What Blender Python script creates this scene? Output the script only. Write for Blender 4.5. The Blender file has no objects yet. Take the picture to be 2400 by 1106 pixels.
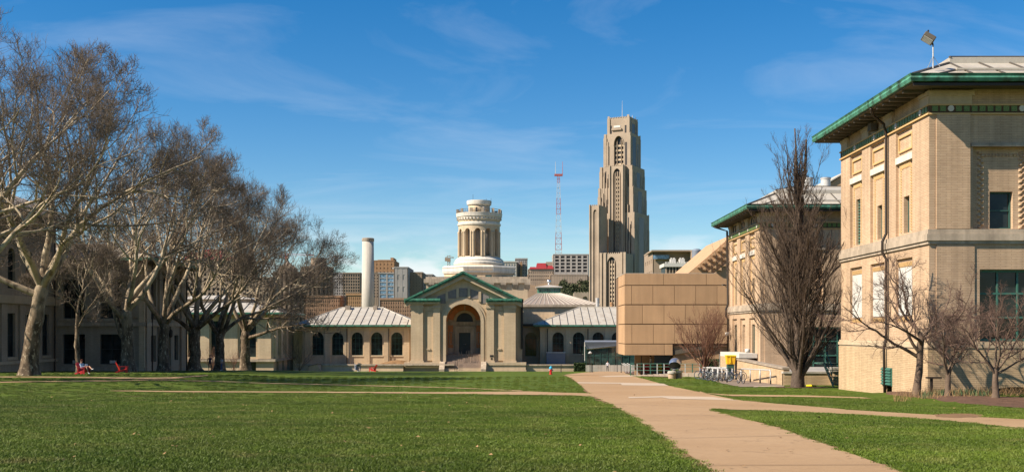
import bpy, bmesh, math, random
import numpy as np
from mathutils import Vector, Matrix

C = bpy.context.scene.collection
scene = bpy.context.scene
R = math.radians

# ------------------------------------------------------------------ camera
F = 2573.0          # focal length in pixels of the 2400 px wide photograph
HZ = 775.0          # row of the horizon
cam_d = bpy.data.cameras.new("camera")
cam_d.sensor_width = 36.0
cam_d.lens = 36.0 * F / 2400.0
cam_d.shift_y = (HZ - 553.0) / 2400.0
cam_d.clip_start = 0.2
cam_d.clip_end = 20000.0
cam = bpy.data.objects.new("camera", cam_d)
C.objects.link(cam)
cam.location = (0, 0, 0)
cam.rotation_euler = (math.pi / 2, 0, 0)
scene.camera = cam

# ------------------------------------------------------------------ light
LD = Vector((1.0, 0.38, -0.90)).normalized()      # direction the sunlight travels
sun_d = bpy.data.lights.new("sun", 'SUN')
sun_d.energy = 5.0
sun_d.angle = R(0.53)
sun_d.color = (1.0, 0.88, 0.72)
sun = bpy.data.objects.new("sun", sun_d)
C.objects.link(sun)
sun.rotation_euler = LD.to_track_quat('-Z', 'Y').to_euler()
sun_el = math.asin(-LD.z)
sun_az = math.atan2(-LD.x, -LD.y)                 # clockwise from +Y

world = bpy.data.worlds.new("World")
scene.world = world
world.use_nodes = True
wn = world.node_tree.nodes
wl = world.node_tree.links
wn.clear()
def wnode(t, **k):
    n = wn.new(t)
    for a, b in k.items():
        setattr(n, a, b)
    return n
w_out = wnode('ShaderNodeOutputWorld')
w_bg = wnode('ShaderNodeBackground')
w_bg.inputs['Strength'].default_value = 0.064
sky = wnode('ShaderNodeTexSky', sky_type='NISHITA')
sky.sun_disc = False
sky.sun_elevation = sun_el
sky.sun_rotation = sun_az
sky.altitude = 300
sky.air_density = 1.0
sky.dust_density = 0.0
sky.ozone_density = 2.5
w_hs = wnode('ShaderNodeHueSaturation')
w_hs.inputs['Hue'].default_value = 0.503
w_hs.inputs['Saturation'].default_value = 1.46
wl.new(sky.outputs[0], w_hs.inputs['Color'])
# thin cirrus streaks over the whole dome, puffs of cumulus low above the horizon
tc = wnode('ShaderNodeTexCoord')
sep = wnode('ShaderNodeSeparateXYZ')
wl.new(tc.outputs['Generated'], sep.inputs[0])
def wmath(op, a, b=None, clamp=False):
    n = wnode('ShaderNodeMath', operation=op)
    n.use_clamp = clamp
    for i, v in enumerate((a, b)):
        if v is None:
            continue
        if isinstance(v, (int, float)):
            n.inputs[i].default_value = v
        else:
            wl.new(v, n.inputs[i])
    return n.outputs[0]
zc = wmath('MAXIMUM', sep.outputs[2], 0.02)
zq = wmath('ADD', zc, 0.12)
cx_ = wmath('DIVIDE', sep.outputs[0], zq)
cy_ = wmath('DIVIDE', sep.outputs[1], zq)
comb = wnode('ShaderNodeCombineXYZ')
wl.new(cx_, comb.inputs[0]); wl.new(cy_, comb.inputs[1])
mp = wnode('ShaderNodeMapping')
mp.inputs['Rotation'].default_value = (0, 0, R(10))
mp.inputs['Scale'].default_value = (0.7, 1.25, 1.0)
mp.inputs['Location'].default_value = (1.35, 0.4, 0)
wl.new(comb.outputs[0], mp.inputs['Vector'])
nz = wnode('ShaderNodeTexNoise')
nz.inputs['Scale'].default_value = 1.25
nz.inputs['Detail'].default_value = 9.0
nz.inputs['Roughness'].default_value = 0.58
nz.inputs['Distortion'].default_value = 1.1
wl.new(mp.outputs[0], nz.inputs['Vector'])
mr = wnode('ShaderNodeMapRange')
mr.inputs['From Min'].default_value = 0.49
mr.inputs['From Max'].default_value = 0.82
mr.inputs['To Max'].default_value = 0.24
wl.new(nz.outputs[0], mr.inputs['Value'])
mix1 = wnode('ShaderNodeMix', data_type='RGBA')
mix1.inputs['B'].default_value = (7.2, 7.6, 8.2, 1)
wl.new(mr.outputs[0], mix1.inputs['Factor'])
wl.new(w_hs.outputs[0], mix1.inputs['A'])
# cumulus
mp2 = wnode('ShaderNodeMapping')
mp2.inputs['Scale'].default_value = (7.0, 7.0, 22.0)
mp2.inputs['Location'].default_value = (2.2, 7.7, 0.1)
wl.new(tc.outputs['Generated'], mp2.inputs['Vector'])
nz2 = wnode('ShaderNodeTexNoise')
nz2.inputs['Scale'].default_value = 1.6
nz2.inputs['Detail'].default_value = 8.0
wl.new(mp2.outputs[0], nz2.inputs['Vector'])
mr2 = wnode('ShaderNodeMapRange')
mr2.inputs['From Min'].default_value = 0.53
mr2.inputs['From Max'].default_value = 0.63
wl.new(nz2.outputs[0], mr2.inputs['Value'])
band = wnode('ShaderNodeMapRange')
band.inputs['From Min'].default_value = 0.095
band.inputs['From Max'].default_value = 0.055
wl.new(sep.outputs[2], band.inputs['Value'])
cfac = wmath('MULTIPLY', mr2.outputs[0], band.outputs[0])
cfac = wmath('MULTIPLY', cfac, 0.6)
mix2 = wnode('ShaderNodeMix', data_type='RGBA')
mix2.inputs['B'].default_value = (8.4, 8.2, 8.4, 1)
wl.new(cfac, mix2.inputs['Factor'])
wl.new(mix1.outputs['Result'], mix2.inputs['A'])
wl.new(mix2.outputs['Result'], w_bg.inputs['Color'])
wl.new(w_bg.outputs[0], w_out.inputs['Surface'])

scene.view_settings.view_transform = 'Standard'
scene.view_settings.look = 'None'
scene.view_settings.gamma = 1.0
scene.view_settings.exposure = 1.0
scene.view_settings.use_curve_mapping = False

# ------------------------------------------------------------------ helpers
def W(px, py, d):
    return ((px - 1200.0) / F * d, d, (HZ - py) / F * d)
def PX(px, d): return (px - 1200.0) / F * d
def PZ(py, d): return (HZ - py) / F * d

_kd = np.array([-40, 0, 16, 50, 66, 83, 100, 120, 150, 190, 230, 300, 420, 900, 6000], float)
_kz = np.array([-0.6, -1.65, -2.12, -3.10, -3.42, -3.76, -4.17, -4.77, -5.72, -7.02, -8.1, -9.6, -11.5, -14, -14], float)
def _prof(d):
    d = np.asarray(d, float)
    s = 0
    for o in (-6, -3, 0, 3, 6):
        s = s + np.interp(d + o, _kd, _kz)
    return s / 5
def sstep(a, b, x):
    t = np.clip((np.asarray(x, float) - a) / (b - a), 0, 1)
    return t * t * (3 - 2 * t)
def GZ(x, y):
    """height of the ground"""
    z = _prof(y)
    z = z + 0.38 * sstep(-16, -34, x) * sstep(30, 75, y) * sstep(175, 140, y)
    # planting bed heaped against the near brick building
    z = z + 0.22 * sstep(16.6, 18.4, x) * sstep(41.5, 45.5, y) * sstep(58, 52, y)
    return z
def ground(x, y): return float(GZ(x, y))
def G(px, py):
    """where the photograph's pixel meets the ground"""
    lo, hi = 3.0, 240.0
    k = (py - HZ) / F
    f = lambda d: -k * d - ground(PX(px, d), d)
    # first crossing
    d = lo
    step = 1.0
    while d < hi and f(d) > 0:
        d += step
    a, b = d - step, d
    for _ in range(30):
        m = (a + b) / 2
        if f(m) > 0: a = m
        else: b = m
    d = (a + b) / 2
    return (PX(px, d), d)

def tag(o, label=None, cat=None, group=None, kind=None):
    if label: o["label"] = label
    if cat: o["category"] = cat
    if group: o["group"] = group
    if kind: o["kind"] = kind
    return o

def thing(name, label, cat, loc=(0, 0, 0), group=None):
    o = bpy.data.objects.new(name, None)
    o.empty_display_size = 0.5
    C.objects.link(o)
    o.location = loc
    return tag(o, label, cat, group)

def wloc(o):
    v = Vector((0, 0, 0))
    while o is not None:
        v = v + o.location
        o = o.parent
    return v

def copy_tree(o, parent=None):
    c = o.copy()
    C.objects.link(c)
    if parent is not None:
        c.parent = parent
    for ch in list(o.children):
        copy_tree(ch, c)
    return c

def mesh_np(name, V, Q, smooth=False, uv=False, tri=None):
    """V (n,3) array, Q (m,4) quads"""
    me = bpy.data.meshes.new(name)
    V = np.asarray(V, np.float32)
    Q = np.asarray(Q, np.int32)
    me.vertices.add(len(V))
    me.vertices.foreach_set("co", V.ravel())
    k = Q.shape[1]
    me.loops.add(Q.size)
    me.loops.foreach_set("vertex_index", Q.ravel())
    me.polygons.add(len(Q))
    me.polygons.foreach_set("loop_start", np.arange(0, Q.size, k, dtype=np.int32))
    if smooth:
        me.polygons.foreach_set("use_smooth", np.ones(len(Q), bool))
    me.update(calc_edges=True)
    me.validate()
    return me

def link(name, me, mat, parent=None, offset=True):
    if mat is not None:
        me.materials.clear()
        me.materials.append(mat)
    o = bpy.data.objects.new(name, me)
    C.objects.link(o)
    if parent is not None:
        o.parent = parent
    return o

class MB:
    """collects shapes given in world coordinates and links them as one mesh object"""
    def __init__(s):
        s.v = []; s.f = []
    def quad(s, a, b, c, d):
        n = len(s.v); s.v += [tuple(a), tuple(b), tuple(c), tuple(d)]; s.f.append((n, n+1, n+2, n+3)); return s
    def poly(s, pts):
        n = len(s.v); s.v += [tuple(p) for p in pts]; s.f.append(tuple(range(n, n + len(pts)))); return s
    def box(s, x0, x1, y0, y1, z0, z1):
        return s.hexa([(x0,y0,z0),(x1,y0,z0),(x1,y1,z0),(x0,y1,z0),(x0,y0,z1),(x1,y0,z1),(x1,y1,z1),(x0,y1,z1)])
    def hexa(s, p):
        n = len(s.v); s.v += [tuple(q) for q in p]
        for f in ((0,3,2,1),(4,5,6,7),(0,1,5,4),(1,2,6,5),(2,3,7,6),(3,0,4,7)):
            s.f.append(tuple(n + i for i in f))
        return s
    def prism(s, pts, vec):
        """polygon pts (3d) swept along vec"""
        n = len(s.v); k = len(pts); vec = Vector(vec)
        s.v += [tuple(p) for p in pts] + [tuple(Vector(p) + vec) for p in pts]
        s.f.append(tuple(range(n, n + k))); s.f.append(tuple(range(n + 2*k - 1, n + k - 1, -1)))
        for i in range(k):
            j = (i + 1) % k
            s.f.append((n+i, n+k+i, n+k+j, n+j))
        return s
    def tube(s, pts, r, sides=8, caps=True):
        pts = [Vector(p) for p in pts]
        if not isinstance(r, (list, tuple)): r = [r] * len(pts)
        n = len(s.v); ref = None
        for i, p in enumerate(pts):
            a = pts[max(i-1, 0)]; b = pts[min(i+1, len(pts)-1)]
            t = (b - a).normalized()
            if ref is None:
                ref = t.orthogonal().normalized()
            ref = (ref - t * ref.dot(t))
            if ref.length < 1e-5: ref = t.orthogonal()
            ref.normalize()
            bn = t.cross(ref)
            for k in range(sides):
                an = 2 * math.pi * k / sides
                s.v.append(tuple(p + (ref * math.cos(an) + bn * math.sin(an)) * r[i]))
        for i in range(len(pts) - 1):
            for k in range(sides):
                k2 = (k + 1) % sides
                s.f.append((n+i*sides+k, n+i*sides+k2, n+(i+1)*sides+k2, n+(i+1)*sides+k))
        if caps:
            s.f.append(tuple(n + k for k in range(sides - 1, -1, -1)))
            m = n + (len(pts) - 1) * sides
            s.f.append(tuple(m + k for k in range(sides)))
        return s
    def lathe(s, prof, cx, cy, n=32, a0=0.0, a1=2*math.pi, sq=1.0):
        """prof: list of (radius, z)"""
        b = len(s.v); full = abs(a1 - a0 - 2*math.pi) < 1e-6
        cnt = n if full else n + 1
        for r, z in prof:
            for k in range(cnt):
                a = a0 + (a1 - a0) * k / n
                s.v.append((cx + r * math.cos(a), cy + r * math.sin(a) * sq, z))
        for i in range(len(prof) - 1):
            for k in range(n):
                k2 = (k + 1) % cnt
                s.f.append((b+i*cnt+k, b+i*cnt+k2, b+(i+1)*cnt+k2, b+(i+1)*cnt+k))
        if full:
            for i, flip in ((0, True), (len(prof) - 1, False)):
                if prof[i][0] > 1e-4:
                    ids = [b + i*cnt + k for k in range(cnt)]
                    s.f.append(tuple(ids[::-1] if flip else ids))
        return s
    def build(s, name, mat, parent=None, smooth=False, kind=None, label=None, bevel=0):
        me = bpy.data.meshes.new(name)
        off = wloc(parent)
        V = np.array(s.v, np.float64)
        me.from_pydata([(a - off.x, b - off.y, c - off.z) for a, b, c in s.v], [], s.f)
        me.update()
        # metric box-projected uv
        uvl = me.uv_layers.new(name="UVMap")
        nl = len(me.loops)
        vi = np.empty(nl, np.int32); me.loops.foreach_get("vertex_index", vi)
        npoly = len(me.polygons)
        nr = np.empty(npoly * 3, np.float32); me.polygons.foreach_get("normal", nr); nr = np.abs(nr.reshape(-1, 3))
        lt = np.empty(npoly, np.int32); me.polygons.foreach_get("loop_total", lt)
        ax = np.argmax(nr + np.array([0, 1e-4, 2e-4]), axis=1)
        axl = np.repeat(ax, lt)
        co = V[vi]
        u = np.where(axl == 0, co[:, 1], co[:, 0])
        v = np.where(axl == 2, co[:, 1], co[:, 2])
        uvl.data.foreach_set("uv", np.stack([u, v], 1).astype(np.float32).ravel())
        if smooth:
            me.polygons.foreach_set("use_smooth", np.ones(npoly, bool))
        o = link(name, me, mat, parent)
        if bevel:
            b = o.modifiers.new("bevel", 'BEVEL'); b.width = bevel; b.segments = 2; b.limit_method = 'ANGLE'
        if kind: o["kind"] = kind
        if label: o["label"] = label
        return o

def smooth_by_angle(o, deg=35):
    me = o.data
    bm = bmesh.new(); bm.from_mesh(me)
    for f in bm.faces: f.smooth = True
    for e in bm.edges:
        if len(e.link_faces) == 2 and e.calc_face_angle(0) > R(deg): e.smooth = False
    bm.to_mesh(me); bm.free()
    return o

class Plane:
    """a wall plane: u along the wall, v is height, w outwards"""
    def __init__(s, O, U, N):
        s.O = Vector(O); s.U = Vector(U).normalized(); s.N = Vector(N).normalized()
    def pt(s, u, v, w=0.0):
        return tuple(s.O + s.U * u + Vector((0, 0, v)) + s.N * w)
class Drum:
    def __init__(s, cx, cy, r): s.cx, s.cy, s.r = cx, cy, r
    def pt(s, u, v, w=0.0):
        a = u / s.r
        return (s.cx + (s.r + w) * math.sin(a), s.cy - (s.r + w) * math.cos(a), v)

def pbox(mb, P, u0, u1, v0, v1, w0, w1):
    p = [P.pt(u0,v0,w1),P.pt(u1,v0,w1),P.pt(u1,v0,w0),P.pt(u0,v0,w0),P.pt(u0,v1,w1),P.pt(u1,v1,w1),P.pt(u1,v1,w0),P.pt(u0,v1,w0)]
    return mb.hexa(p)

def wall(mb, P, u0, u1, v0, v1, holes=(), w=0.0, depth=0.25, du=None):
    """flat wall with recessed openings; hole = (u0,u1,v0,v1,arch)  arch: None, 'round' or rise in metres"""
    us = {u0, u1}; vs = {v0, v1}
    for h in holes:
        us |= {h[0], h[1]}; vs |= {h[2], h[3]}
    if du:
        k = int((u1 - u0) / du)
        us |= {u0 + (u1 - u0) * i / k for i in range(1, k)}
    us = sorted(u for u in us if u0 - 1e-6 <= u <= u1 + 1e-6); vs = sorted(v for v in vs if v0 - 1e-6 <= v <= v1 + 1e-6)
    for i in range(len(us) - 1):
        if us[i+1] - us[i] < 1e-5: continue
        for j in range(len(vs) - 1):
            a, b, c, d = us[i], us[i+1], vs[j], vs[j+1]
            mu, mv = (a + b) / 2, (c + d) / 2
            if any(h[0] < mu < h[1] and h[2] < mv < h[3] for h in holes): continue
            mb.quad(P.pt(a,c,w), P.pt(b,c,w), P.pt(b,d,w), P.pt(a,d,w))
    for h in holes:
        a, b, c, d = h[:4]; arch = h[4] if len(h) > 4 else None
        rise = (b - a) / 2 if arch == 'round' else (arch or 0)
        sp = d - rise
        for q in ((a,c,a,sp),(b,sp,b,c),(b,c,a,c)):
            mb.quad(P.pt(q[0],q[1],w), P.pt(q[2],q[3],w), P.pt(q[2],q[3],w-depth), P.pt(q[0],q[1],w-depth))
        if rise <= 0:
            mb.quad(P.pt(a,d,w), P.pt(b,d,w), P.pt(b,d,w-depth), P.pt(a,d,w-depth))
        else:
            pts = arch_pts(a, b, sp, rise)
            for (x0, y0), (x1, y1) in zip(pts[:-1], pts[1:]):
                mb.quad(P.pt(x0,y0,w), P.pt(x1,y1,w), P.pt(x1,y1,w-depth), P.pt(x0,y0,w-depth))
                if x0 < x1 or True:
                    mb.quad(P.pt(x0,y0,w), P.pt(x1,y1,w), P.pt(x1,d,w), P.pt(x0,d,w))
    return mb

def arch_pts(a, b, sp, rise, n=12):
    m, hw = (a + b) / 2, (b - a) / 2
    return [(m - hw * math.cos(math.pi * i / n), sp + rise * math.sin(math.pi * i / n)) for i in range(n + 1)]

def opening_outline(a, b, c, d, arch):
    if not arch: return [(a,c),(b,c),(b,d),(a,d)]
    rise = (b - a) / 2 if arch == 'round' else arch
    return [(a,c),(b,c)] + arch_pts(a, b, d - rise, rise)[::-1]

def window(P, a, b, c, d, arch=None, w=-0.22, parent=None, frame=None, glass=None, cols=2, rows=3, ft=0.07, name='window', extra=None):
    """frame mesh with a pane as its sub-part"""
    mb = MB()
    rise = 0 if not arch else ((b - a) / 2 if arch == 'round' else arch)
    sp = d - rise
    t = ft
    pbox(mb, P, a, a + t, c, sp, w - .03, w + .05); pbox(mb, P, b - t, b, c, sp, w - .03, w + .05)
    pbox(mb, P, a + t, b - t, c, c + t, w - .03, w + .045)
    if rise <= 0:
        pbox(mb, P, a + t, b - t, d - t, d, w - .03, w + .045)
    else:
        o = arch_pts(a, b, sp, rise); i_ = arch_pts(a + t, b - t, sp, max(rise - t, .02))
        for k in range(len(o) - 1):
            mb.quad(P.pt(*o[k], w + .05), P.pt(*o[k+1], w + .05), P.pt(*i_[k+1], w + .05), P.pt(*i_[k], w + .05))
            mb.quad(P.pt(*i_[k], w + .05), P.pt(*i_[k+1], w + .05), P.pt(*i_[k+1], w - .03), P.pt(*i_[k], w - .03))
        pbox(mb, P, a + t, b - t, sp - t/2, sp + t/2, w - .02, w + .04)
    for k in range(1, cols):
        u = a + (b - a) * k / cols
        pbox(mb, P, u - t*.35, u + t*.35, c + t, sp - t/2 if rise else d - t, w - .02, w + .03)
        if rise:
            off = abs((u - (a + b) / 2) / ((b - a) / 2))
            pbox(mb, P, u - t*.3, u + t*.3, sp + t/2, sp + rise * math.sqrt(max(0, 1 - off*off)) - t, w - .02, w + .03)
    for k in range(1, rows):
        v = c + (sp - c) * k / rows
        pbox(mb, P, a + t, b - t, v - t*.35, v + t*.35, w - .02, w + .027)
    f = mb.build(name, frame, parent)
    g = MB()
    g.poly([P.pt(u, v, w - .035) for u, v in opening_outline(a, b, c, d, arch)])
    g.build('pane', glass, f)
    return f
# ------------------------------------------------------------------ materials
class NT:
    def __init__(s, name):
        s.m = bpy.data.materials.new(name); s.m.use_nodes = True
        s.t = s.m.node_tree; s.n = s.t.nodes; s.l = s.t.links
        s.b = s.n['Principled BSDF']
        s._pos = None
    def node(s, t, **k):
        n = s.n.new(t)
        for a, b in k.items(): setattr(n, a, b)
        return n
    def pos(s):
        if s._pos is None: s._pos = s.node('ShaderNodeNewGeometry').outputs['Position']
        return s._pos
    def noise(s, scale, detail=4, vec=None, stretch=None, rough=.55):
        v = vec or s.pos()
        if stretch:
            mp = s.node('ShaderNodeMapping'); mp.inputs['Scale'].default_value = stretch
            s.l.new(v, mp.inputs['Vector']); v = mp.outputs[0]
        n = s.node('ShaderNodeTexNoise')
        n.inputs['Scale'].default_value = scale; n.inputs['Detail'].default_value = detail; n.inputs['Roughness'].default_value = rough
        s.l.new(v, n.inputs['Vector'])
        return n.outputs[0]
    def rng(s, val, a, b, c, d):
        n = s.node('ShaderNodeMapRange')
        for k, x in zip(('From Min','From Max','To Min','To Max'), (a, b, c, d)): n.inputs[k].default_value = x
        s.l.new(val, n.inputs['Value']); return n.outputs[0]
    def mul(s, a, b):
        n = s.node('ShaderNodeMath', operation='MULTIPLY')
        for i, v in enumerate((a, b)):
            if isinstance(v, (int, float)): n.inputs[i].default_value = v
            else: s.l.new(v, n.inputs[i])
        return n.outputs[0]
    def mix(s, f, a, b):
        n = s.node('ShaderNodeMix', data_type='RGBA')
        for k, v in (('Factor', f), ('A', a), ('B', b)):
            if isinstance(v, (int, float)): n.inputs[k].default_value = v
            elif isinstance(v, tuple): n.inputs[k].default_value = (*v[:3], 1)
            else: s.l.new(v, n.inputs[k])
        return n.outputs['Result']
    def scale(s, col, f):
        n = s.node('ShaderNodeVectorMath', operation='SCALE')
        if isinstance(col, tuple): n.inputs[0].default_value = col[:3]
        else: s.l.new(col, n.inputs[0])
        if isinstance(f, (int, float)): n.inputs['Scale'].default_value = f
        else: s.l.new(f, n.inputs['Scale'])
        return n.outputs[0]
    def bump(s, h, strength, dist=.02):
        n = s.node('ShaderNodeBump'); n.inputs['Strength'].default_value = strength; n.inputs['Distance'].default_value = dist
        s.l.new(h, n.inputs['Height']); s.l.new(n.outputs[0], s.b.inputs['Normal']); return n
    def done(s, col, rough=.8, spec=.3, metal=0):
        if isinstance(col, tuple): s.b.inputs['Base Color'].default_value = (*col[:3], 1)
        else: s.l.new(col, s.b.inputs['Base Color'])
        if isinstance(rough, (int, float)): s.b.inputs['Roughness'].default_value = rough
        else: s.l.new(rough, s.b.inputs['Roughness'])
        s.b.inputs['Specular IOR Level'].default_value = spec; s.b.inputs['Metallic'].default_value = metal
        return s.m

def M(name, col, rough=.8, var=.14, vs=.5, fine=.08, fs=9., streak=0, bump=0, bs=25, metal=0, spec=.3, dirt=None, ds=.6, dthr=(.5,.75), rnd=0):
    t = NT(name)
    f = t.rng(t.noise(vs), .25, .75, 1 - var, 1 + var)
    if fine: f = t.mul(f, t.rng(t.noise(fs, 3), .25, .75, 1 - fine, 1 + fine))
    if streak: f = t.mul(f, t.rng(t.noise(1.0, 4, stretch=(2.2, 2.2, .12)), .3, .7, 1 - streak, 1 + streak * .4))
    if rnd: f = t.mul(f, t.rng(t.node('ShaderNodeObjectInfo').outputs['Random'], 0, 1, 1 - rnd, 1 + rnd))
    c = col
    if dirt: c = t.mix(t.rng(t.noise(ds, 5), dthr[0], dthr[1], 0, 1), col, dirt)
    if bump: t.bump(t.noise(bs, 4), bump)
    return t.done(t.scale(c, f), rough, spec, metal)

def brick(name, c1, c2, mortar, bw=.22, bh=.075, ms=.009, var=.12, bump=.35, streak=.12, vs=.35):
    t = NT(name)
    uv = t.node('ShaderNodeUVMap').outputs[0]
    b = t.node('ShaderNodeTexBrick')
    b.offset = .5
    for k, v in (('Scale', 1.0), ('Brick Width', bw), ('Row Height', bh), ('Mortar Size', ms), ('Mortar Smooth', .2), ('Bias', 0.0)):
        b.inputs[k].default_value = v
    for k, v in (('Color1', c1), ('Color2', c2), ('Mortar', mortar)): b.inputs[k].default_value = (*v, 1)
    t.l.new(uv, b.inputs['Vector'])
    f = t.rng(t.noise(vs, 5), .25, .75, 1 - var, 1 + var)
    f = t.mul(f, t.rng(t.noise(14, 3, stretch=(.3, .3, 1)), .25, .75, .9, 1.1))
    if streak: f = t.mul(f, t.rng(t.noise(1.0, 4, stretch=(2.0, 2.0, .1)), .3, .7, 1 - streak, 1 + streak * .5))
    inv = t.node('ShaderNodeMath', operation='SUBTRACT'); inv.inputs[0].default_value = 1.0
    t.l.new(b.outputs['Fac'], inv.inputs[1])
    t.bump(inv.outputs[0], bump, .012)
    return t.done(t.scale(b.outputs['Color'], f), .85, .2)

def glass(name, col=(.016,.021,.021), rough=.06, spec=.32):
    t = NT(name)
    c = t.scale(col, t.rng(t.noise(.9, 3), .3, .7, .35, 1.9))
    t.bump(t.noise(1.1, 2), .05, .05)
    return t.done(c, rough, spec)

m_cream = brick('cream_brick', (.50,.357,.238), (.445,.31,.202), (.30,.212,.135), bw=.5, bh=.078, var=.16, bump=.22, streak=.22)
m_cream2 = brick('cream_brick_base', (.50,.365,.225), (.44,.315,.19), (.285,.20,.12), bh=.088, bw=.66, var=.12, streak=.16)
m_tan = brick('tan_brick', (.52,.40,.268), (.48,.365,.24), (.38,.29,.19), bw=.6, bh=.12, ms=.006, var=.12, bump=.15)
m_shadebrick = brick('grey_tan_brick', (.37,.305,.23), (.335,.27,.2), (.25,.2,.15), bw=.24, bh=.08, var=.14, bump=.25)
m_orangebrick = brick('orange_brick', (.38,.225,.12), (.33,.19,.10), (.27,.165,.095), bw=.5, bh=.2, var=.14)
m_brownbrick = brick('brown_brick', (.32,.20,.13), (.28,.17,.11), (.24,.15,.1), bw=.5, bh=.2, var=.15)
m_stone = M('pale_limestone', (.385,.312,.235), var=.2, vs=.9, streak=.3, bump=.15, bs=12)
m_stonetan = M('tan_limestone', (.46,.36,.245), var=.12, vs=.7, streak=.12, bump=.12, bs=10)
m_stonedark = M('weathered_stone', (.30,.245,.19), var=.2, vs=.9, streak=.25, bump=.2, bs=12)
m_white = M('white_terracotta', (.56,.52,.455), var=.08, vs=.6, streak=.2, bump=.1)
m_whitepaint = M('white_paint', (.50,.48,.44), var=.05, streak=.06)
m_copper = M('verdigris_copper', (.05,.20,.13), rough=.6, var=.25, vs=1.6, fine=.15, fs=7, streak=.35, dirt=(.035,.045,.032), ds=1.6, dthr=(.50,.68), spec=.4)
m_copperl = M('pale_verdigris_copper', (.075,.245,.165), rough=.6, var=.2, vs=1.3, streak=.45, dirt=(.045,.075,.05), ds=1.7, dthr=(.47,.66))
m_darkpaint = M('dark_brown_paint', (.03,.022,.016), rough=.5)
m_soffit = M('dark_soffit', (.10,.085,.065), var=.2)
m_greenpaint = M('green_paint', (.045,.13,.10), rough=.45, var=.15, vs=2)
m_greenframe = M('dark_green_window_frame', (.03,.085,.072), rough=.45)
m_darkframe = M('dark_window_frame', (.035,.045,.045), rough=.45)
m_whiteframe = M('pale_window_frame', (.55,.52,.46), rough=.5)
m_glass = glass('window_glass')
m_glassg = glass('green_window_glass', (.02,.05,.045), .05, .7)
m_metalroof = M('pale_metal_roof', (.41,.375,.315), rough=.45, var=.1, vs=.7, streak=.0, spec=.4, dirt=(.32,.27,.21), ds=.9)
m_seam = M('metal_roof_seam', (.07,.06,.05), rough=.5, var=.1)
m_dkroof = M('brown_metal_roof', (.26,.21,.17), rough=.5, var=.15, vs=.8, spec=.4)
m_dkseam = M('pale_roof_rib', (.40,.36,.31), rough=.5)
m_terra = M('terracotta_plaster', (.50,.20,.085), var=.15, vs=1.5)
m_purple = M('purple_grey_tile', (.20,.175,.165), var=.15, vs=2, fine=.2, fs=14)
m_band = None
m_panel = M('tan_cladding_panel', (.43,.27,.15), rough=.75, var=.09, vs=.55, fine=.06, fs=16, streak=.12, rnd=.07)
m_paneldark = M('panel_joint_backing', (.16,.10,.06), rough=.9)
m_concrete = M('pale_concrete', (.40,.37,.33), var=.12, vs=.6, streak=.2)
m_greyconc = M('grey_concrete', (.30,.28,.265), var=.12, vs=.15, fine=.05, streak=.15)
m_brownconc = M('brown_concrete', (.285,.215,.155), var=.12, vs=.1, streak=.12)
m_coping = M('stone_coping', (.40,.365,.31), var=.16, vs=1.2, streak=.25, rnd=.1)
m_red = M('red_paint', (.48,.018,.018), rough=.4, var=.1, spec=.5)
m_yellow = M('yellow_paint', (.75,.42,.02), rough=.5, var=.1)
m_yellowb = M('bright_yellow_plastic', (.80,.62,.02), rough=.5, var=.06)
m_steel = M('galvanised_steel', (.60,.62,.64), rough=.28, var=.12, vs=3, metal=.9, spec=.5)
m_steelpaint = M('silver_painted_steel', (.40,.39,.375), rough=.4, var=.12, vs=3, spec=.5)
m_rubber = M('black_rubber', (.02,.02,.02), rough=.7)
m_bikeblue = M('blue_bike_paint', (.03,.05,.12), rough=.35)
m_bikeblack = M('black_bike_paint', (.02,.02,.025), rough=.35)
m_bikegrey = M('silver_bike_paint', (.4,.42,.43), rough=.35, metal=.4)
m_iron = M('dark_iron', (.025,.025,.025), rough=.5)
m_ac = M('pale_metal_casing', (.48,.47,.45), rough=.5)
m_grey = M('blue_grey_sheet', (.17,.19,.23), rough=.5, var=.1)
m_blueglass = glass('blue_curtain_glass', (.12,.20,.29), .15, .6)
m_redroof = M('crimson_roof', (.26,.025,.03), rough=.6, var=.15, vs=.05)
m_skin = M('skin', (.50,.28,.19), var=.05, fine=0)
m_hair = M('dark_hair', (.04,.025,.018), var=.2)
m_navy = M('navy_cloth', (.012,.02,.06)); m_darkcloth = M('dark_cloth', (.02,.02,.025)); m_whitecloth = M('white_cloth', (.70,.68,.70), var=.06)
m_bluecloth = M('pale_blue_cloth', (.35,.48,.62)); m_denim = M('denim', (.06,.11,.22)); m_redcloth = M('maroon_cloth', (.16,.02,.025)); m_khaki = M('khaki_cloth', (.45,.36,.24))
m_cyan = M('cyan_paint', (.03,.34,.55), rough=.4)
m_lattice_red = M('red_mast_paint', (.36,.10,.09)); m_lattice_white = M('white_mast_paint', (.45,.46,.48))
m_gothic = M('gothic_limestone', (.325,.255,.19), var=.16, vs=.09, fine=.08, fs=.8, streak=0, bump=0)
m_gothicdark = M('gothic_window_shadow', (.035,.032,.032), rough=.4)

def grass_mat():
    t = NT('lawn_grass')
    a = t.noise(.16, 5)
    c = t.mix(t.rng(a, .35, .65, 0, 1), (.054,.090,.007), (.081,.121,.012))
    c = t.mix(t.rng(t.noise(1.1, 6), .48, .72, 0, .8), c, (.10,.115,.018))
    c = t.mix(t.rng(t.noise(.55, 6, stretch=(1, 1, 1)), .60, .74, 0, .55), c, (.125,.10,.04))
    f = t.mul(t.rng(t.noise(22, 5, rough=.8), .25, .75, .55, 1.45), t.rng(t.noise(.33, 4, stretch=(.35, 1, 1)), .35, .65, .84, 1.16))
    t.bump(t.noise(40, 5), .9, .05)
    return t.done(t.scale(c, f), .85, .15)
m_grass = grass_mat()

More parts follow.
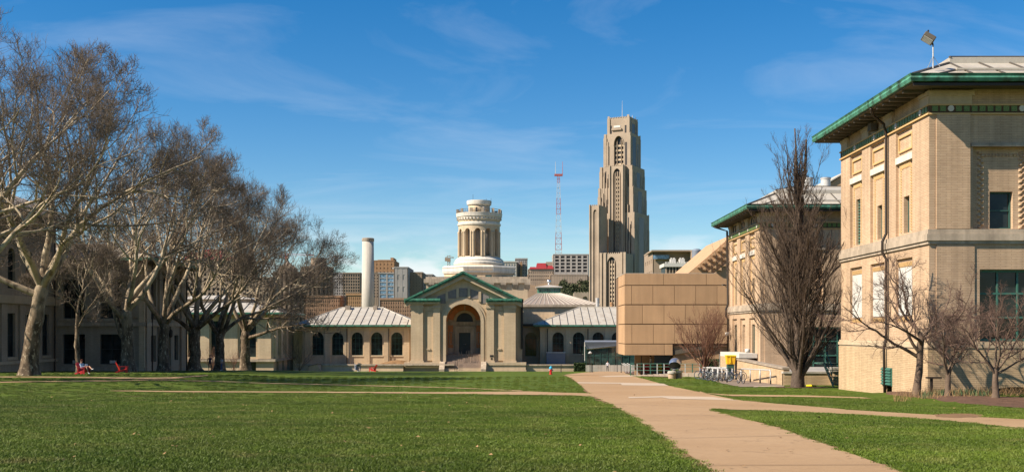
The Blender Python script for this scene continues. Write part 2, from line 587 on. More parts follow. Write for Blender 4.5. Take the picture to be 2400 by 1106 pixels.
def blade_mat():
    t = NT('grass_blades')
    oi = t.node('ShaderNodeObjectInfo')
    a = t.noise(.16, 5)
    c = t.mix(t.rng(a, .35, .65, 0, 1), (.061,.101,.007), (.092,.134,.013))
    c = t.mix(t.rng(t.noise(.9, 5), .45, .75, 0, .8), c, (.150,.165,.034))
    c = t.mix(t.rng(t.noise(.45, 6, rough=.65), .60, .72, 0, .75), c, (.18,.16,.055))
    f = t.mul(t.rng(t.noise(60, 2), .25, .75, .6, 1.5), t.rng(t.noise(.33, 4, stretch=(.35, 1, 1)), .35, .65, .82, 1.18))
    m = t.done(t.scale(c, f), .55, .25)
    return m
m_blade = blade_mat()

def path_mat():
    t = NT('tan_concrete_path')
    c = t.mix(t.rng(t.noise(.22, 6), .35, .65, 0, 1), (.300,.195,.106), (.345,.231,.131))
    c = t.mix(t.rng(t.noise(2.2, 7, rough=.7), .52, .8, 0, .5), c, (.235,.145,.078))
    # worn pale drag streaks across the walk
    st = t.rng(t.noise(1.4, 5, stretch=(.25, 3.2, 1)), .62, .8, 0, .35)
    c = t.mix(st, c, (.40,.28,.18))
    c = t.mix(t.rng(t.noise(.7, 8, rough=.72), .56, .72, 0, .38), c, (.235,.165,.105))
    v = t.node('ShaderNodeTexVoronoi', feature='DISTANCE_TO_EDGE'); v.inputs['Scale'].default_value = .42
    wv = t.node('ShaderNodeVectorMath', operation='ADD'); nn = t.node('ShaderNodeTexNoise'); nn.inputs['Scale'].default_value = 1.7; nn.inputs['Detail'].default_value = 6
    t.l.new(t.pos(), nn.inputs['Vector']); t.l.new(t.pos(), wv.inputs[0]); t.l.new(nn.outputs['Color'], wv.inputs[1]); t.l.new(wv.outputs[0], v.inputs['Vector'])
    crack = t.mul(t.rng(v.outputs['Distance'], .0, .012, 1, 0), t.rng(t.noise(.25, 2), .5, .58, 0, .55))
    c = t.mix(crack, c, (.12,.08,.05))
    f = t.rng(t.noise(75, 4, rough=.8), .25, .75, .82, 1.18)
    f = t.mul(f, t.rng(t.noise(9, 5, rough=.75), .3, .7, .92, 1.08))
    t.bump(t.noise(90, 4), .35, .01)
    return t.done(t.scale(c, f), .85, .2)
m_path = path_mat()
m_strip = M('new_pale_concrete', (.42,.335,.25), var=.1, vs=.8, fine=.06, fs=40)
m_dirt = M('bare_soil', (.18,.105,.05), var=.3, vs=1.4, fine=.25, fs=18, bump=.5)
m_mulch = M('brown_mulch', (.10,.055,.035), var=.35, vs=2.5, fine=.4, fs=20, bump=1.0, bs=14)
m_plaza = brick('brick_paving', (.30,.225,.175), (.26,.195,.15), (.2,.155,.12), bw=.2, bh=.1, bump=.1, streak=0)

def plane_bark(name, light, mid, dark, zmix):
    """patchy sycamore bark: brown and flaky low down, cream higher up"""
    t = NT(name)
    n1 = t.noise(2.2, 5, stretch=(1, 1, .45)); n2 = t.noise(6, 4, stretch=(1, 1, .5))
    low = t.mix(t.rng(n1, .4, .6, 0, 1), mid, dark)
    low = t.mix(t.rng(n2, .56, .68, 0, .7), low, light)
    high = t.mix(t.rng(n1, .50, .62, 0, .9), light, mid)
    high = t.mix(t.rng(n2, .60, .7, 0, .6), high, dark)
    sx = t.node('ShaderNodeSeparateXYZ'); t.l.new(t.pos(), sx.inputs[0])
    h = t.rng(sx.outputs[2], zmix[0], zmix[1], 0, 1)
    t.bump(n2, .6, .04)
    return t.done(t.mix(h, low, high), .85, .15)
m_bark = plane_bark('sycamore_bark', (.46,.375,.26), (.16,.115,.076), (.062,.044,.029), (.5, 6.5))
m_branch = plane_bark('sycamore_branch_bark', (.44,.355,.25), (.23,.17,.115), (.10,.072,.05), (-4, 1))
m_twig = M('sycamore_twigs', (.128,.098,.073), var=.3, vs=.3, fine=.3, fs=3)
m_barkdark = M('rough_dark_bark', (.078,.055,.04), var=.3, vs=2.5, fine=.3, fs=10, bump=.8, bs=10)
m_barktwig = M('dark_brown_twigs', (.082,.056,.039), var=.25, vs=1.5)
m_redtwig = M('red_brown_twigs', (.15,.075,.05), var=.25, vs=1.5)
m_purpletwig = M('purplish_twigs', (.12,.074,.056), var=.25, vs=1.5)
m_smallbark = M('grey_brown_bark', (.12,.082,.056), var=.25, vs=3, fine=.2, fs=18, bump=.5)
m_leaf = M('evergreen_needles', (.035,.065,.018), var=.3, vs=2)
m_leaf2 = M('hillside_leaves', (.045,.055,.022), var=.35, vs=.05)
m_hill = M('brown_hillside', (.17,.12,.075), var=.3, vs=.03, fine=.2, fs=.3)
m_deadleaf = M('dry_leaf', (.27,.165,.075), var=.3, vs=3)
m_daff = M('spring_shoots', (.07,.12,.05), var=.25, vs=4)
m_hedge = M('hedge_leaves', (.03,.05,.014), var=.35, vs=1.5, fine=.3)
# ------------------------------------------------------------------ the ground
def build_ground():
    xs = np.concatenate([np.linspace(-3500, -140, 14)[:-1], np.arange(-140, 100, 2.0), np.linspace(100, 3500, 14)])
    ys = np.concatenate([np.arange(-40, 262, 2.0), np.linspace(262, 500, 18)[1:], np.linspace(500, 6000, 20)[1:]])
    X, Y = np.meshgrid(xs, ys)
    Z = GZ(X, Y)
    V = np.stack([X, Y, Z], -1).reshape(-1, 3)
    nx, ny = len(xs), len(ys)
    i = np.arange(ny - 1)[:, None] * nx + np.arange(nx - 1)[None]
    Q = np.stack([i, i + 1, i + 1 + nx, i + nx], -1).reshape(-1, 4)
    o = link('ground', mesh_np('ground', V, Q, smooth=True), m_grass)
    tag(o, kind='structure')
build_ground()

def resample(pts, n):
    pts = np.array(pts, float)
    d = np.concatenate([[0], np.cumsum(np.linalg.norm(np.diff(pts, axis=0), axis=1))])
    t = np.linspace(0, d[-1], n)
    return np.stack([np.interp(t, d, pts[:, 0]), np.interp(t, d, pts[:, 1])], 1)

RIBBONS = []     # polygons (xy) kept free of grass blades
def ribbon(name, A, B, n, m, mat, off, world_xy=False, rag=0, keep=True, seed=0):
    """sheet following the ground between two edges given as photograph pixels (or plan coordinates)"""
    if not world_xy:
        A = [G(*p) for p in A]; B = [G(*p) for p in B]
    A = resample(A, n); B = resample(B, n)
    if rag:
        rr = np.random.default_rng(seed + 5)
        k = np.convolve(rr.normal(0, rag, n + 4), np.ones(3) / 3, 'same')[2:-2]
        k2 = np.convolve(rr.normal(0, rag, n + 4), np.ones(3) / 3, 'same')[2:-2]
        w = B - A; w /= np.maximum(np.linalg.norm(w, axis=1, keepdims=True), 1e-6)
        A = A + w * k[:, None]; B = B + w * k2[:, None]
    if keep: RIBBONS.append(np.concatenate([A, B[::-1]]))
    t = np.linspace(0, 1, m)[None, :, None]
    P = A[:, None] * (1 - t) + B[:, None] * t
    Z = GZ(P[..., 0], P[..., 1]) + off
    V = np.concatenate([P, Z[..., None]], -1).reshape(-1, 3)
    i = np.arange(n - 1)[:, None] * m + np.arange(m - 1)[None]
    Q = np.stack([i, i + 1, i + 1 + m, i + m], -1).reshape(-1, 4)
    o = link(name, mesh_np(name, V, Q, smooth=True), mat)
    return tag(o, kind='structure')

def zx6(x, y): return (1240 + x * .275, 840 + y * .275)
# main walk running down the mall
near_l = [(2.2, 6.0), (3.1, 11.0)]
L = [zx6(*p) for p in ((1560,967),(1400,850),(1200,720),(1000,580),(850,480),(700,390),(560,330),(520,300),(440,230),(380,180),(300,142))] 
Rr = [zx6(*p) for p in ((3160,967),(2400,690),(2150,600),(1850,520),(1600,455),(1500,425),(1780,358),(1500,300),(1190,232),(1050,195),(880,150))]
Rr = [(2110,1106),(1900,1030),(1831,1005),(1749,983),(1680,965),(1668,958),(1660,930),(1640,919),(1567,904),(1529,893.6),(1481,881)]
Lw = [(1.7, 4.0), (2.35, 11.0)] + [G(*p) for p in L]
Rw = [(3.9, 4.0), (5.0, 11.0)] + [G(*p) for p in Rr]
ribbon('main_path', Lw, Rw, 160, 12, m_path, .022, True)
# its far end curving down to the glass entrance
ribbon('far_path', [(1322,878.5),(1336,876.5),(1386,871),(1430,868.0),(1462,866)], [(1481,881),(1476,878),(1466,875),(1463,871.5),(1466,868.5)], 30, 8, m_path, .026)
# branch to the right
ribbon('right_path', [(1668,958),(1707,960),(1790,963),(1900,967),(2000,972),(2200,985),(2440,1009)], [(1640,919),(1735,939),(1800,945),(1900,953),(2000,962),(2150,971),(2440,986)], 70, 8, m_path, .026)
ribbon('building_path', [(1640,919.5),(1705,928.5),(1900,931),(2085,934.5)], [(1640,917),(1652,921),(1705,925),(1900,927.3),(2085,931)], 50, 4, m_path, .028)
# long crossing path to the left and its branches
ribbon('crossing_path', [(1400,932),(1350,927),(1240,925.5),(1000,922.5),(700,920.3),(463,919.3),(330,918.0),(258,916.4)], [(1380,922),(1322,920.6),(1240,917.5),(1000,919.5),(700,917.8),(463,917),(330,915.6),(258,915.8)], 110, 4, m_path, .026, rag=.05)
ribbon('lawn_path', [(1225,917),(1060,909.6),(720,901),(510,894.3),(370,891.2),(253,893.6),(0,897)], [(1225,915.5),(1060,908.2),(720,899.6),(510,892.8),(370,889.8),(253,891.8),(0,895)], 110, 4, m_path, .026, rag=.04)
ribbon('tree_path', [(-60,884.5),(160,885.5),(323,888.5),(400,888),(487,880.8)], [(-60,882.5),(160,883.2),(323,885.0),(400,884.2),(487,878.8)], 60, 4, m_path, .028)
# paler replacement slabs set across the walk
SLABS = [((1354,896.3),(1462,897.3),(1553,898.8),(1567,904),(1464,903.2),(1440,899.3)),
         ((1472,931.3),(1556,928.8),(1669,931),(1729,938.8),(1567,935.3),(1556,932.2),(1474,933.8))]
ribbon('pale_paving', [(1356,898.4),(1455,899.6),(1458,903.2),(1567,904.3)], [(1352,895.9),(1462,897.2),(1468,897.5),(1553,898.7)], 24, 3, m_strip, .032, keep=False)
ribbon('pale_paving', [(1474,933.9),(1555,932.3),(1567,935.4),(1729,939)], [(1472,931),(1556,928.7),(1600,929.6),(1669,930.9)], 24, 3, m_strip, .034, keep=False)
ribbon('pale_paving', [(1420,883.4),(1484,882.8)], [(1402,881.2),(1477,879.4)], 8, 3, m_strip, .034, keep=False)
# expansion joints sawn across the walk
def joint(a, b):
    A = G(*a); B = G(*b)
    v = np.array(B) - np.array(A); nrm = np.array([-v[1], v[0]]) / np.linalg.norm(v) * .019
    o = ribbon('path_joint', [tuple(np.array(A) + nrm), tuple(np.array(B) + nrm)], [tuple(np.array(A) - nrm), tuple(np.array(B) - nrm)], 10, 2, m_paneldark, .036, True, keep=False)
for a, b in (((1394,931),(1660,930)), ((1432,947),(1668,957)), ((1481,975),(1724,976)), ((1560,1030),(1880,1022)), ((1361,903.5),(1460,903.6)), ((1650,1094),(2075,1092))):
    joint(a, b)
# worn soil along the edges
def worn(edge, side, wmax, seed, n=120):
    rr = np.random.default_rng(seed)
    E = resample(edge, n); tn = np.gradient(E, axis=0); tn /= np.linalg.norm(tn, axis=1, keepdims=True)
    nr = np.stack([-tn[:, 1], tn[:, 0]], 1) * side
    n = n * 3; E = resample(edge, n); tn = np.gradient(E, axis=0); tn /= np.linalg.norm(tn, axis=1, keepdims=True); nr = np.stack([-tn[:, 1], tn[:, 0]], 1) * side
    w = np.convolve(rr.random(n + 40), np.ones(17) / 17, 'same')[20:-20]
    w = np.clip((w - .45) * 5.0, .04, 1) * wmax * (.55 + .45 * np.convolve(rr.random(n + 8), np.ones(3) / 3, 'same')[4:-4] * 2)
    ribbon('worn_edge', E - nr * .1, E + nr * w[:, None], n, 3, m_dirt, .012, True, keep=False)
    RIBBONS.append(np.concatenate([E - nr * .1, (E + nr * w[:, None] * .6)[::-1]]))
worn(Lw, 1, .42, 1); worn(Rw[1:6], -1, .25, 2, 60)
worn([G(*p) for p in ((2440,986),(2150,971),(2000,962),(1900,953),(1735,939))], -1, .5, 3, 60)
worn([G(*p) for p in ((1707,960),(1790,963),(1900,967),(2000,972),(2200,985),(2440,1009))], -1, .3, 4, 60)
ribbon('worn_patch', [(2190,972),(2240,970),(2300,972)], [(2195,979),(2250,981),(2310,978)], 20, 4, m_dirt, .03, rag=.2, keep=True)
# bike plaza and planting bed
ribbon('brick_plaza', [(1624,879.5),(1642,885),(1690,898),(1735,907),(1836,905)], [(1640,872),(1660,873),(1700,874),(1735,876),(1775,880)], 40, 14, m_plaza, .024)
ribbon('plaza_kerb', [(1765,907.4),(1838,905.6)], [(1768,905.9),(1838,904)], 8, 2, m_strip, .03, keep=False)
ribbon('mulch_bed', [(2075,930),(2130,936),(2220,944),(2330,952),(2460,962)], [(2090,913),(2160,918),(2230,924),(2330,930),(2460,936)], 60, 10, m_mulch, .03, rag=.12)
_c = G(1874, 908); _t = np.linspace(.02, math.pi - .02, 30)
ribbon('mulch_ring', [(_c[0] - 1.7 * math.cos(a), _c[1] - 1.2 * math.sin(a)) for a in _t], [(_c[0] - 1.7 * math.cos(a), _c[1] + 1.1 * math.sin(a)) for a in _t], 30, 6, m_mulch, .03, True, rag=.06)
ribbon('mulch_slope', [(1465,874),(1500,881),(1560,884),(1620,880)], [(1462,868),(1500,868),(1560,868),(1640,868)], 24, 6, m_mulch, .02, rag=.1)

# ------------------------------------------------------------------ cream brick pavilions on the right
def tile_band():
    t = NT('green_mosaic_frieze')
    uv = t.node('ShaderNodeUVMap').outputs[0]
    sx = t.node('ShaderNodeSeparateXYZ'); t.l.new(uv, sx.inputs[0])
    n = t.rng(t.noise(30, 3), .35, .65, 0, 1)
    c = t.mix(n, (.05,.11,.02), (.16,.20,.045))
    return t.done(c, .45, .4)
m_band = tile_band()
m_bandback = M('dark_frieze_ground', (.09,.055,.03), var=.2, vs=6)
m_yellowedge = M('ochre_moulding', (.50,.33,.15), var=.1)

def roof_hip(mb, x0, x1, y0, y1, z0, pitch, run):
    """lower slopes of a hipped roof rising inwards by run"""
    zi = z0 + pitch * run
    a = [(x0,y0,z0),(x1,y0,z0),(x1,y1,z0),(x0,y1,z0)]
    b = [(x0+run,y0+run,zi),(x1-run,y0+run,zi),(x1-run,y1-run,zi),(x0+run,y1-run,zi)]
    for i in range(4):
        j = (i + 1) % 4
        mb.quad(a[i], a[j], b[j], b[i])
    mb.poly(b)
    return a, b

def pavilion(root, X0, X1, Y0, Y1, zb, zw, zs, zf, ze, zg, lower, dark_attic=False, upwin=None, front_low=True):
    """zw water table, zs string course, zf mosaic frieze (pairs), ze soffit, zg gutter top"""
    Pl = Plane((X0, Y0, 0), (0, 1, 0), (-1, 0, 0)); Pf = Plane((X0, Y0, 0), (1, 0, 0), (0, -1, 0))
    n = Y1 - Y0; wd = X1 - X0
    k = n / 13.4
    bays = [(2.1*k, 4.35*k), (6.0*k, 8.2*k), (9.6*k, 11.7*k)]
    # --- masonry
    base = MB()
    wall(base, Pl, -.1, n + .1, zb, zw[0], [(4.6*k, 5.9*k, zb + .45, zb + 1.15)] if lower == 'blind' else [], w=.1, depth=.2)
    fb = [(2.5, 5.3, zb + .1, zb + 1.05, .35)] if lower == 'blind' else []
    wall(base, Pf, -.1, wd, zb, zw[0], fb, w=.1, depth=.4)
    base.build('base_wall', m_cream2, root)
    wa = MB()
    lowh = [(a, b, zw[1] + (zs[0]-zw[1])*.2, zs[0] - (zs[0]-zw[1])*.1) for a, b in bays]
    wall(wa, Pl, 0, n, zw[1], zs[0], lowh, depth=.14)
    upv = (zs[1], zf[0] - .14)
    wall(wa, Pl, 0, n, zs[1], zf[0], [(a, b, *upv) for a, b in bays], depth=.14)
    for (a, b), h in zip(bays, lowh):
        pass
    fl = []
    c = 2.3
    while c < wd - 3:
        fl.append((c, c + 4.6)); c += 6.4
    hl = [(a, b, zw[1] + .02, zw[1] + (zs[0]-zw[1])*.74) for a, b in fl]
    wall(wa, Pf, 0, wd, zw[1], zs[0], hl, depth=.35)
    hu = []
    for a, b in fl:
        hu.append((a - .3, a + 2.5, zs[1], zs[1] + (zf[0]-zs[1])*.71))
    wall(wa, Pf, 0, wd, zs[1], zf[0], hu, depth=.3)
    # attic
    wall(wa, Pl, 0, n, zf[1], ze + .3, w=-.12); wall(wa, Pf, 0, wd, zf[1], ze + .3, w=-.12)
    # far gable end and back
    wa.quad((X0,Y1,zb),(X1,Y1,zb),(X1,Y1,ze+.3),(X0,Y1,ze+.3)); wa.quad((X1,Y0,zb),(X1,Y1,zb),(X1,Y1,ze+.3),(X1,Y0,ze+.3))
    wa.build('wall', m_cream, root)
    # recessed faces of the bays
    for i, (a, b) in enumerate(bays):
        win = (a + (b-a)*.35, b - (b-a)*.32, zs[1] + .12, zs[1] + (zf[0]-zs[1])*(.50 if i == 2 else .36))
        bk = MB(); wall(bk, Pl, a, b, *upv, [win], w=-.14, depth=.32); bk.build('recess_wall', m_cream, root)
        l = lowh[i]
        bk = MB(); wall(bk, Pl, a, b, l[2], l[3], [] if lower == 'blind' else [(a + .3, b - .3, l[2], l[3] - .5)], w=-.14, depth=.3); bk.build('recess_wall', m_cream, root)
    for (a, b, c, d) in hu:
        wn_ = (a + .88, b - .86, zs[1] + .05, zs[1] + 1.75)
        bk = MB(); wall(bk, Pf, a, b, c, d, [wn_], w=-.3, depth=.35); bk.build('recess_wall', m_cream, root)
    # windows
    for i, (a, b) in enumerate(bays):
        win = (a + (b-a)*.35, b - (b-a)*.32, zs[1] + .12, zs[1] + (zf[0]-zs[1])*(.50 if i == 2 else .36))
        if i == 2:
            f = MB(); pbox(f, Pl, win[0], win[1], win[2], win[3], -.4, -.36)
            f = f.build('louvre_window', m_greenframe, root)
            v = win[2] + .08
            while v < win[3] - .05:
                s = MB(); s.hexa([Pl.pt(win[0], v, -.36), Pl.pt(win[1], v, -.36), Pl.pt(win[1], v + .1, -.36), Pl.pt(win[0], v + .1, -.36),
                                  Pl.pt(win[0], v - .06, -.24), Pl.pt(win[1], v - .06, -.24), Pl.pt(win[1], v - .03, -.24), Pl.pt(win[0], v - .03, -.24)])
                s.build('slat', m_greenpaint, f); v += .17
        else:
            window(Pl, *win, None, -.4, root, m_greenframe, m_glass, cols=1, rows=2)
    for (a, b, c, d) in hu:
        window(Pf, a + .88, b - .86, zs[1] + .05, zs[1] + 1.75, None, -.55, root, m_greenframe, m_glass, cols=1, rows=2)
    for a, b, c, d in hl:
        window(Pf, a, b, c, d, None, -.3, root, m_greenpaint, m_glass, cols=5, rows=3, ft=.12, name='mullioned_window')
    # panels, lintels, ornament of the upper bays
    H = zf[0] - zs[1]
    for a, b in bays:
        pa, pb_, pc, pd = a + .22, b - .14, zs[1] + H*.775, zs[1] + H*.925
        f = MB()
        for q in ((pa, pb_, pc, pc + .09), (pa, pb_, pd - .09, pd), (pa, pa + .09, pc + .09, pd - .09), (pb_ - .09, pb_, pc + .09, pd - .09)):
            pbox(f, Pl, *q, -.15, -.06)
        f.build('panel_moulding', m_yellowedge, root)
        pbox(MB(), Pl, 0, 1, 0, 1, 0, 1)
        l = MB(); pbox(l, Pl, a + .01, b - .01, zs[1] + H*.675, zs[1] + H*.735, -.15, .03); l.build('lintel', m_white, root)
        o = MB()
        v = zs[1] + .2
        while v < zs[1] + H*.62:
            for u in (a + (b-a)*.2, b - (b-a)*.18):
                o.hexa([Pl.pt(u-.05,v,-.15),Pl.pt(u+.05,v,-.15),Pl.pt(u+.05,v+.1,-.15),Pl.pt(u-.05,v+.1,-.15),Pl.pt(u,v+.02,-.06),Pl.pt(u+.02,v+.02,-.06),Pl.pt(u+.02,v+.06,-.06),Pl.pt(u,v+.06,-.06)])
            v += .13
        u = a + (b-a)*.2
        while u < b - (b-a)*.18:
            v = zs[1] + H*.62
            o.hexa([Pl.pt(u,v,-.15),Pl.pt(u+.07,v,-.15),Pl.pt(u+.15,v+.24,-.15),Pl.pt(u+.08,v+.24,-.15),Pl.pt(u+.01,v+.02,-.07),Pl.pt(u+.06,v+.02,-.07),Pl.pt(u+.13,v+.22,-.07),Pl.pt(u+.09,v+.22,-.07)])
            u += .17
        o.build('brick_ornament', m_yellowedge, root, kind='stuff')
        if lower == 'blind':
            i = bays.index((a, b)); hh = lowh[i]
            bd = MB(); pbox(bd, Pl, a + .35, b - .12, hh[2] + .35, hh[3] - .42, -.15, -.1); bd.build('white_board', m_whitepaint, root)
            o = MB()
            for vv in (hh[3] - .38, hh[2] + .08):
                u = a + .3
                while u < b - .15:
                    pbox(o, Pl, u, u + .06, vv, vv + .2, -.15, -.07); u += .13
            o.build('brick_ornament', m_yellowedge, root, kind='stuff')
        else:
            i = bays.index((a, b)); hh = lowh[i]
            if i == 1:
                d_ = MB(); pbox(d_, Pl, a + .3, b - .3, hh[2], hh[3] - .5, -.44, -.38); d_ = d_.build('door', m_ac, root)
                g = MB(); pbox(g, Pl, a + .5, b - .5, hh[2] + 1.2, hh[3] - .8, -.385, -.37); g.build('pane', m_glass, d_)
            else:
                window(Pl, a + .3, b - .3, hh[2], hh[3] - .5, None, -.35, root, m_greenframe, m_glass, cols=1, rows=2)
    # front ornament columns (rope work)
    for (a, b, c, d) in hu:
        o = MB()
        v = zs[1] + .05; j = 0
        while v < d - .3:
            for u in (a + .45, b - .45):
                s_ = .07 if j % 2 else -.07
                cc = Pf.pt(u + s_, v + .06, -.27)
                o.hexa([Pf.pt(u+s_-.09,v,-.31),Pf.pt(u+s_+.09,v,-.31),Pf.pt(u+s_+.09,v+.15,-.31),Pf.pt(u+s_-.09,v+.15,-.31),
                        Pf.pt(u+s_-.03,v+.04,-.19),Pf.pt(u+s_+.04,v+.04,-.19),Pf.pt(u+s_+.04,v+.1,-.19),Pf.pt(u+s_-.03,v+.1,-.19)])
            v += .13; j += 1
        u = a + .5
        while u < b - .5:
            o.hexa([Pf.pt(u,d-.42,-.31),Pf.pt(u+.1,d-.42,-.31),Pf.pt(u+.1,d-.25,-.31),Pf.pt(u,d-.25,-.31),Pf.pt(u+.02,d-.38,-.24),Pf.pt(u+.07,d-.38,-.24),Pf.pt(u+.07,d-.3,-.24),Pf.pt(u+.02,d-.3,-.24)])
            u += .16
        o.build('brick_ornament', m_cream, root, kind='stuff')
        l = MB(); pbox(l, Pf, a - .12, b + .12, d, d + .16, -.05, .12); l.build('lintel', m_stonedark, root)
    # corner pier standing proud of the front
    pr = MB(); pbox(pr, Pf, .32, 1.85, zs[1] + .02, zf[0] - .02, -.02, .07); pr.build('corner_pier', m_cream, root)
    pr = MB(); pbox(pr, Pf, .32, 60 if False else 2.05, zw[1] + .02, zs[0] - .02, -.02, .05); pr.build('corner_pier', m_cream, root)
    # string course and water table: three stepped bands wrapped round both faces
    for nm, (c, d), prj, mt in (('string_course', zs, .16, m_stone), ('water_table', zw, .13, m_stonetan)):
        s = MB()
        h = d - c
        for (f0, f1, pj) in ((0, .22, prj*.55), (.22, .68, prj), (.68, 1, prj*.6)):
            s.box(X0 - pj, X0 - .005 if False else X0 + .05, Y0 - pj, Y1 + pj, c + h*f0, c + h*f1 - .004)
            s.box(X0 + .05, X1, Y0 - pj, Y0 + .05, c + h*f0, c + h*f1 - .004)
        s.build(nm, mt, root)
    # mosaic frieze
    f = MB(); f.box(X0 - .03, X0 + .1, Y0 - .03, Y1, zf[0], zf[1]); f.box(X0 + .1, X1, Y0 - .03, Y0 + .1, zf[0], zf[1])
    fr = f.build('frieze', m_bandback, root)
    e = MB()
    for z0_ in (zf[0] - .07, zf[1]):
        e.box(X0 - .09, X0 + .06, Y0 - .09, Y1 + .05, z0_, z0_ + .07); e.box(X0 + .06, X1, Y0 - .09, Y0 + .06, z0_, z0_ + .07)
    e.build('frieze_moulding', m_yellowedge, root)
    zc_ = (zf[0] + zf[1] + .07) / 2; hh = (zf[1] - zf[0]) * .36
    def frieze_run(P, length):
        u = .25; j = 0
        while u < length:
            if j % 9 == 2:
                r = MB(); pts = [(u + .14*math.cos(a_), zc_ + .14*math.sin(a_)) for a_ in np.linspace(0, 2*math.pi, 13)[:-1]]
                r.prism([P.pt(x, y, .03) for x, y in pts], P.N * .05); r.build('roundel', m_white, fr)
            else:
                r = MB(); pbox(r, P, u - .13, u + .13, zc_ - hh, zc_ + hh, .03, .06); r.build('tile', m_band, fr)
            u += .36; j += 1
    frieze_run(Pl, n - .2); frieze_run(Pf, min(wd, 16))
    # attic piers
    for i, u in enumerate((.05, 4.9*k, 8.5*k, 12.2*k)):
        s = MB(); pbox(s, Pl, u, u + 1.1*k, zf[1] + .07, ze - .12, -.13, .02); pbox(s, Pl, u - .06, u + 1.16*k, ze - .3, ze - .1, -.1, .07)
        s.build('attic_pier', m_stonetan, root)
    s = MB(); pbox(s, Pf, .05, 1.95, zf[1] + .07, ze - .12, -.13, .02); pbox(s, Pf, -.02, 2.05, ze - .32, ze - .1, -.1, .06); s.build('attic_pier', m_stonetan, root)
    if dark_attic:
        for u in (2.0*k, 6.0*k, 9.8*k):
            window(Pl, u, u + 1.9*k, zf[1] + .12, ze - .2, None, -.1, root, m_darkframe, m_glass, cols=2, rows=1)
    # eaves: soffit with exposed rafters, gutter, roof
    ov = 1.32
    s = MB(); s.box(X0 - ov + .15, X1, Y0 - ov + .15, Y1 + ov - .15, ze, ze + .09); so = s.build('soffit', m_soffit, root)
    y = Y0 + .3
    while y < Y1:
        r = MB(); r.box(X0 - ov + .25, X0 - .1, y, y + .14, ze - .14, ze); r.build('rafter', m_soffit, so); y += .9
    g = MB()
    prof = [(0, ze + .05), (-.10, ze + .06), (-.16, ze + .2), (-.12, zg - .1), (-.18, zg), (.1, zg)]
    xa, ya, yb = X0 - ov + .15, Y0 - ov + .15, Y1 + ov - .15
    ring = lambda o_: [(xa + o_, yb - o_), (xa + o_, ya + o_), (X1, ya + o_)]
    for (o0, z0_), (o1, z1_) in zip(prof[:-1], prof[1:]):
        A_, B_ = ring(o0), ring(o1)
        for i in range(2):
            g.quad((*A_[i], z0_), (*A_[i+1], z0_), (*B_[i+1], z1_), (*B_[i], z1_))
    g.build('gutter', m_copperl, root)
    dk = MB(); dk.box(xa + .02, X1, ya + .0, ya + .05, ze - .12, ze + .055); dk.build('fascia', m_darkpaint, root)
    r = MB()
    run = 2.7
    a, b = roof_hip(r, xa - .02, X1 + 1.3, ya - .02, yb + .02, zg - .02, .42, run)
    zi = b[0][2]
    a2, b2 = roof_hip(r, b[0][0] + .05, b[1][0], b[0][1] + .05, b[2][1] - .05, zi + .3, .25, 2.2)
    r.box(b[0][0] + .05, b[1][0], b[0][1] + .05, b[2][1] - .05, zi - .05, zi + .3)
    ro = r.build('roof', m_metalroof, root)
    # standing battens
    def batten(p, q, h=.07, wd_=.05):
        m_ = MB(); m_.tube([p, q], wd_, 6); m_.build('roof_batten', m_seam, ro)
    z0_, z1_ = zg - .02, zi
    x = xa + 1.2
    while x < X1:
        batten((x, ya, z0_ + .03), (max(x, xa + run) if x < xa + run else x, ya + (min(run, x - xa) if x < xa + run else run), (z0_ + .42 * min(run, x - xa)) + .03)); x += 1.45
    y = ya + 1.2
    while y < yb:
        rr_ = min(run, y - ya, yb - y); batten((xa, y, z0_ + .03), (xa + rr_, y, z0_ + .42*rr_ + .03)); y += 1.45
    batten(a[0], b[0], wd_=.08); batten(a[3], b[3], wd_=.08)
    for p, q in ((b2[0], b2[1]), (b2[0], b2[3]), ((a2[0]), b2[0])):
        batten(p, q, wd_=.06)
    # snow guard rail along the front slope
    sg = MB(); sg.box(xa + 2.2, X1, ya + .62, ya + .72, zg + .33, zg + .41); sg.build('snow_guard', m_metalroof, ro)
    return Pl, Pf

hall = thing('brick_hall', 'near cream brick hall with green copper eaves and mosaic frieze at the right edge', 'building', (19, 50, ground(19, 50)))
Pl, Pf = pavilion(hall, 19, 44, 50, 63.4, -3.6, (-.86, -.5), (3.95, 4.62), (9.9, 10.24), 11.02, 11.42, 'blind')
# big downpipe with swan neck
d = MB()
u = 5.35
d.tube([Pl.pt(u - .9, 11.0, 1.2), Pl.pt(u - .35, 10.75, .9), Pl.pt(u, 10.4, .25), Pl.pt(u, 9.8, .13), Pl.pt(u, 4.9, .13), Pl.pt(u + .02, 4.5, .32), Pl.pt(u + .02, 3.95, .32), Pl.pt(u, 3.6, .13), Pl.pt(u, -.3, .13), Pl.pt(u, -.9, .25), Pl.pt(u, -3.3, .2)], .07, 8)
d.build('downpipe', m_darkpaint, hall, smooth=True)
lv = MB(); pbox(lv, Pl, 4.55, 6.0, -2.75, -1.85, .1, .14); lv = lv.build('vent_grille', m_greenpaint, hall)
for i in range(6):
    s = MB(); v = -2.68 + i*.145
    s.hexa([Pl.pt(4.6,v,.14),Pl.pt(5.95,v,.14),Pl.pt(5.95,v+.11,.14),Pl.pt(4.6,v+.11,.14),Pl.pt(4.6,v-.02,.22),Pl.pt(5.95,v-.02,.22),Pl.pt(5.95,v+.03,.22),Pl.pt(4.6,v+.03,.22)]); s.build('slat', m_greenpaint, lv)
bw = MB(); pbox(bw, Pf, 2.5, 5.3, -3.6, -2.4, -.3, -.28); bw.build('basement_window', m_glass, hall)
for u in (3.0, 3.6, 4.2, 4.8):
    s = MB(); pbox(s, Pf, u, u + .05, -3.5, -2.6, -.28, -.24); s.build('window_bar', m_iron, hall)
# alarm horn and utility box on the attic
s = MB(); pbox(s, Pl, 7.2, 7.75, 10.45, 10.85, .0, .3); s.build('alarm_box', m_soffit, hall)

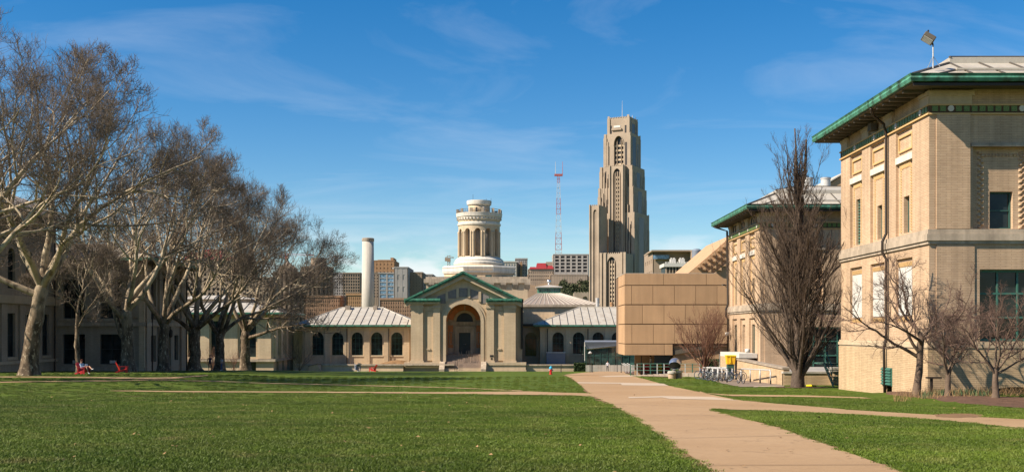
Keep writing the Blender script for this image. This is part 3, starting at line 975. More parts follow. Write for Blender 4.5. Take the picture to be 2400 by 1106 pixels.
hall2 = thing('brick_hall', 'farther cream brick hall with green copper eaves behind the upright bare tree', 'building', (19, 84, ground(19, 84)))
Pl2, Pf2 = pavilion(hall2, 19, 44, 84, 96.2, -4.6, (-3.3, -3.0), (1.45, 2.1), (7.85, 8.25), 9.15, 9.55, 'doors', dark_attic=True)
d = MB(); u = 11.95
d.tube([Pl2.pt(u + .5, 9.1, 1.2), Pl2.pt(u, 8.7, .2), Pl2.pt(u, 2.3, .13), Pl2.pt(u, 1.9, .3), Pl2.pt(u, 1.3, .3), Pl2.pt(u, 1.0, .13), Pl2.pt(u, -4.3, .13)], .09, 8); d.build('downpipe', m_darkpaint, hall2, smooth=True)
for u, v, s_ in ((11.3, -.4, .2), (3.2, -1.7, .2)):
    l = MB(); l.lathe([(.02, v + .3), (.2, v + .25), (.2, v), (.02, v - .05)], *Pl2.pt(u, 0, .3)[:2], 10); l.build('wall_lamp', m_whitepaint, hall2, smooth=True)
for px, d_ in ((1894, 98), (1935, 98)):
    x = PX(px, d_); z1 = PZ(418, d_)
    v = thing('roof_vent', 'grey-green cylinder vent on the far hall roof, %s of the pair' % ('left' if px < 1900 else 'right'), 'roof vent', (x, d_, PZ(440, d_)), 'vents on the far hall roof')
    b = MB(); b.lathe([(.42, PZ(445, d_)), (.42, z1 - .1), (.46, z1 - .1), (.46, z1)], x, d_, 20); b.build('vent_drum', m_ac, v, smooth=False)
    c = MB(); c.lathe([(.47, z1), (.44, z1 + .06), (.05, z1 + .12)], x, d_, 20); c.build('vent_cap', m_grey, v)
# a taller cream block behind the far hall
t = thing('cream_block', 'plain cream block rising behind the far hall roof beside the vents', 'building', (PX(1990, 112), 112, 9))
b = MB(); b.prism([W(1925, 442, 112), W(2060, 442, 112), W(2060, 396, 112), W(1990, 402, 112)], (0, 14, 0)); b.build('wall', m_panel, t)
c = MB(); c.prism([W(1922, 441, 111.8), W(1990, 400.5, 111.8), W(1990, 397.5, 111.8), W(1919, 440, 111.8)], (0, 14, 0)); c.build('coping', m_coping, t)
# ------------------------------------------------------------------ tan clad box hanging over the walk
box = thing('clad_block', 'tan panel-clad block cantilevered over the walk beside the glass entrance', 'building', (PX(1580, 105), 105, ground(16, 105)))
D0 = 105.0
def z7(x, y): return (1440 + .3074 * x, 560 + .3074 * y)
b = MB()
xl, xr = PX(1464, D0), PX(1708, D0)
zt, zbm = PZ(640.3, D0), PZ(832, D0)
xs_ = PX(z7(445, 0)[0], D0); z5 = PZ(z7(0, 797)[1], D0)
b.box(xl + .07, xs_ - .02, D0 + .08, D0 + 9, zbm + .05, z5)
b.prism([(xl + .07, D0 + .08, z5), (xr + 1.5, D0 + .08, z5 - .3), (xr + 1.5, D0 + .08, PZ(668, D0) - 1.2), (PX(1680, D0) - .05, D0 + .08, zt - .07), (xl + .07, D0 + .08, zt - .07)], (0, 9, 0))
b.build('panel_backing', m_paneldark, box)
rows = [(262, 351, [78, 375, 701, 880]), (354, 498, [78, 130, 293, 457, 620, 783, 880]), (502, 646, [78, 213, 378, 541, 705, 880]), (650, 797, [78, 133, 297, 460, 668, 880]), (800, 885, [78, 380, 445])]
gap = .018
for ri, (ya_, yb_, xx) in enumerate(rows):
    for xa_, xb_ in zip(xx[:-1], xx[1:]):
        x0, y0 = z7(xa_, ya_); x1, y1 = z7(xb_, yb_)
        X0, X1, Z1, Z0 = PX(x0, D0) + gap, PX(x1, D0) - gap, PZ(y0, D0) - gap, PZ(y1, D0) + gap
        p = MB()
        if ri == 0 and xb_ == 880:
            xc = PX(1681, D0)
            p.prism([(X0, D0, Z0), (X1, D0, Z0), (X1, D0, Z0 + .05), (xc, D0, Z1), (X0, D0, Z1)], (0, .06, 0))
        else:
            p.box(X0, X1, D0, D0 + .06, Z0, Z1)
        p.build('panel', m_panel, box)
for (ya_, yb_, _) in rows:
    y0 = z7(0, ya_)[1]; y1 = z7(0, yb_)[1]
    for k in range(2):
        p = MB(); p.box(xl, xl + .05, D0 + .075 + k * 3.1 + gap, D0 + .075 + (k + 1) * 3.1 - gap, PZ(y1, D0) + gap, PZ(y0, D0) - gap); p.build('panel', m_panel, box)
p = MB(); p.box(xl, xr + 1.5, D0, D0 + 9, zt - .07, zt - .01) if False else p.prism([(xl, D0 + .02, zt - .06), (xl, D0 + 9, zt - .06), (PX(1680, D0), D0 + 9, zt - .06), (PX(1680, D0), D0 + .02, zt - .06)], (0, 0, .07)); p.build('roof_cap', m_coping, box)
# wall further in below, with the sloping dark soffit and the dark doorway
lw = MB(); lw.box(PX(1488, 114), 24, 114, 114.3, -6, -.2); lw.build('lower_wall', m_brownconc if False else m_panel, box)
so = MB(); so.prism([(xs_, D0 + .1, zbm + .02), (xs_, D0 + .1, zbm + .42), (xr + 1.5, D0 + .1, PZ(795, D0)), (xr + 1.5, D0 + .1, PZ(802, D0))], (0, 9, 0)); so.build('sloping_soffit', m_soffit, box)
iw = MB()
for k in range(4):
    iw = MB(); iw.box(xs_ + .12, xr + 1.3, D0 + .35, D0 + .6, -5.2 + k * .95, -5.2 + (k + 1) * .95 - .03); iw.build('lower_panel', m_panel, box)
dd = MB(); dd.box(PX(1534, 113.7), PX(1572, 113.7), 113.7, 113.95, -4.6, -2.55); dd.build('doorway', m_grey, box)
cam_ = MB(); q = W(1700, 668, 104.6); cam_.tube([(q[0], q[1], q[2]), (q[0] - .35, q[1] - .3, q[2] + .02)], .07, 8); cam_.tube([(q[0], q[1] + .4, q[2]), q], .03, 6); cam_.build('security_camera', m_soffit, box)

# stepped sawtooth roof slope behind it
st = thing('sawtooth_hall', 'cream hall with sloping roof of sawtooth fins behind the tan clad block', 'building', (PX(1680, 140), 140, ground(25, 140)))
DS = 140
b = MB(); b.prism([W(1590, 660, DS), W(1720, 660, DS), W(1720, 548, DS), W(1655, 605, DS), W(1618, 636, DS)], (0, 20, 0)); b.prism([W(1590, 660, DS), W(1720, 660, DS), W(1720, 900, DS), W(1590, 900, DS)], (0, 20, 0)); b.build('wall', m_panel, st)
for r_ in range(4):
    for k in range(7 - r_):
        t_ = (k + .3 * r_) / 7
        px_ = 1632 + 82 * t_ + r_ * 9; py_ = 627 - 66 * t_ + r_ * 8
        f = MB(); a = W(px_, py_, DS - .05); b_ = W(px_ + 8, py_ - 5.5, DS - .05); c_ = W(px_ + 8.5, py_ + 1.2, DS - .05)
        f.prism([a, c_, b_], (0, -.5, 0)); f.build('roof_fin', m_panel, st)

# glass entrance pavilion
gp = thing('glass_pavilion', 'green glass entrance pavilion with a tilted grey roof below the tan block', 'building', (PX(1420, 187), 187, ground(15, 187)))
DG = 187.0
Pg = Plane((PX(1374, DG), DG, 0), (1, .0, 0), (0, -1, 0))
wdt = PX(1500, DG) - PX(1374, DG)
r = MB(); r.hexa([W(1375, 818, DG), W(1500, 806, DG), W(1500, 806, DG + 9), W(1372, 812, DG + 9), W(1370.5, 801, DG - .4), W(1500, 800.5, DG - .4), W(1500, 797, DG + 9), W(1370, 797, DG + 9)]); r.build('roof', m_grey, gp)
r = MB(); r.hexa([W(1375, 819, DG - .1), W(1500, 807, DG - .1), W(1500, 807, DG), W(1375, 819, DG), W(1375, 817.5, DG - .42), W(1500, 805.5, DG - .42), W(1500, 805.5, DG), W(1375, 817.5, DG)]); r.build('roof_trim', m_whitepaint, gp)
gzb, gzt = PZ(855, DG), PZ(812, DG)
i = 0; u = 0
while u < wdt - .1:
    g = MB(); pbox(g, Pg, u + .04, u + 1.16, gzb, gzt + (.0), -.05, 0); g.build('pane', m_glassg, gp)
    m_ = MB(); pbox(m_, Pg, u - .03, u + .03, gzb, gzt, -.06, .08); m_.build('mullion', m_greenframe, gp)
    u += 1.2
g = MB(); g.quad((PX(1374, DG), DG, gzb), (PX(1374, DG), DG + 8, gzb), (PX(1374, DG), DG + 8, gzt), (PX(1374, DG), DG, gzt)); g.build('pane', m_glassg, gp)
tr = MB(); pbox(tr, Pg, 0, wdt, gzb + 1.5, gzb + 1.56, -.02, .06); tr.build('transom', m_greenframe, gp)
bs = MB(); pbox(bs, Pg, -.1, wdt, gzb - 1.2, gzb, -.2, .12); bs.build('plinth', m_coping, gp)
ps = MB(); q = W(1370.5, 801, DG - .3); ps.tube([(q[0], q[1], PZ(801, DG)), (q[0], q[1], PZ(845, DG))], .06, 8); ps.build('post', m_whitepaint, gp)
ck = MB(); ck.box(PX(1374, DG) + .3, PX(1500, DG), DG + 7.6, DG + 7.8, gzb, gzt); ck.build('inner_wall', m_darkframe, gp)

# ------------------------------------------------------------------ domed engineering hall at the end of the mall
ham = thing('domed_hall', 'tan brick hall with green pediment, tall arched portal and round white tower', 'building', (-8.4, 190, ground(-8.4, 190)))
HC = -8.42; HY = 190.0; hw = 9.05
Ph = Plane((HC, HY, 0), (1, 0, 0), (0, -1, 0))
zg_, ze_, za_ = -7.3, 4.95, 9.2
pl = -5.42                      # top of the plinth
fl_ = -4.08                     # portal floor
w1 = MB()
wall(w1, Ph, -hw, hw, pl, ze_, [(-3.0, 3.0, pl, 4.65, 'round')], depth=1.1)
w1.poly([Ph.pt(-hw, ze_), Ph.pt(hw, ze_), Ph.pt(0, za_)])
# flank walls
w1.quad(Ph.pt(-hw, pl), Ph.pt(-hw, pl, -14), Ph.pt(-hw, ze_, -14), Ph.pt(-hw, ze_)); w1.quad(Ph.pt(hw, pl), Ph.pt(hw, pl, -2.2), Ph.pt(hw, ze_, -2.2), Ph.pt(hw, ze_))
w1.box(HC + hw - .02, HC + hw + 1.15, HY + 2.2, HY + 14, pl, ze_)
w1.build('wall', m_tan, ham)
# pilasters with base and cap
for u0, u1 in ((-9.05, -6.95), (-5.2, -3.95 - .05), (4.0, 5.3), (7.0, 9.05)):
    p = MB(); pbox(p, Ph, u0, u1, pl + .3, 3.9, -.05, .5); p = p.build('pilaster', m_tan, ham)
    c = MB(); pbox(c, Ph, u0 - .14, u1 + .14, 3.9, 4.25, -.05, .64); pbox(c, Ph, u0 - .05, u1 + .05, 4.25, 4.93, -.05, .54); c.build('capital', m_stonetan, p)
    c = MB(); pbox(c, Ph, u0 - .14, u1 + .14, pl, pl + .3, -.05, .64); c.build('base', m_stonetan, p)
for u0, u1 in ((-6.95, -5.2), (5.3, 7.0)):
    p = MB(); pbox(p, Ph, u0 + .75, u1, pl + .3, 3.3, -.05, .22); p.build('pilaster', m_tan, ham)
    p = MB(); pbox(p, Ph, u0 + .6, u0 + 1.25, -3.3, -3.05, -.05, .36); p.build('bracket', m_stonetan, ham)
    p = MB(); pbox(p, Ph, u0, u1, 3.5, 4.2, -.05, .2); p.build('recess_head', m_stonetan, ham)
# arch surround
a_ = MB()
ro_, ri_ = 3.95, 3.0; sp = 1.65
def archring(mb, P, ri, ro, sp, w0, w1, n=28, vb=None):
    for i in range(n):
        t0, t1 = math.pi * i / n, math.pi * (i + 1) / n
        pts = []
        for w in (w0, w1):
            for r_, t_ in ((ri, t0), (ro, t0), (ro, t1), (ri, t1)):
                pts.append(P.pt(-r_ * math.cos(t_), sp + r_ * math.sin(t_), w))
        mb.hexa(pts)
    if vb is not None:
        for s_ in (-1, 1):
            a, b = sorted((s_ * ri, s_ * ro)); pbox(mb, P, a, b, vb, sp, w0, w1)
archring(a_, Ph, 3.0, 3.55, sp, -.05, .3, vb=pl); archring(a_, Ph, 3.55, 3.95, sp, -.05, .18, vb=pl)
smooth_by_angle(a_.build('arch_surround', m_stonetan, ham), 30)
# pediment: raking cornice, returns, tympanum
for s_ in (-1, 1):
    rk = MB()
    p0 = (s_ * (hw + 1.05), ze_ + .12); p1 = (0, 9.98)
    dx, dz = p1[0] - p0[0], p1[1] - p0[1]; L_ = math.hypot(dx, dz)
    nx_, nz_ = -dz / L_ * s_ * -1, abs(dx) / L_
    def strip(mb, o0, o1, w0, w1):
        mb.hexa([Ph.pt(p0[0], p0[1] + o0, w0), Ph.pt(p1[0], p1[1] + o0, w0), Ph.pt(p1[0], p1[1] + o0, w1), Ph.pt(p0[0], p0[1] + o0, w1),
                 Ph.pt(p0[0], p0[1] + o1, w0), Ph.pt(p1[0], p1[1] + o1, w0), Ph.pt(p1[0], p1[1] + o1, w1), Ph.pt(p0[0], p0[1] + o1, w1)])
    strip(rk, -.28, .0, -.2, 1.25); strip(rk, .0, .3, -.2, 1.45)
    rk.build('raking_cornice', m_copper, ham)
    st_ = MB(); strip(st_, -1.0, -.3, -.1, .85); st_.build('raking_moulding', m_stonetan, ham)
    md = MB(); strip(md, -.42, -.3, .85, 1.05); md.build('raking_moulding', m_stonedark, ham)
    rt = MB(); a, b = sorted((s_ * (hw + 1.1), s_ * 3.95)); pbox(rt, Ph, a, b, ze_, ze_ + .28, -.1, 1.2); pbox(rt, Ph, a, b, ze_ + .28, ze_ + .62, -.1, 1.4); rt.build('cornice_return', m_copperl, ham)
    us = MB(); pbox(us, Ph, a + .1, b - .05, ze_ - .34, ze_, -.1, .95); us.build('cornice_moulding', m_stonetan, ham)
for u, zt_, zb_ in ((0, 7.65, 5.85), (-1.95, 7.0, 5.6), (1.95, 7.0, 5.6), (-3.75, 6.25, 4.7), (3.75, 6.25, 4.7)):
    p = MB(); w_ = .72
    k_ = .36
    p.prism([Ph.pt(u - w_, zb_, .0), Ph.pt(u + w_, zb_, .0), Ph.pt(u + w_, zt_ - (abs(u + w_) - abs(u)) * k_, .0), Ph.pt(u - w_, zt_ - (abs(u - w_) - abs(u)) * k_, .0)], (0, -.07, 0))
    p.build('tympanum_panel', m_purple, ham)
for u, zt_, zb_ in ((-.98, 7.4, 5.7), (.98, 7.4, 5.7), (-2.85, 6.8, 5.0), (2.85, 6.8, 5.0)):
    p = MB(); pbox(p, Ph, u - .22, u + .22, zb_, zt_, -.02, .2); p.build('tympanum_rib', m_stonetan, ham)
# pediment roof running back
rf = MB()
for s_ in (-1, 1):
    rf.quad(Ph.pt(s_ * (hw + 1.0), ze_ + .4, 1.3), Ph.pt(0, 10.2, 1.3), Ph.pt(0, 10.2, -30), Ph.pt(s_ * (hw + 1.0), ze_ + .4, -30))
rf.build('gable_roof', m_dkroof, ham)
eg = MB(); eg.box(HC + hw + .7, HC + hw + 1.35, HY - 1.0, HY + 14, ze_ + .05, ze_ + .55); eg.build('eave', m_darkpaint, ham)
eg = MB(); eg.box(HC + hw + .9, HC + hw + 1.3, HY + 1.9, HY + 2.6, -3.2, 4.9); eg.build('downpipe', m_darkpaint, ham)
# niche
nb = 5.6
n_ = MB()
n_.quad(Ph.pt(-3, fl_, -1.1), Ph.pt(-3, fl_, -nb), Ph.pt(-3, sp, -nb), Ph.pt(-3, sp, -1.1)); n_.quad(Ph.pt(3, fl_, -1.1), Ph.pt(3, fl_, -nb), Ph.pt(3, sp, -nb), Ph.pt(3, sp, -1.1))
n_.build('niche_wall', m_stonetan, ham)
v_ = MB()
for i in range(20):
    t0, t1 = math.pi * i / 20, math.pi * (i + 1) / 20
    v_.quad(Ph.pt(-3*math.cos(t0), sp + 3*math.sin(t0), -1.1), Ph.pt(-3*math.cos(t1), sp + 3*math.sin(t1), -1.1), Ph.pt(-3*math.cos(t1), sp + 3*math.sin(t1), -nb), Ph.pt(-3*math.cos(t0), sp + 3*math.sin(t0), -nb))
v_.build('niche_vault', m_terra, ham, smooth=True)
bkw = MB()
wall(bkw, Ph, -3.1, 3.1, fl_, 4.9, [(-1.02, 1.02, fl_, -.32), (-1.5, 1.5, 1.62, 3.3, 'round')], w=-nb, depth=.3)
bkw.build('niche_back', m_stonetan, ham)
for s_ in (-1, 1):
    a, b = sorted((s_ * 2.08, s_ * 2.98)); q_ = MB(); pbox(q_, Ph, a, b, fl_ + 1.05, .98, -nb, -nb + .06); q_.build('terracotta_panel', m_terra, ham)
    q_ = MB(); tt_ = np.linspace(.12, math.pi / 2 - .05, 8)
    for t0, t1 in zip(tt_[:-1], tt_[1:]):
        q_.hexa([Ph.pt(s_ * r_ * math.cos(t_), 1.66 + r_ * math.sin(t_), w) for w in (-nb, -nb + .07) for r_, t_ in ((2.0, t0), (2.92, t0), (2.92, t1), (2.0, t1))])
    q_.build('terracotta_panel', m_terra, ham)
tr = MB(); archring(tr, Ph, 1.5, 1.95, 1.7, -nb - .02, -nb + .2); smooth_by_angle(tr.build('lunette_surround', m_stonetan, ham), 30)
tr = MB()
for s_ in (-1, 1):
    a, b = sorted((s_ * 1.02, s_ * 1.75)); pbox(tr, Ph, a, b, fl_, .35, -nb, -nb + .3)
    a, b = sorted((s_ * 1.8, s_ * 2.05)); pbox(tr, Ph, a, b, fl_, 1.2, -nb, -nb + .2)
pbox(tr, Ph, -1.02, 1.02, -.32, .35, -nb, -nb + .3); pbox(tr, Ph, -2.0, 2.0, .35, .75, -nb, -nb + .45); pbox(tr, Ph, -3, 3, 1.0, 1.62, -nb, -nb + .25); pbox(tr, Ph, -3, -2.05, fl_, fl_ + 1.0, -nb, -nb + .12); pbox(tr, Ph, 2.05, 3, fl_, fl_ + 1.0, -nb, -nb + .12)
tr.build('door_surround', m_stone, ham)
for s_ in (-1, 1):
    a, b = sorted((s_ * 2.15, s_ * 2.75)); t_ = MB()
    for q in ((a, a + .12, -2.4, -.2), (b - .12, b, -2.4, -.2), (a, b, -2.4, -2.28), (a, b, -.32, -.2)): pbox(t_, Ph, *q, -nb, -nb + .14)
    t_ = t_.build('side_window', m_stone, ham)
    g = MB(); pbox(g, Ph, a + .12, b - .12, -2.28, -.32, -nb + .01, -nb + .03); g.build('pane', m_glass, t_)
dr = MB(); pbox(dr, Ph, -1.02, 0 - .004, fl_, -.32, -nb - .25, -nb - .18); dr = dr.build('door', m_darkframe, ham)
h_ = MB(); h_.lathe([(.02, -2.5), (.09, -2.4), (.02, -2.3)], HC - .12, HY + nb + .1, 10); h_.build('handle', m_steel, dr)
dr = MB(); pbox(dr, Ph, .004, 1.02, fl_, -.32, -nb - .25, -nb - .18); dr = dr.build('door', m_darkframe, ham)
bb_ = MB(); pbox(bb_, Ph, -1.1, 1.1, fl_, -.3, -nb - .5, -nb - .35); bb_.build('door_backing', m_gothicdark, ham)  # dark backing added behind the leaves to stop light in the door gap
h_ = MB(); h_.lathe([(.02, -2.5), (.1, -2.4), (.02, -2.3)], HC + .15, HY + nb + .1, 10); h_.build('handle', m_steel, dr)
window(Ph, -1.5, 1.5, 1.62, 3.3, 'round', -nb - .2, ham, m_darkframe, m_gothicdark, cols=4, rows=1, name='lunette_window')
# stair with cheek walls and rails
ns = 14; rise_ = (fl_ + 7.02) / ns
for k in range(ns):
    s = MB(); y0 = HY - 2.6 + k * .34
    s.box(HC - 3.1, HC + 3.1, y0, y0 + .36 if k < ns - 1 else HY + nb, -7.3, -7.02 + rise_ * (k + 1))
    s.build('step', m_stonetan if k < 3 else m_plaza, ham)
for s_ in (-1, 1):
    a, b = sorted((s_ * 3.1, s_ * 4.0)); c = MB()
    c.prism([(HC + a, HY - 3.4, -7.3), (HC + a, HY - .2, -7.3), (HC + a, HY - .2, pl + .12), (HC + a, HY - 1.2, pl + .12), (HC + a, HY - 3.4, -6.5)], (b - a, 0, 0)); c.build('cheek_wall', m_stone, ham)
for k in (-1.35, -.7, .5, 1.1):
    h_ = MB()
    y0, z0_ = (HY - 2.6, -6.95) if k < -1 else (HY - .6, -5.4)
    for dx in (0, .35):
        h_.tube([(HC + k + dx, y0, z0_), (HC + k + dx, y0, z0_ + 1.0), (HC + k + dx, y0 + 1.7, z0_ + 2.0), (HC + k + dx, y0 + 1.7, z0_ + 1.0)], .03, 6)
    h_.build('handrail', m_iron, ham)
# plinth along the whole front
for a, b in ((-10.1, -4.0), (4.0, 10.8)):
    p = MB(); pbox(p, Ph, a, b, -7.3, -5.9, -.6, 1.0); pbox(p, Ph, a - .06, b + .06, -5.9, pl, -.6, 1.15); pbox(p, Ph, a - .1, b + .1, -7.3, -6.75, -.6, 1.35)
    p.build('plinth', m_stonetan, ham)
pq = MB(); pbox(pq, Ph, 4.6, 5.2, -4.5, -4.15, .5, .54); pq.build('plaque', m_iron, ham); pq = MB(); pbox(pq, Ph, 4.75, 5.05, -4.95, -4.65, .5, .54); pq.build('plaque', m_iron, ham)

def wing(xa, xb, Y, ze, zb, wins, wt, ws, parent, roof_y1, ridge, hipL, hipR, rz, wid=2.05, pil=None):
    Pw = Plane((0, Y, 0), (1, 0, 0), (0, -1, 0))
    w_ = MB()
    wall(w_, Pw, xa, xb, zb, ze, [(c - wid/2, c + wid/2, ws, wt, 'round') for c in wins], depth=.45)
    w_.quad((xa, Y, zb), (xa, Y + 16, zb), (xa, Y + 16, ze), (xa, Y, ze)); w_.build('wing_wall', m_tan, parent)
    for c in wins:
        window(Pw, c - wid/2, c + wid/2, ws, wt, 'round', -.38, parent, m_greenframe, m_glass, cols=3, rows=3, name='arched_window')
        s = MB(); pbox(s, Pw, c - wid/2 - .2, c + wid/2 + .2, ws - .25, ws, -.3, .12); s.build('sill', m_stonetan, parent)
        r = MB()
        for i in range(14):
            t0, t1 = math.pi*i/14, math.pi*(i+1)/14; pts = []
            for w in (-.02, .1):
                for r_, t_ in ((wid/2, t0), (wid/2 + .28, t0), (wid/2 + .28, t1), (wid/2, t1)):
                    pts.append(Pw.pt(c - r_*math.cos(t_), wt - wid/2 + r_*math.sin(t_), w))
            r.hexa(pts)
        r.build('arch_ring', m_stonetan, parent)
    mids = [(a + b) / 2 for a, b in zip(wins[:-1], wins[1:])] + [wins[0] - 1.75, wins[-1] + 1.75]
    for c in mids:
        if not (xa < c < xb): continue
        p = MB(); pbox(p, Pw, c - .5, c + .5, zb + .5, ze - .45, -.02, .2); p.build('pilaster', m_tan, parent)
    b_ = MB(); pbox(b_, Pw, xa - .1, xb, zb, zb + .5, -.02, .28); pbox(b_, Pw, xa - .1, xb, ze - .45, ze - .1, -.02, .24); b_.build('string_course', m_stonetan, parent)
    # roof with standing seams
    ov = 1.25
    e0, e1, y0 = xa - ov * (1 if hipL else 0), xb + ov * (1 if hipR else 0), Y - ov
    r = MB()
    A, B = (e0, y0, ze + .32), (e1, y0, ze + .32)
    C1, D1 = (ridge[1], roof_y1, rz), (ridge[0], roof_y1, rz)
    r.quad(A, B, C1, D1)
    if hipL: r.poly([A, D1, (e0, 2*roof_y1 - y0, ze + .32)])
    if hipR: r.poly([B, (e1, 2*roof_y1 - y0, ze + .32), C1])
    r.quad(D1, C1, (e1, 2*roof_y1 - y0, ze + .32), (e0, 2*roof_y1 - y0, ze + .32))
    ro = r.build('roof', m_metalroof, parent)
    x = e0 + .7
    while x < e1:
        # each seam runs straight up the slope until it meets a hip or the ridge
        t_ = 1.0
        if x < ridge[0]: t_ = (x - e0) / max(ridge[0] - e0, .01)
        if x > ridge[1]: t_ = (e1 - x) / max(e1 - ridge[1], .01)
        t_ = min(1, max(.02, t_))
        s = MB(); p0 = Vector((x, y0, ze + .32)); p1 = Vector((x, y0 + (roof_y1 - y0)*t_, ze + .32 + (rz - ze - .32)*t_))
        s.hexa([p0 + Vector((-.032,0,0)), p0 + Vector((.032,0,0)), p1 + Vector((.032,0,0)), p1 + Vector((-.032,0,0)), p0 + Vector((-.032,0,.09)), p0 + Vector((.032,0,.09)), p1 + Vector((.032,0,.09)), p1 + Vector((-.032,0,.09))])
        s.build('seam', m_seam, ro); x += 1.38
    for a, b, ok in ((A, D1, hipL), (B, C1, hipR), (D1, C1, True)):
        if ok:
            s = MB(); s.tube([a, b], .12, 6); s.build('seam', m_metalroof, ro)
    g = MB(); g.box(e0, e1, y0 - .14, y0 + .12, ze + .02, ze + .3); g.build('gutter', m_copper, parent)
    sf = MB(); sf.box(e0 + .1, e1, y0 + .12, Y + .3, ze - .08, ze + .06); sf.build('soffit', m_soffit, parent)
    return Pw
s196 = 196 / F; s198 = 198 / F
lx = [(px - 1200) * s196 for px in (745, 791, 837, 883, 930)]
Pw = wing(PX(709, 196), HC - hw, 196, PZ(765, 196), -7.3, lx, PZ(778, 196), PZ(832, 196), ham, 206, (PX(801, 206), PX(897, 206)), True, True, PZ(720.5, 206))
for px in (813, 911):
    d = MB(); x = PX(px, 195.6); d.tube([(x, 195.62, .4), (x, 195.62, -7)], .08, 6); d.build('downpipe', m_darkpaint, ham)
rx = [(px - 1200) * s198 for px in (1308, 1356, 1402, 1447)]
wing(PX(1266, 198), 26, 198, PZ(765, 198), -7.3, rx, PZ(778, 198), PZ(829, 198), ham, 207, (PX(1357, 207), 30), True, False, PZ(720, 207))
for px in (1283, 1378):
    d = MB(); x = PX(px, 197.6); d.tube([(x, 197.62, .4), (x, 197.62, -7)], .08, 6); d.build('downpipe', m_darkpaint, ham)
# recessed link
Pk = Plane((0, 203, 0), (1, 0, 0), (0, -1, 0))
k = MB(); c = PX(1244, 203); wall(k, Pk, HC + hw, PX(1266, 203) + 1, -7.3, PZ(742, 203), [(c - 1.05, c + 1.05, PZ(834, 203), PZ(779, 203), 'round')], depth=.4); k.box(HC + hw, PX(1300, 203), 203.1, 214, PZ(764, 203), PZ(742, 203)); k.build('link_wall', m_tan, ham)
window(Pk, c - 1.05, c + 1.05, PZ(834, 203), PZ(779, 203), 'round', -.35, ham, m_greenframe, m_glass, cols=3, rows=3, name='arched_window')
k = MB(); k.box(HC + hw, PX(1300, 202), 202.2, 203.3, PZ(764, 203), PZ(759, 203)); k.build('link_cornice', m_darkpaint, ham)
k = MB(); k.box(HC + hw + .5, PX(1300, 205), 205, 205.1, PZ(742, 205), PZ(731, 205)); k.build('parapet', m_stonetan, ham)
# rear block with ribbed pyramid roof and lantern
RB = 226.0
xa_, xb_ = PX(1222, RB), PX(1400, RB)
b = MB(); b.box(xa_, xb_, RB, RB + 18, -8, PZ(719, RB)); b.build('rear_wall', m_stonetan, ham)
b = MB(); b.box(xa_ - .6, xb_ + .6, RB - .6, RB + 18.6, PZ(719, RB), PZ(713.5, RB)); b.build('rear_cornice', m_stone, ham)
r = MB(); zz0, zz1 = PZ(713.5, RB), PZ(687, RB + 7)
lx0, lx1 = PX(1260, RB + 7), PX(1314, RB + 7)
A = [(xa_ - .5, RB - .5, zz0), (xb_ + .5, RB - .5, zz0), (xb_ + .5, RB + 18.5, zz0), (xa_ - .5, RB + 18.5, zz0)]
B = [(lx0, RB + 7, zz1), (lx1, RB + 7, zz1), (lx1, RB + 11, zz1), (lx0, RB + 11, zz1)]
for i in range(4): r.quad(A[i], A[(i+1) % 4], B[(i+1) % 4], B[i])
ro = r.build('rear_roof', m_dkroof, ham)
for i in range(17):
    t_ = i / 16; s = MB(); p0 = Vector(A[0]).lerp(Vector(A[1]), t_); p1 = Vector(B[0]).lerp(Vector(B[1]), t_)
    if abs(p0.x - p1.x) >= 0: s.tube([p0, p1], .09, 5); s.build('seam', m_dkseam, ro)
l = MB(); l.box(lx0, lx1, RB + 7, RB + 11, zz1, PZ(674, RB + 7)); l = l.build('lantern', m_copperl, ham)
for k in range(9):
    x = lx0 + .2 + (lx1 - lx0 - .4) * k / 9
    s = MB(); s.box(x, x + .32, RB + 6.93, RB + 7.02, zz1 + .35, PZ(676, RB + 7)); s.build('lantern_pane', m_glassg, l)
s = MB(); s.box(lx0 - .35, lx1 + .35, RB + 6.65, RB + 11.35, PZ(674, RB + 7), PZ(671.5, RB + 7)); cx_0, cy_0 = (lx0 + lx1) / 2, RB + 9
zc0, zc1 = PZ(671.5, RB + 7), PZ(667.5, RB + 9)
for i, (a, b_) in enumerate((((lx0-.35, RB+6.65), (lx1+.35, RB+6.65)), ((lx1+.35, RB+6.65), (lx1+.35, RB+11.35)), ((lx1+.35, RB+11.35), (lx0-.35, RB+11.35)), ((lx0-.35, RB+11.35), (lx0-.35, RB+6.65)))):
    s.poly([(*a, zc0), (*b_, zc0), (cx_0, cy_0, zc1)])
s.build('lantern_cap', m_concrete, l)
s = MB(); s.lathe([(.15, zc1 - .2), (.15, zc1 + .3), (.1, zc1 + .32)] + [(.42*math.sin(a), zc1 + .72 - .42*math.cos(a)) for a in np.linspace(.3, math.pi, 9)], cx_0, cy_0, 14); s.build('finial', m_steel, l, smooth=True)
for px, py0, py1, mt in ((1400, 690, 718, m_steelpaint), (1434, 700, 718, m_orangebrick)):
    x = PX(px, 213); s = MB(); s.lathe([(.32, PZ(730, 213)), (.32, PZ(py0 + 12, 213)), (.36, PZ(py0 + 12, 213)), (.36, PZ(py0 + 8, 213))], x, 213, 12); s.build('roof_vent', mt, ham)
for px, wpx in ((816, 12), (880, 9)):
    x = PX(px, 205); s = MB(); s.box(x - wpx*.04, x + wpx*.04, 204.4, 205.6, PZ(727, 205), PZ(716, 205)); s.build('roof_vent', m_stonedark, ham)

# --- round tower
TY = 250.0; TX = PX(1123, TY); sT = TY / F
zT = lambda py: (HZ - py) * sT
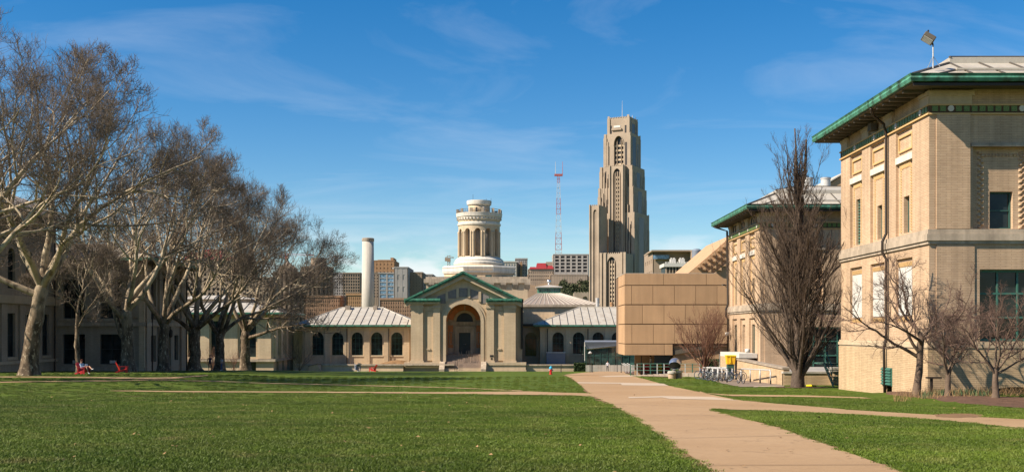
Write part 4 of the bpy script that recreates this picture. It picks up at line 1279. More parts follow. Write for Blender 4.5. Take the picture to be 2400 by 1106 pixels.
# stepped block below
b = MB(); b.box(TX - 11.2, TX + 10.9, TY - 11, TY + 11, -8, zT(668)); b.build('tower_block', m_stonetan, ham)
b = MB(); b.box(TX - 11.7, TX + 11.4, TY - 11.5, TY + 11.5, zT(668), zT(659)); b.box(TX - 11.3, TX + 11.0, TY - 11.1, TY + 11.1, zT(659), zT(654)); b.build('tower_block_cornice', m_stone, ham)
for k in range(9):
    s = MB(); x = TX - 10.6 + k * 2.6
    s.prism([(x, TY - 11, zT(682)), (x, TY - 11.5, zT(672)), (x, TY - 11.5, zT(668)), (x, TY - 11, zT(668))], (1.2, 0, 0)); s.build('corbel', m_stonedark, ham)
    if 3 < k: 
        s = MB(); y = TY - 10.6 + (k - 4) * 4
        s.prism([(TX + 10.9, y, zT(690)), (TX + 11.4, y, zT(674)), (TX + 11.4, y, zT(668)), (TX + 10.9, y, zT(668))], (0, 1.6, 0)); s.build('corbel', m_stonedark, ham)
def octo(mb, r, z0, z1, cx, cy, rt=None, rot=math.pi/8):
    rt = rt or r; k = 1 / math.cos(math.pi / 8)
    p0 = [(cx + r*k*math.cos(rot + i*math.pi/4), cy + r*k*math.sin(rot + i*math.pi/4), z0) for i in range(8)]
    p1 = [(cx + rt*k*math.cos(rot + i*math.pi/4), cy + rt*k*math.sin(rot + i*math.pi/4), z1) for i in range(8)]
    n = len(mb.v); mb.v += p0 + p1
    mb.f.append(tuple(n + i for i in range(7, -1, -1))); mb.f.append(tuple(n + 8 + i for i in range(8)))
    for i in range(8): mb.f.append((n+i, n+(i+1) % 8, n+8+(i+1) % 8, n+8+i))
    return mb
b = MB(); octo(b, 7.75, zT(672), zT(643), TX, TY); b.build('octagon_wall', m_tan, ham)
b = MB(); octo(b, 8.0, zT(643), zT(640), TX, TY); octo(b, 8.12, zT(640), zT(630), TX, TY); octo(b, 8.25, zT(630), zT(626), TX, TY, 7.9); b.build('octagon_cornice', m_white, ham)
fz = MB()
for k in range(24):
    x = TX - 3.1 + k * .265
    fz.box(x, x + .14, TY - 8.2, TY - 8.1, zT(638), zT(633.5))
fz.build('octagon_frieze', m_stonetan, ham, kind='stuff')
for px in (1070, 1110, 1145, 1182):
    x = PX(px, TY - 7.75)
    if abs(x - TX) < 3.2: P_ = Plane((x, TY - 7.75, 0), (1, 0, 0), (0, -1, 0))
    else: 
        s_ = 1 if x > TX else -1
        off = abs(x - TX) - 3.21
        P_ = Plane((x, TY - 7.75 + off, 0), (1, s_, 0), (s_, -1, 0))
    g = MB(); pbox(g, P_, -.72, .72, zT(657), zT(648.5), .0, .05); f = g.build('tower_window', m_darkframe, ham)
    g = MB(); pbox(g, P_, -.6, .6, zT(656), zT(649.5), .05, .06); g.build('pane', m_glassg, f)
b = MB(); b.lathe([(6.6, zT(626)), (5.75, zT(623)), (5.75, zT(620.5))], TX, TY, 48); b.build('drum_base', m_stonetan, ham)
b = MB(); b.lathe([(5.75, zT(621)), (5.8, zT(617)), (5.5, zT(614)), (5.55, zT(611)), (5.1, zT(607)), (4.75, zT(604))], TX, TY, 64); smooth_by_angle(b.build('drum_skirt', m_white, ham), 50)
dm = Drum(TX, TY, 4.72); circ = 2 * math.pi * 4.72; bay = circ / 12
w_ = MB(); holes = []
for k in range(12):
    c = bay * k - bay * .08
    holes.append((c - .66, c + .66, zT(602), zT(538.5), 'round'))
wall(w_, dm, -bay / 2 - .2, circ - bay / 2 - .2, zT(605), zT(530), holes, depth=1.0, du=.42); w_.build('drum_wall', m_stonetan, ham)
for k in range(12):
    c = bay * (k + .5) - bay * .08
    for o_ in (-.28, .28):
        a = (c + o_) / 4.72; s = MB(); s.lathe([(.17, zT(603)), (.14, zT(600)), (.13, zT(550)), (.2, zT(547)), (.2, zT(545))], TX + 4.76 * math.sin(a), TY - 4.76 * math.cos(a), 8); s.build('colonnette', m_stonetan, ham, smooth=True)
b = MB(); b.lathe([(3.75, zT(605)), (3.75, zT(530))], TX, TY, 40); b.build('drum_core', m_stonedark, ham, smooth=True)
b = MB(); b.lathe([(4.72, zT(531)), (4.9, zT(530)), (4.95, zT(526)), (4.78, zT(525)), (4.74, zT(523))], TX, TY, 64); smooth_by_angle(b.build('drum_moulding', m_white, ham), 40)
b = MB(); b.lathe([(4.74, zT(525)), (4.74, zT(518))], TX, TY, 64); b.build('drum_frieze', m_tan, ham, smooth=True)
b = MB(); b.lathe([(4.74, zT(519)), (4.95, zT(517.5)), (5.0, zT(512)), (5.2, zT(510)), (5.22, zT(505)), (5.28, zT(503.5)), (5.28, zT(502)), (2, zT(502))], TX, TY, 64); smooth_by_angle(b.build('drum_cornice', m_white, ham), 40)
for k in range(40):
    a = 2*math.pi*k/40; s = MB(); x, y = TX + 5.0*math.sin(a), TY - 5.0*math.cos(a); s.box(x - .12, x + .12, y - .12, y + .12, zT(517), zT(513)); s.build('dentil', m_stone, ham)
for k in range(12):
    a = bay * (k + .35) / 4.72; x, y = TX + 4.95*math.sin(a), TY - 4.95*math.cos(a)
    s = MB(); s.box(x - .3, x + .3, y - .22, y + .22, zT(502), zT(492)); s.build('balustrade_pier', m_stone, ham)
rl = MB()
for zz in (493.5, 498): rl.tube([(TX + 4.95*math.sin(a), TY - 4.95*math.cos(a), zT(zz)) for a in np.linspace(0, 2*math.pi, 49)], .05, 5, caps=False)
for a in np.linspace(0, 2*math.pi, 49): rl.tube([(TX + 4.95*math.sin(a), TY - 4.95*math.cos(a), zT(502)), (TX + 4.95*math.sin(a), TY - 4.95*math.cos(a), zT(493))], .035, 4)
rl.build('railing', m_iron, ham)
b = MB(); b.lathe([(2.45, zT(502)), (2.45, zT(482))], TX, TY, 40); b.build('cap_wall', m_stonetan, ham, smooth=True)
b = MB(); b.lathe([(2.45, zT(483)), (2.75, zT(481)), (2.85, zT(474)), (2.8, zT(471.5)), (2.3, zT(470.8)), (.02, zT(470))], TX, TY, 40); smooth_by_angle(b.build('cap', m_white, ham), 40)
b = MB(); b.lathe([(.5, zT(470.5)), (.4, zT(468.8)), (.02, zT(468.2))], TX + .9, TY, 12); b.build('hatch', m_iron, ham)
for px, py in ((1109, 457), (1151, 466), (1140, 467)):
    s = MB(); x = PX(px, TY); s.tube([(x, TY - 1, zT(480)), (x, TY - 1, zT(py))], .035, 5); s.build('aerial', m_iron, ham)
for k, px in enumerate((1117, 1134)):
    s = MB(); x = PX(px, TY - 3.4); s.lathe([(.2, zT(502)), (.25, zT(497)), (.18, zT(492)), (.22, zT(490.5)), (.05, zT(489))], x, TY - 3.4, 10); s.build('roof_equipment', m_iron if k == 0 else m_ac, ham)

# low terrace wall, sand heap and ramp in front of the left wing
tw = thing('terrace_wall', 'long low tan stone terrace wall in front of the left arched wing', 'wall', (PX(820, 188), 188, ground(-27, 188)))
b = MB(); b.box(PX(692, 188), HC - 10.2, 188, 188.6, -7.3, -5.95); b.build('wall', m_stonetan, tw)
for k in range(9):
    x0 = PX(692, 188) + k * 3.02; s = MB(); s.box(x0 + .01, x0 + 3.0, 187.8, 188.75, -5.95, -5.7); s.build('coping_stone', m_stone, tw)
b = MB(); b.box(PX(692, 188), HC - 10.2, 187.6, 188, -7.3, -6.75); b.build('footing', m_stonetan, tw)
hd = thing('terrace_wall', 'low stone terrace wall right of the portal stair behind the hydrant', 'wall', (PX(1290, 190), 190, ground(6, 190)))
b = MB(); b.box(HC + 10.9, PX(1347, 189.5), 189.5, 190.1, -7.3, -6.0); b.build('wall', m_stonetan, hd)
for k in range(4):
    x0 = HC + 10.9 + k * 2.05; s = MB(); s.box(x0 + .01, x0 + 2.03, 189.3, 190.3, -6.0, -5.8); s.build('coping_stone', m_stone, hd)
rp = thing('ramp_block', 'dark brown sloping hatch lying against the low terrace wall', 'hatch', (PX(740, 186.6), 186.6, -7.1))
b = MB(); b.hexa([W(722, 871, 186.5), W(754, 871, 186.5), W(754, 871, 187.6), W(722, 871, 187.6), W(724, 858, 186.5), W(742, 853, 186.5), W(752, 853.5, 187.6), W(724, 857, 187.6)]); b.build('slab', m_brownconc, rp)
b = MB(); b.hexa([W(721.5, 858.6, 186.4), W(742.5, 853.6, 186.4), W(753, 854, 187.6), W(722, 857.6, 187.6), W(721.5, 857.4, 186.4), W(742.5, 852.2, 186.4), W(753, 852.6, 187.6), W(722, 856.4, 187.6)]); b.build('lid', m_soffit, rp)
hp = MB()
nx_ = 14
rr = random.Random(4)
pts = {}
for i in range(nx_ + 1):
    for j in range(6):
        u, v = i / nx_, j / 5
        h = max(0, math.sin(u * math.pi) ** .7 * math.sin(v * math.pi)) * (1.1 * (.4 + .6 * u)) + rr.uniform(-.05, .05)
        pts[i, j] = (PX(888, 193) + u * 5.6, 190.5 + v * 4.5, -5.9 + h)
for i in range(nx_):
    for j in range(5): hp.quad(pts[i, j], pts[i+1, j], pts[i+1, j+1], pts[i, j+1])
o = hp.build('soil_heap', m_dirt, None, smooth=True); tag(o, 'heap of bare orange soil behind the terrace wall beside the portal', 'soil heap')
# terrace floor behind the wall
b = MB(); b.box(PX(692, 188), HC - 10.2, 188.6, 196, -7.3, -5.95); o = b.build('terrace_floor', m_stonetan); tag(o, kind='structure')
b = MB(); b.box(HC + 10.9, PX(1347, 189.5), 190.1, 203, -7.3, -6.05); o = b.build('terrace_floor', m_stonetan); tag(o, kind='structure')
# blue-grey site container against right wing
sc = thing('site_container', 'grey-blue flat metal container against the shaded right wing', 'container', (PX(1303, 195), 195, -6.05))
b = MB(); b.box(PX(1281, 195), PX(1325, 195), 195, 197.2, -6.0, PZ(826.5, 195)); b.build('body', m_grey, sc)
b = MB(); b.box(PX(1280, 195), PX(1326, 195), 194.9, 197.3, PZ(826.5, 195), PZ(825, 195)); b.build('lid', m_ac, sc)
for k in range(9):
    x = PX(1281, 195) + .15 + k * .36; s = MB(); s.box(x, x + .1, 194.93, 195.0, -5.9, PZ(828, 195)); s.build('rib', m_grey, sc)

# tall smoke stack
sk = thing('smoke_stack', 'tall pale round smoke stack with a dark rim behind the left wing', 'chimney', (PX(862.5, 262), 262, -8.5))
D2 = 262; x = PX(862.5, D2)
b = MB(); b.lathe([(1.52, -8.6), (1.5, PZ(700, D2)), (1.36, PZ(566, D2))], x, D2, 40); b.build('shaft', M('stack_render', (.42,.385,.335), var=.1, vs=.4, streak=.18, fine=.06), sk, smooth=True)
b = MB(); b.lathe([(1.36, PZ(566, D2)), (1.46, PZ(565, D2)), (1.46, PZ(559, D2)), (1.3, PZ(558, D2)), (1.1, PZ(558, D2)), (1.05, PZ(563, D2))], x, D2, 40); smooth_by_angle(b.build('rim', m_stonedark, sk), 40)
# ------------------------------------------------------------------ shaded halls on the left behind the trees
def simple_hip(name, parent, x0, x1, y0, y1, z0, z1, run, mat, seam=None, sp=1.5, faces=('f', 'r')):
    r = MB()
    a = [(x0,y0,z0),(x1,y0,z0),(x1,y1,z0),(x0,y1,z0)]; b = [(x0+run,y0+run,z1),(x1-run,y0+run,z1),(x1-run,y1-run,z1),(x0+run,y1-run,z1)]
    for i in range(4): r.quad(a[i], a[(i+1) % 4], b[(i+1) % 4], b[i])
    r.poly(b); ro = r.build(name, mat, parent)
    if seam:
        for fc in faces:
            p, q, c, d = {'f': (a[0], a[1], b[0], b[1]), 'r': (a[1], a[2], b[1], b[2]), 'l': (a[3], a[0], b[3], b[0])}[fc]
            n = max(2, int((Vector(q) - Vector(p)).length / sp))
            for k in range(1, n):
                t = k / n; s = MB(); up = Vector((0, 0, .05))
                p0 = Vector(p).lerp(Vector(q), t); ln = (Vector(q) - Vector(p)).length
                dirn = (Vector(q) - Vector(p)).normalized(); inn = min(run, t * ln, (1 - t) * ln) / run
                base_in = {'f': Vector((0, run, 0)), 'r': Vector((-run, 0, 0)), 'l': Vector((run, 0, 0))}[fc]
                s.tube([p0 + up, p0 + base_in * inn + Vector((0, 0, (z1 - z0) * inn)) + up], .06, 5); s.build('seam', seam, ro)
    return ro

hl = thing('tall_shaded_hall', 'tall grey-brown hall in shade behind the big sycamore at the far left', 'building', (-49.6, 112, ground(-49, 112)))
P1 = Plane((-49.6, 119.4, 0), (0, -1, 0), (1, 0, 0))     # u runs towards the camera
zb = -5.6
wn1 = [2.6, 6.6, 10.6, 14.6, 18.6]
w_ = MB(); hs = []
for c in wn1:
    hs += [(c - .85, c + .85, -2.6, 1.75), (c - .8, c + .8, 4.2, 8.2, 'round')]
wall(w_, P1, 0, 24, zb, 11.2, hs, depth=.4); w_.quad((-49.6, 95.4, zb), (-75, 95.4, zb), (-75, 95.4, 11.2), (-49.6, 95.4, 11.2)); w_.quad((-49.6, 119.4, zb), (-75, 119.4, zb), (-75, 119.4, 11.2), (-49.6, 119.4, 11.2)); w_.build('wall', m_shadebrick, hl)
for c in wn1:
    f = window(P1, c - .85, c + .85, -2.6, 1.75, None, -.3, hl, m_whiteframe if c < 8 and c > 5 else m_darkframe, m_glass, cols=2, rows=2)
    window(P1, c - .8, c + .8, 4.2, 8.2, 'round', -.3, hl, m_darkframe, m_glass, cols=2, rows=3, name='arched_window')
    s = MB(); pbox(s, P1, c - 1.1, c + 1.1, -2.85, -2.6, -.1, .14); s.build('sill', m_stonetan, hl)
    p = MB(); pbox(p, P1, c + 1.35, c + 2.55, -3.2, 2.6, -.02, .22); p.build('pilaster', m_shadebrick, hl)
s = MB(); pbox(s, P1, 0, 24, 2.7, 3.5, -.02, .3); pbox(s, P1, 0, 24, -3.3, -3.0, -.02, .26); s.build('string_course', m_stonetan, hl)
d = MB(); d.tube([P1.pt(.9, 11, .25), P1.pt(.9, zb, .25)], .09, 6); d.build('downpipe', m_darkpaint, hl)
s = MB(); s.box(-76, -48.0, 94, 121, 11.2, 11.5); s.build('soffit', m_soffit, hl)
s = MB(); s.box(-76, -47.85, 93.9, 121.1, 11.5, 11.85); s.build('gutter', m_copper, hl)
simple_hip('roof', hl, -76, -47.9, 94, 121, 11.85, 15.5, 7, m_dkroof, m_dkseam, 2.0, ('r',))
a = MB(); q = P1.pt(6.4, -2.5, .1); a.box(q[0] - .1, q[0] + .3, q[1] - .35, q[1] + .35, -2.55, -2.0); a.build('air_conditioner', m_ac, hl)

h2 = thing('shaded_wing', 'two-storey shaded tan wing with wide windows and green gutter behind the sycamores', 'building', (-42, 122, ground(-42, 122)))
DL = 119.4
P2 = Plane((0, DL, 0), (1, 0, 0), (0, -1, 0)); P2r = Plane((PX(338, DL), DL, 0), (0, 1, 0), (1, 0, 0))
zl = lambda py: PZ(py, DL)
x0, x1 = -49.6, PX(338, DL)
wins = [(PX(a, DL), PX(b, DL)) for a, b in ((147, 199), (234, 286))]
w_ = MB(); hs = []
for a, b in wins: hs += [(a, b, zl(853), zl(783)), (a + .05, b - .05, zl(746), zl(655))]
wall(w_, P2, x0, x1, zb, zl(616), hs, depth=.45)
hs = []
for u in (2.3, 6.4, 10.5):
    hs += [(u, u + 1.7, zl(850), zl(786)), (u, u + 1.7, zl(748), zl(640), 'round')]
wall(w_, P2r, 0, 15.4, zb, zl(616), hs, depth=.45)
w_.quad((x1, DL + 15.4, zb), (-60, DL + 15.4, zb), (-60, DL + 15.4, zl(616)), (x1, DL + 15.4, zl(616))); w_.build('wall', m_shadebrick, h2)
for a, b in wins:
    window(P2, a, b, zl(853), zl(783), None, -.35, h2, m_darkframe, m_glass, cols=2, rows=2); window(P2, a + .05, b - .05, zl(746), zl(655), None, -.35, h2, m_darkframe, m_glass, cols=3, rows=3)
    s = MB(); pbox(s, P2, a - .3, b + .3, zl(746) - .3, zl(746), -.1, .2); s.build('sill', m_stone, h2)
    q = MB(); m_ = (a + b) / 2; q.box(m_ - .1, m_ + .5, DL - .1, DL + .3, zl(851), zl(844)); q.build('air_conditioner', m_ac, h2)
for u in (2.3, 6.4, 10.5):
    window(P2r, u, u + 1.7, zl(850), zl(786), None, -.35, h2, m_darkframe, m_glass, cols=1, rows=2); window(P2r, u, u + 1.7, zl(748), zl(640), 'round', -.35, h2, m_darkframe, m_glass, cols=2, rows=3, name='arched_window')
for u in (.2, 4.5, 8.6, 12.7):
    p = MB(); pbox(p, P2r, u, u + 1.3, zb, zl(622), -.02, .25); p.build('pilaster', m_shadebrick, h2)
for px in (214, 316):
    p = MB(); a = PX(px, DL); pbox(p, P2, a - .6, a + .6, zl(744), zl(622), -.02, .22); p.build('pilaster', m_shadebrick, h2)
p = MB(); pbox(p, P2, x1 - .5, x1 + .1, zb, zl(622), -.02, .25); p.build('pilaster', m_tan, h2)  # corner pilaster in lighter brick, the sunlit strip put into its colour
s = MB(); pbox(s, P2, x0, x1 + .3, zl(764), zl(755), -.02, .32); pbox(s, P2r, -.3, 15.4, zl(764), zl(755), -.02, .3); pbox(s, P2, x0, x1 + .2, zb, zl(860), -.02, .2); s.build('string_course', m_stone, h2)
for u in (1.8, 14.6):
    d = MB(); d.tube([P2r.pt(u, zl(616), .3), P2r.pt(u, zb, .3)], .09, 6); d.build('downpipe', m_darkpaint, h2)
s = MB(); s.box(x0, x1 + 1.5, DL - 1.5, DL + 17, zl(616), zl(612)); s.build('soffit', m_soffit, h2)
s = MB(); s.box(x0, x1 + 1.65, DL - 1.65, DL + 17.1, zl(612), zl(605.5)); s.build('gutter', m_copper, h2)
simple_hip('roof', h2, -70, x1 + 1.6, DL - 1.6, DL + 17, zl(605.5), zl(572), 6.2, m_metalroof, m_seam, 1.5)
s = MB(); s.box(-70 + 8, x1 - 6, DL + 5, DL + 12, zl(572), zl(563)); s.build('ridge_monitor', m_dkroof, h2)
ln = MB(); q = P2r.pt(8.2, -.1, .35); ln.lathe([(.03, -.8), (.2, -.6), (.22, 0), (.05, .2)], q[0], q[1], 8); ln.build('wall_lantern', m_iron, h2)

h3 = thing('low_tan_pavilion', 'low tan pavilion with pale seamed roof left of the arched wing', 'building', (PX(640, 184), 184, ground(-40, 184)))
D3 = 184.0; zl = lambda py: PZ(py, D3)
P3 = Plane((0, D3, 0), (1, 0, 0), (0, -1, 0)); x1 = PX(641, D3); x0 = PX(425, D3); P3r = Plane((x1, D3, 0), (0, 1, 0), (1, 0, 0))
wins = [(PX(a, D3), PX(b, D3)) for a, b in ((440, 462), (494, 514), (562, 600))]
zb3 = -8
w_ = MB(); hs = []
for a, b in wins: hs += [(a, b, zl(836), zl(752)), (a, b, zl(872), zl(846))]
wall(w_, P3, x0, x1, zb3, zl(738), hs, depth=.5)
hs = []
for u in (2.0, 6.4, 11.0): hs += [(u, u + 2.4, zl(834), zl(762), 'round'), (u + .3, u + 2.1, zl(872), zl(848))]
wall(w_, P3r, 0, 16.5, zb3, zl(738), hs, depth=.6); w_.build('wall', m_tan, h3)
for a, b in wins:
    window(P3, a, b, zl(836), zl(752), None, -.4, h3, m_greenframe, m_glass, cols=2, rows=3); window(P3, a, b, zl(872), zl(846), None, -.4, h3, m_greenframe, m_glass, cols=2, rows=1)
for u in (2.0, 6.4, 11.0):
    window(P3r, u, u + 2.4, zl(834), zl(762), 'round', -.5, h3, m_darkframe, m_glass, cols=2, rows=3, name='arched_window')
    window(P3r, u + .3, u + 2.1, zl(872), zl(848), None, -.5, h3, m_whiteframe, m_glass, cols=1, rows=1)
for u in (.3, 4.6, 9.0, 13.6):
    p = MB(); pbox(p, P3r, u, u + 1.6, zl(846), zl(742), -.02, .35); p.build('pilaster', m_tan, h3)
for px0, px1 in ((466, 491), (518, 558), (604, 636)):
    p = MB(); pbox(p, P3, PX(px0, D3), PX(px1, D3), zl(840), zl(748), -.02, .22); p.build('pilaster', m_tan, h3)
s = MB(); pbox(s, P3, x0, x1 + .4, zl(847), zl(841), -.02, .45); pbox(s, P3r, -.4, 16.5, zl(847), zl(841), -.02, .45); s.build('string_course', m_stone, h3)
s = MB(); s.box(x0, x1 + 1.8, D3 - 1.8, D3 + 18, zl(738), zl(736)); s.build('soffit', m_soffit, h3)
s = MB(); s.box(x0, x1 + 1.95, D3 - 1.95, D3 + 18.1, zl(736), zl(732)); s.build('gutter', m_copper, h3)
simple_hip('roof', h3, x0 - 3, x1 + 1.9, D3 - 1.9, D3 + 18, zl(732), zl(708), 6.0, m_metalroof, m_seam, 1.6)
s = MB(); s.box(x0 - 3, x1 - 5.5, D3 + 7, D3 + 13, zl(712), zl(698)); s.build('upper_block', m_stonedark, h3)
b_ = MB(); b_.box(-44, -35, 203, 204, -9, .5); b_.build('link_wall', m_tan, h3)
simple_hip('upper_roof', h3, x0 - 3, x1 - 5, D3 + 6.5, D3 + 13.5, zl(698), zl(688), 2.5, m_metalroof, m_seam, 1.6, ('f',))

# ------------------------------------------------------------------ skyscraper
DC = 850.0; sC = DC / F
zc = lambda py: (HZ - py) * sC
cat = thing('gothic_skyscraper', 'tall stepped gothic limestone skyscraper rising behind the tan clad block', 'skyscraper', (PX(1463, DC), DC, -14))
TH = R(27)
UA = Vector((math.cos(TH), -math.sin(TH), 0)); NA = Vector((-math.sin(TH), -math.cos(TH), 0)); NB = Vector((math.cos(TH), -math.sin(TH), 0)); UB = Vector((math.sin(TH), math.cos(TH), 0))
CC = Vector((PX(1463, DC), DC, 0))
rg = random.Random(11)
def tier(w, z0, z1, px_left, fins, win=None, seed=0, name='tier'):
    """square tier whose left visible corner shows at column px_left; window = (px0,px1,pytop,pybottom)"""
    # centre so that the projected left edge matches
    cxp = (px_left - 1200) * sC + w / 2 * (math.cos(TH) + math.sin(TH))
    ctr = Vector((cxp, DC + 12, 0))
    OA = ctr + NA * w / 2 - UA * w / 2; OB = ctr + NB * w / 2 - UB * w / 2
    PA = Plane(OA, UA, NA); PB = Plane(OB, UB, NB)
    m_ = MB()
    c4 = [ctr + UA * (a * w / 2) + NA * (b * w / 2) for a, b in ((-1, 1), (1, 1), (1, -1), (-1, -1))]
    holes = []
    if win:
        ua = (win[0] - px_left) * sC / math.cos(TH); ub = (win[1] - px_left) * sC / math.cos(TH)
        holes = [(ua, ub, zc(win[3]), zc(win[2]), (ub - ua) * .9)]
    wall(m_, PA, 0, w, z0, z1, holes, depth=2.2)
    m_.quad(PB.pt(0, z0), PB.pt(w, z0), PB.pt(w, z1), PB.pt(0, z1))
    for i in (2, 3):
        a, b = c4[i], c4[(i + 1) % 4]; m_.quad((a.x, a.y, z0), (b.x, b.y, z0), (b.x, b.y, z1), (a.x, a.y, z1))
    m_.poly([(c.x, c.y, z1) for c in c4])
    m_.build(name, m_gothic, cat)
    if win:
        a, b, c, d = holes[0][:4]
        g = MB(); g.poly([PA.pt(u, v, -2.1) for u, v in opening_outline(*holes[0])]); f = g.build('arched_window', m_gothicdark, cat)
        sp_ = MB(); v = c + .6
        while v < d - (b - a) * .9:
            pbox(sp_, PA, a + .1, b - .1, v, v + 1.5, -2.15, -1.6); v += 3.6
        sp_.build('spandrels', m_stonetan, f, kind='stuff')
        mu = MB()
        for t in (.28, .72): pbox(mu, PA, a + (b-a)*t - .18, a + (b-a)*t + .18, c, d - (b-a)*.35, -2.1, -.9)
        mu.build('mullions', m_gothic, f, kind='stuff')
        # pointed hood
        hd_ = MB(); o_ = arch_pts(a - .5, b + .5, d - (b-a)*.9, (b-a)*.9 + .6); i_ = arch_pts(a, b, d - (b-a)*.9, (b-a)*.9)
        for k in range(len(o_) - 1):
            hd_.hexa([PA.pt(*o_[k], 0), PA.pt(*o_[k+1], 0), PA.pt(*i_[k+1], 0), PA.pt(*i_[k], 0), PA.pt(*o_[k], .5), PA.pt(*o_[k+1], .5), PA.pt(*i_[k+1], .5), PA.pt(*i_[k], .5)])
        hd_.build('window_hood', m_gothic, f)
    # buttress fins on both seen faces, uneven tops
    for P_, sgn in ((PA, 'A'), (PB, 'B')):
        for (t, fw, ftop, pj) in fins:
            u = t * w
            if sgn == 'A' and win and holes[0][0] - .3 < u + fw and u < holes[0][1] + .3: continue
            top = z1 + ftop + (rg.uniform(-3, 1.5) if sgn == 'B' else 0)
            if sgn == 'B': pj = .22
            f = MB(); pbox(f, P_, u, u + fw, z0, top - (z1 - z0) * .12, 0, pj); pbox(f, P_, u + fw*.12, u + fw*.88, top - (z1 - z0) * .12, top, 0, pj * .62)
            f.build('buttress', m_gothic, cat)
    # dark window slots between the fins, carrying painted recess shade too
    sl = MB()
    for P_, sgn in ((PA, 'A'), (PB, 'B')):
        ts = sorted(fins)
        for (t0, w0, *_), (t1, *_2) in zip(ts[:-1], ts[1:]):
            a, b = t0 * w + w0 + .25, t1 * w - .25
            if b - a < .4: continue
            if sgn == 'A' and win and holes[0][0] - .6 < b and a < holes[0][1] + .6: continue
            m0 = (a + b) / 2
            if sgn == 'A':
                pbox(sl, P_, m0 - min(.9, (b - a) / 2), m0 + min(.9, (b - a) / 2), z0 + .5, z1 - rg.uniform(3, 9), -.1, .06)
            else:
                pbox(sl, P_, a + .05, b - .05, z0 + .5, z1 - rg.uniform(2, 7), -.1, .06)  # widened on the shaded face, so the slots also paint its shade
    sl.build('windows', m_gothicdark, cat, kind='stuff')  # window slots doubling as painted shade
    return PA, PB
F5 = [(-.02, 2.4, 0, 1.2), (.1, 1.2, -4, 1.3), (.19, 1.1, -9, 1.5), (.28, 1.0, -6, 1.2), (.64, 1.1, -5, 1.4), (.73, 1.1, -11, 1.6), (.82, 1.0, -7, 1.4), (.91, 2.6, 0, 1.2)]
PA4, PB4 = tier(17.9, 150, zc(273), 1427, [(-.02, 2.2, 1.2, .7), (.2, 1.2, .6, .8), (.7, 1.2, .4, .8), (.88, 2.4, 1.4, .7)], (1440, 1461, 318, 388), name='crown_tier')
tier(22.3, 120, zc(313), 1418, [(-.02, 2.4, .3, .8), (.11, 1.2, -5, .8), (.86, 1.2, -3, .8), (.9, 2.4, .4, .8)], None, name='upper_tier') if False else None
PA3, PB3 = tier(21.9, zc(389), zc(312), 1418, [(-.02, 2.6, 0, .7), (.11, 1.3, -6, .8), (.55, 1.2, -2, .9), (.72, 1.3, -8, .9), (.88, 2.8, 0, .7)], (1440, 1461, 318, 388), name='upper_tier')
PA2, PB2 = tier(26.6, zc(482), zc(390), 1409, F5, None, name='middle_tier')
PA1, PB1 = tier(28.8, zc(608), zc(440), 1405, F5, None, name='shaft_tier')
PA0, PB0 = tier(31.6, -14, zc(500), 1400, [(-.02, 2.6, 0, 1.4), (.09, 1.2, -8, 1.3), (.16, 1.1, -14, 1.5), (.24, 1.1, -4, 1.3), (.62, 1.1, -12, 1.5), (.69, 1.2, -6, 1.3), (.77, 1.1, -18, 1.6), (.85, 1.1, -9, 1.4), (.92, 2.6, 0, 1.4)], None, name='lower_tier')
# crown stone balcony, pinnacles, mast
b = MB(); pbox(b, PA4, 3.4, 11.5, zc(303), zc(299), 0, 1.2); b.build('balcony', m_gothic, cat)
b = MB(); pbox(b, PA4, 5.0, 10.4, zc(297), zc(292), 0, .25); b.build('bright_window', m_whiteframe, cat)
for k in range(9):
    s = MB(); pbox(s, PA4, k * 2.05, k * 2.05 + 1.0, zc(274), zc(272.2), -1.2, .3); s.build('pinnacle', m_gothic, cat)
s = MB(); s.tube([(PX(1462, DC), DC + 12, zc(276)), (PX(1462, DC), DC + 12, zc(258)), (PX(1462, DC), DC + 12, zc(229))], [.3, .2, .08], 6); s.build('mast', m_ac, cat)
s = MB(); s.tube([(PX(1486, DC), DC + 12, zc(276)), (PX(1486, DC), DC + 12, zc(264))], [.3, .2], 6); s.build('mast', m_ac, cat)
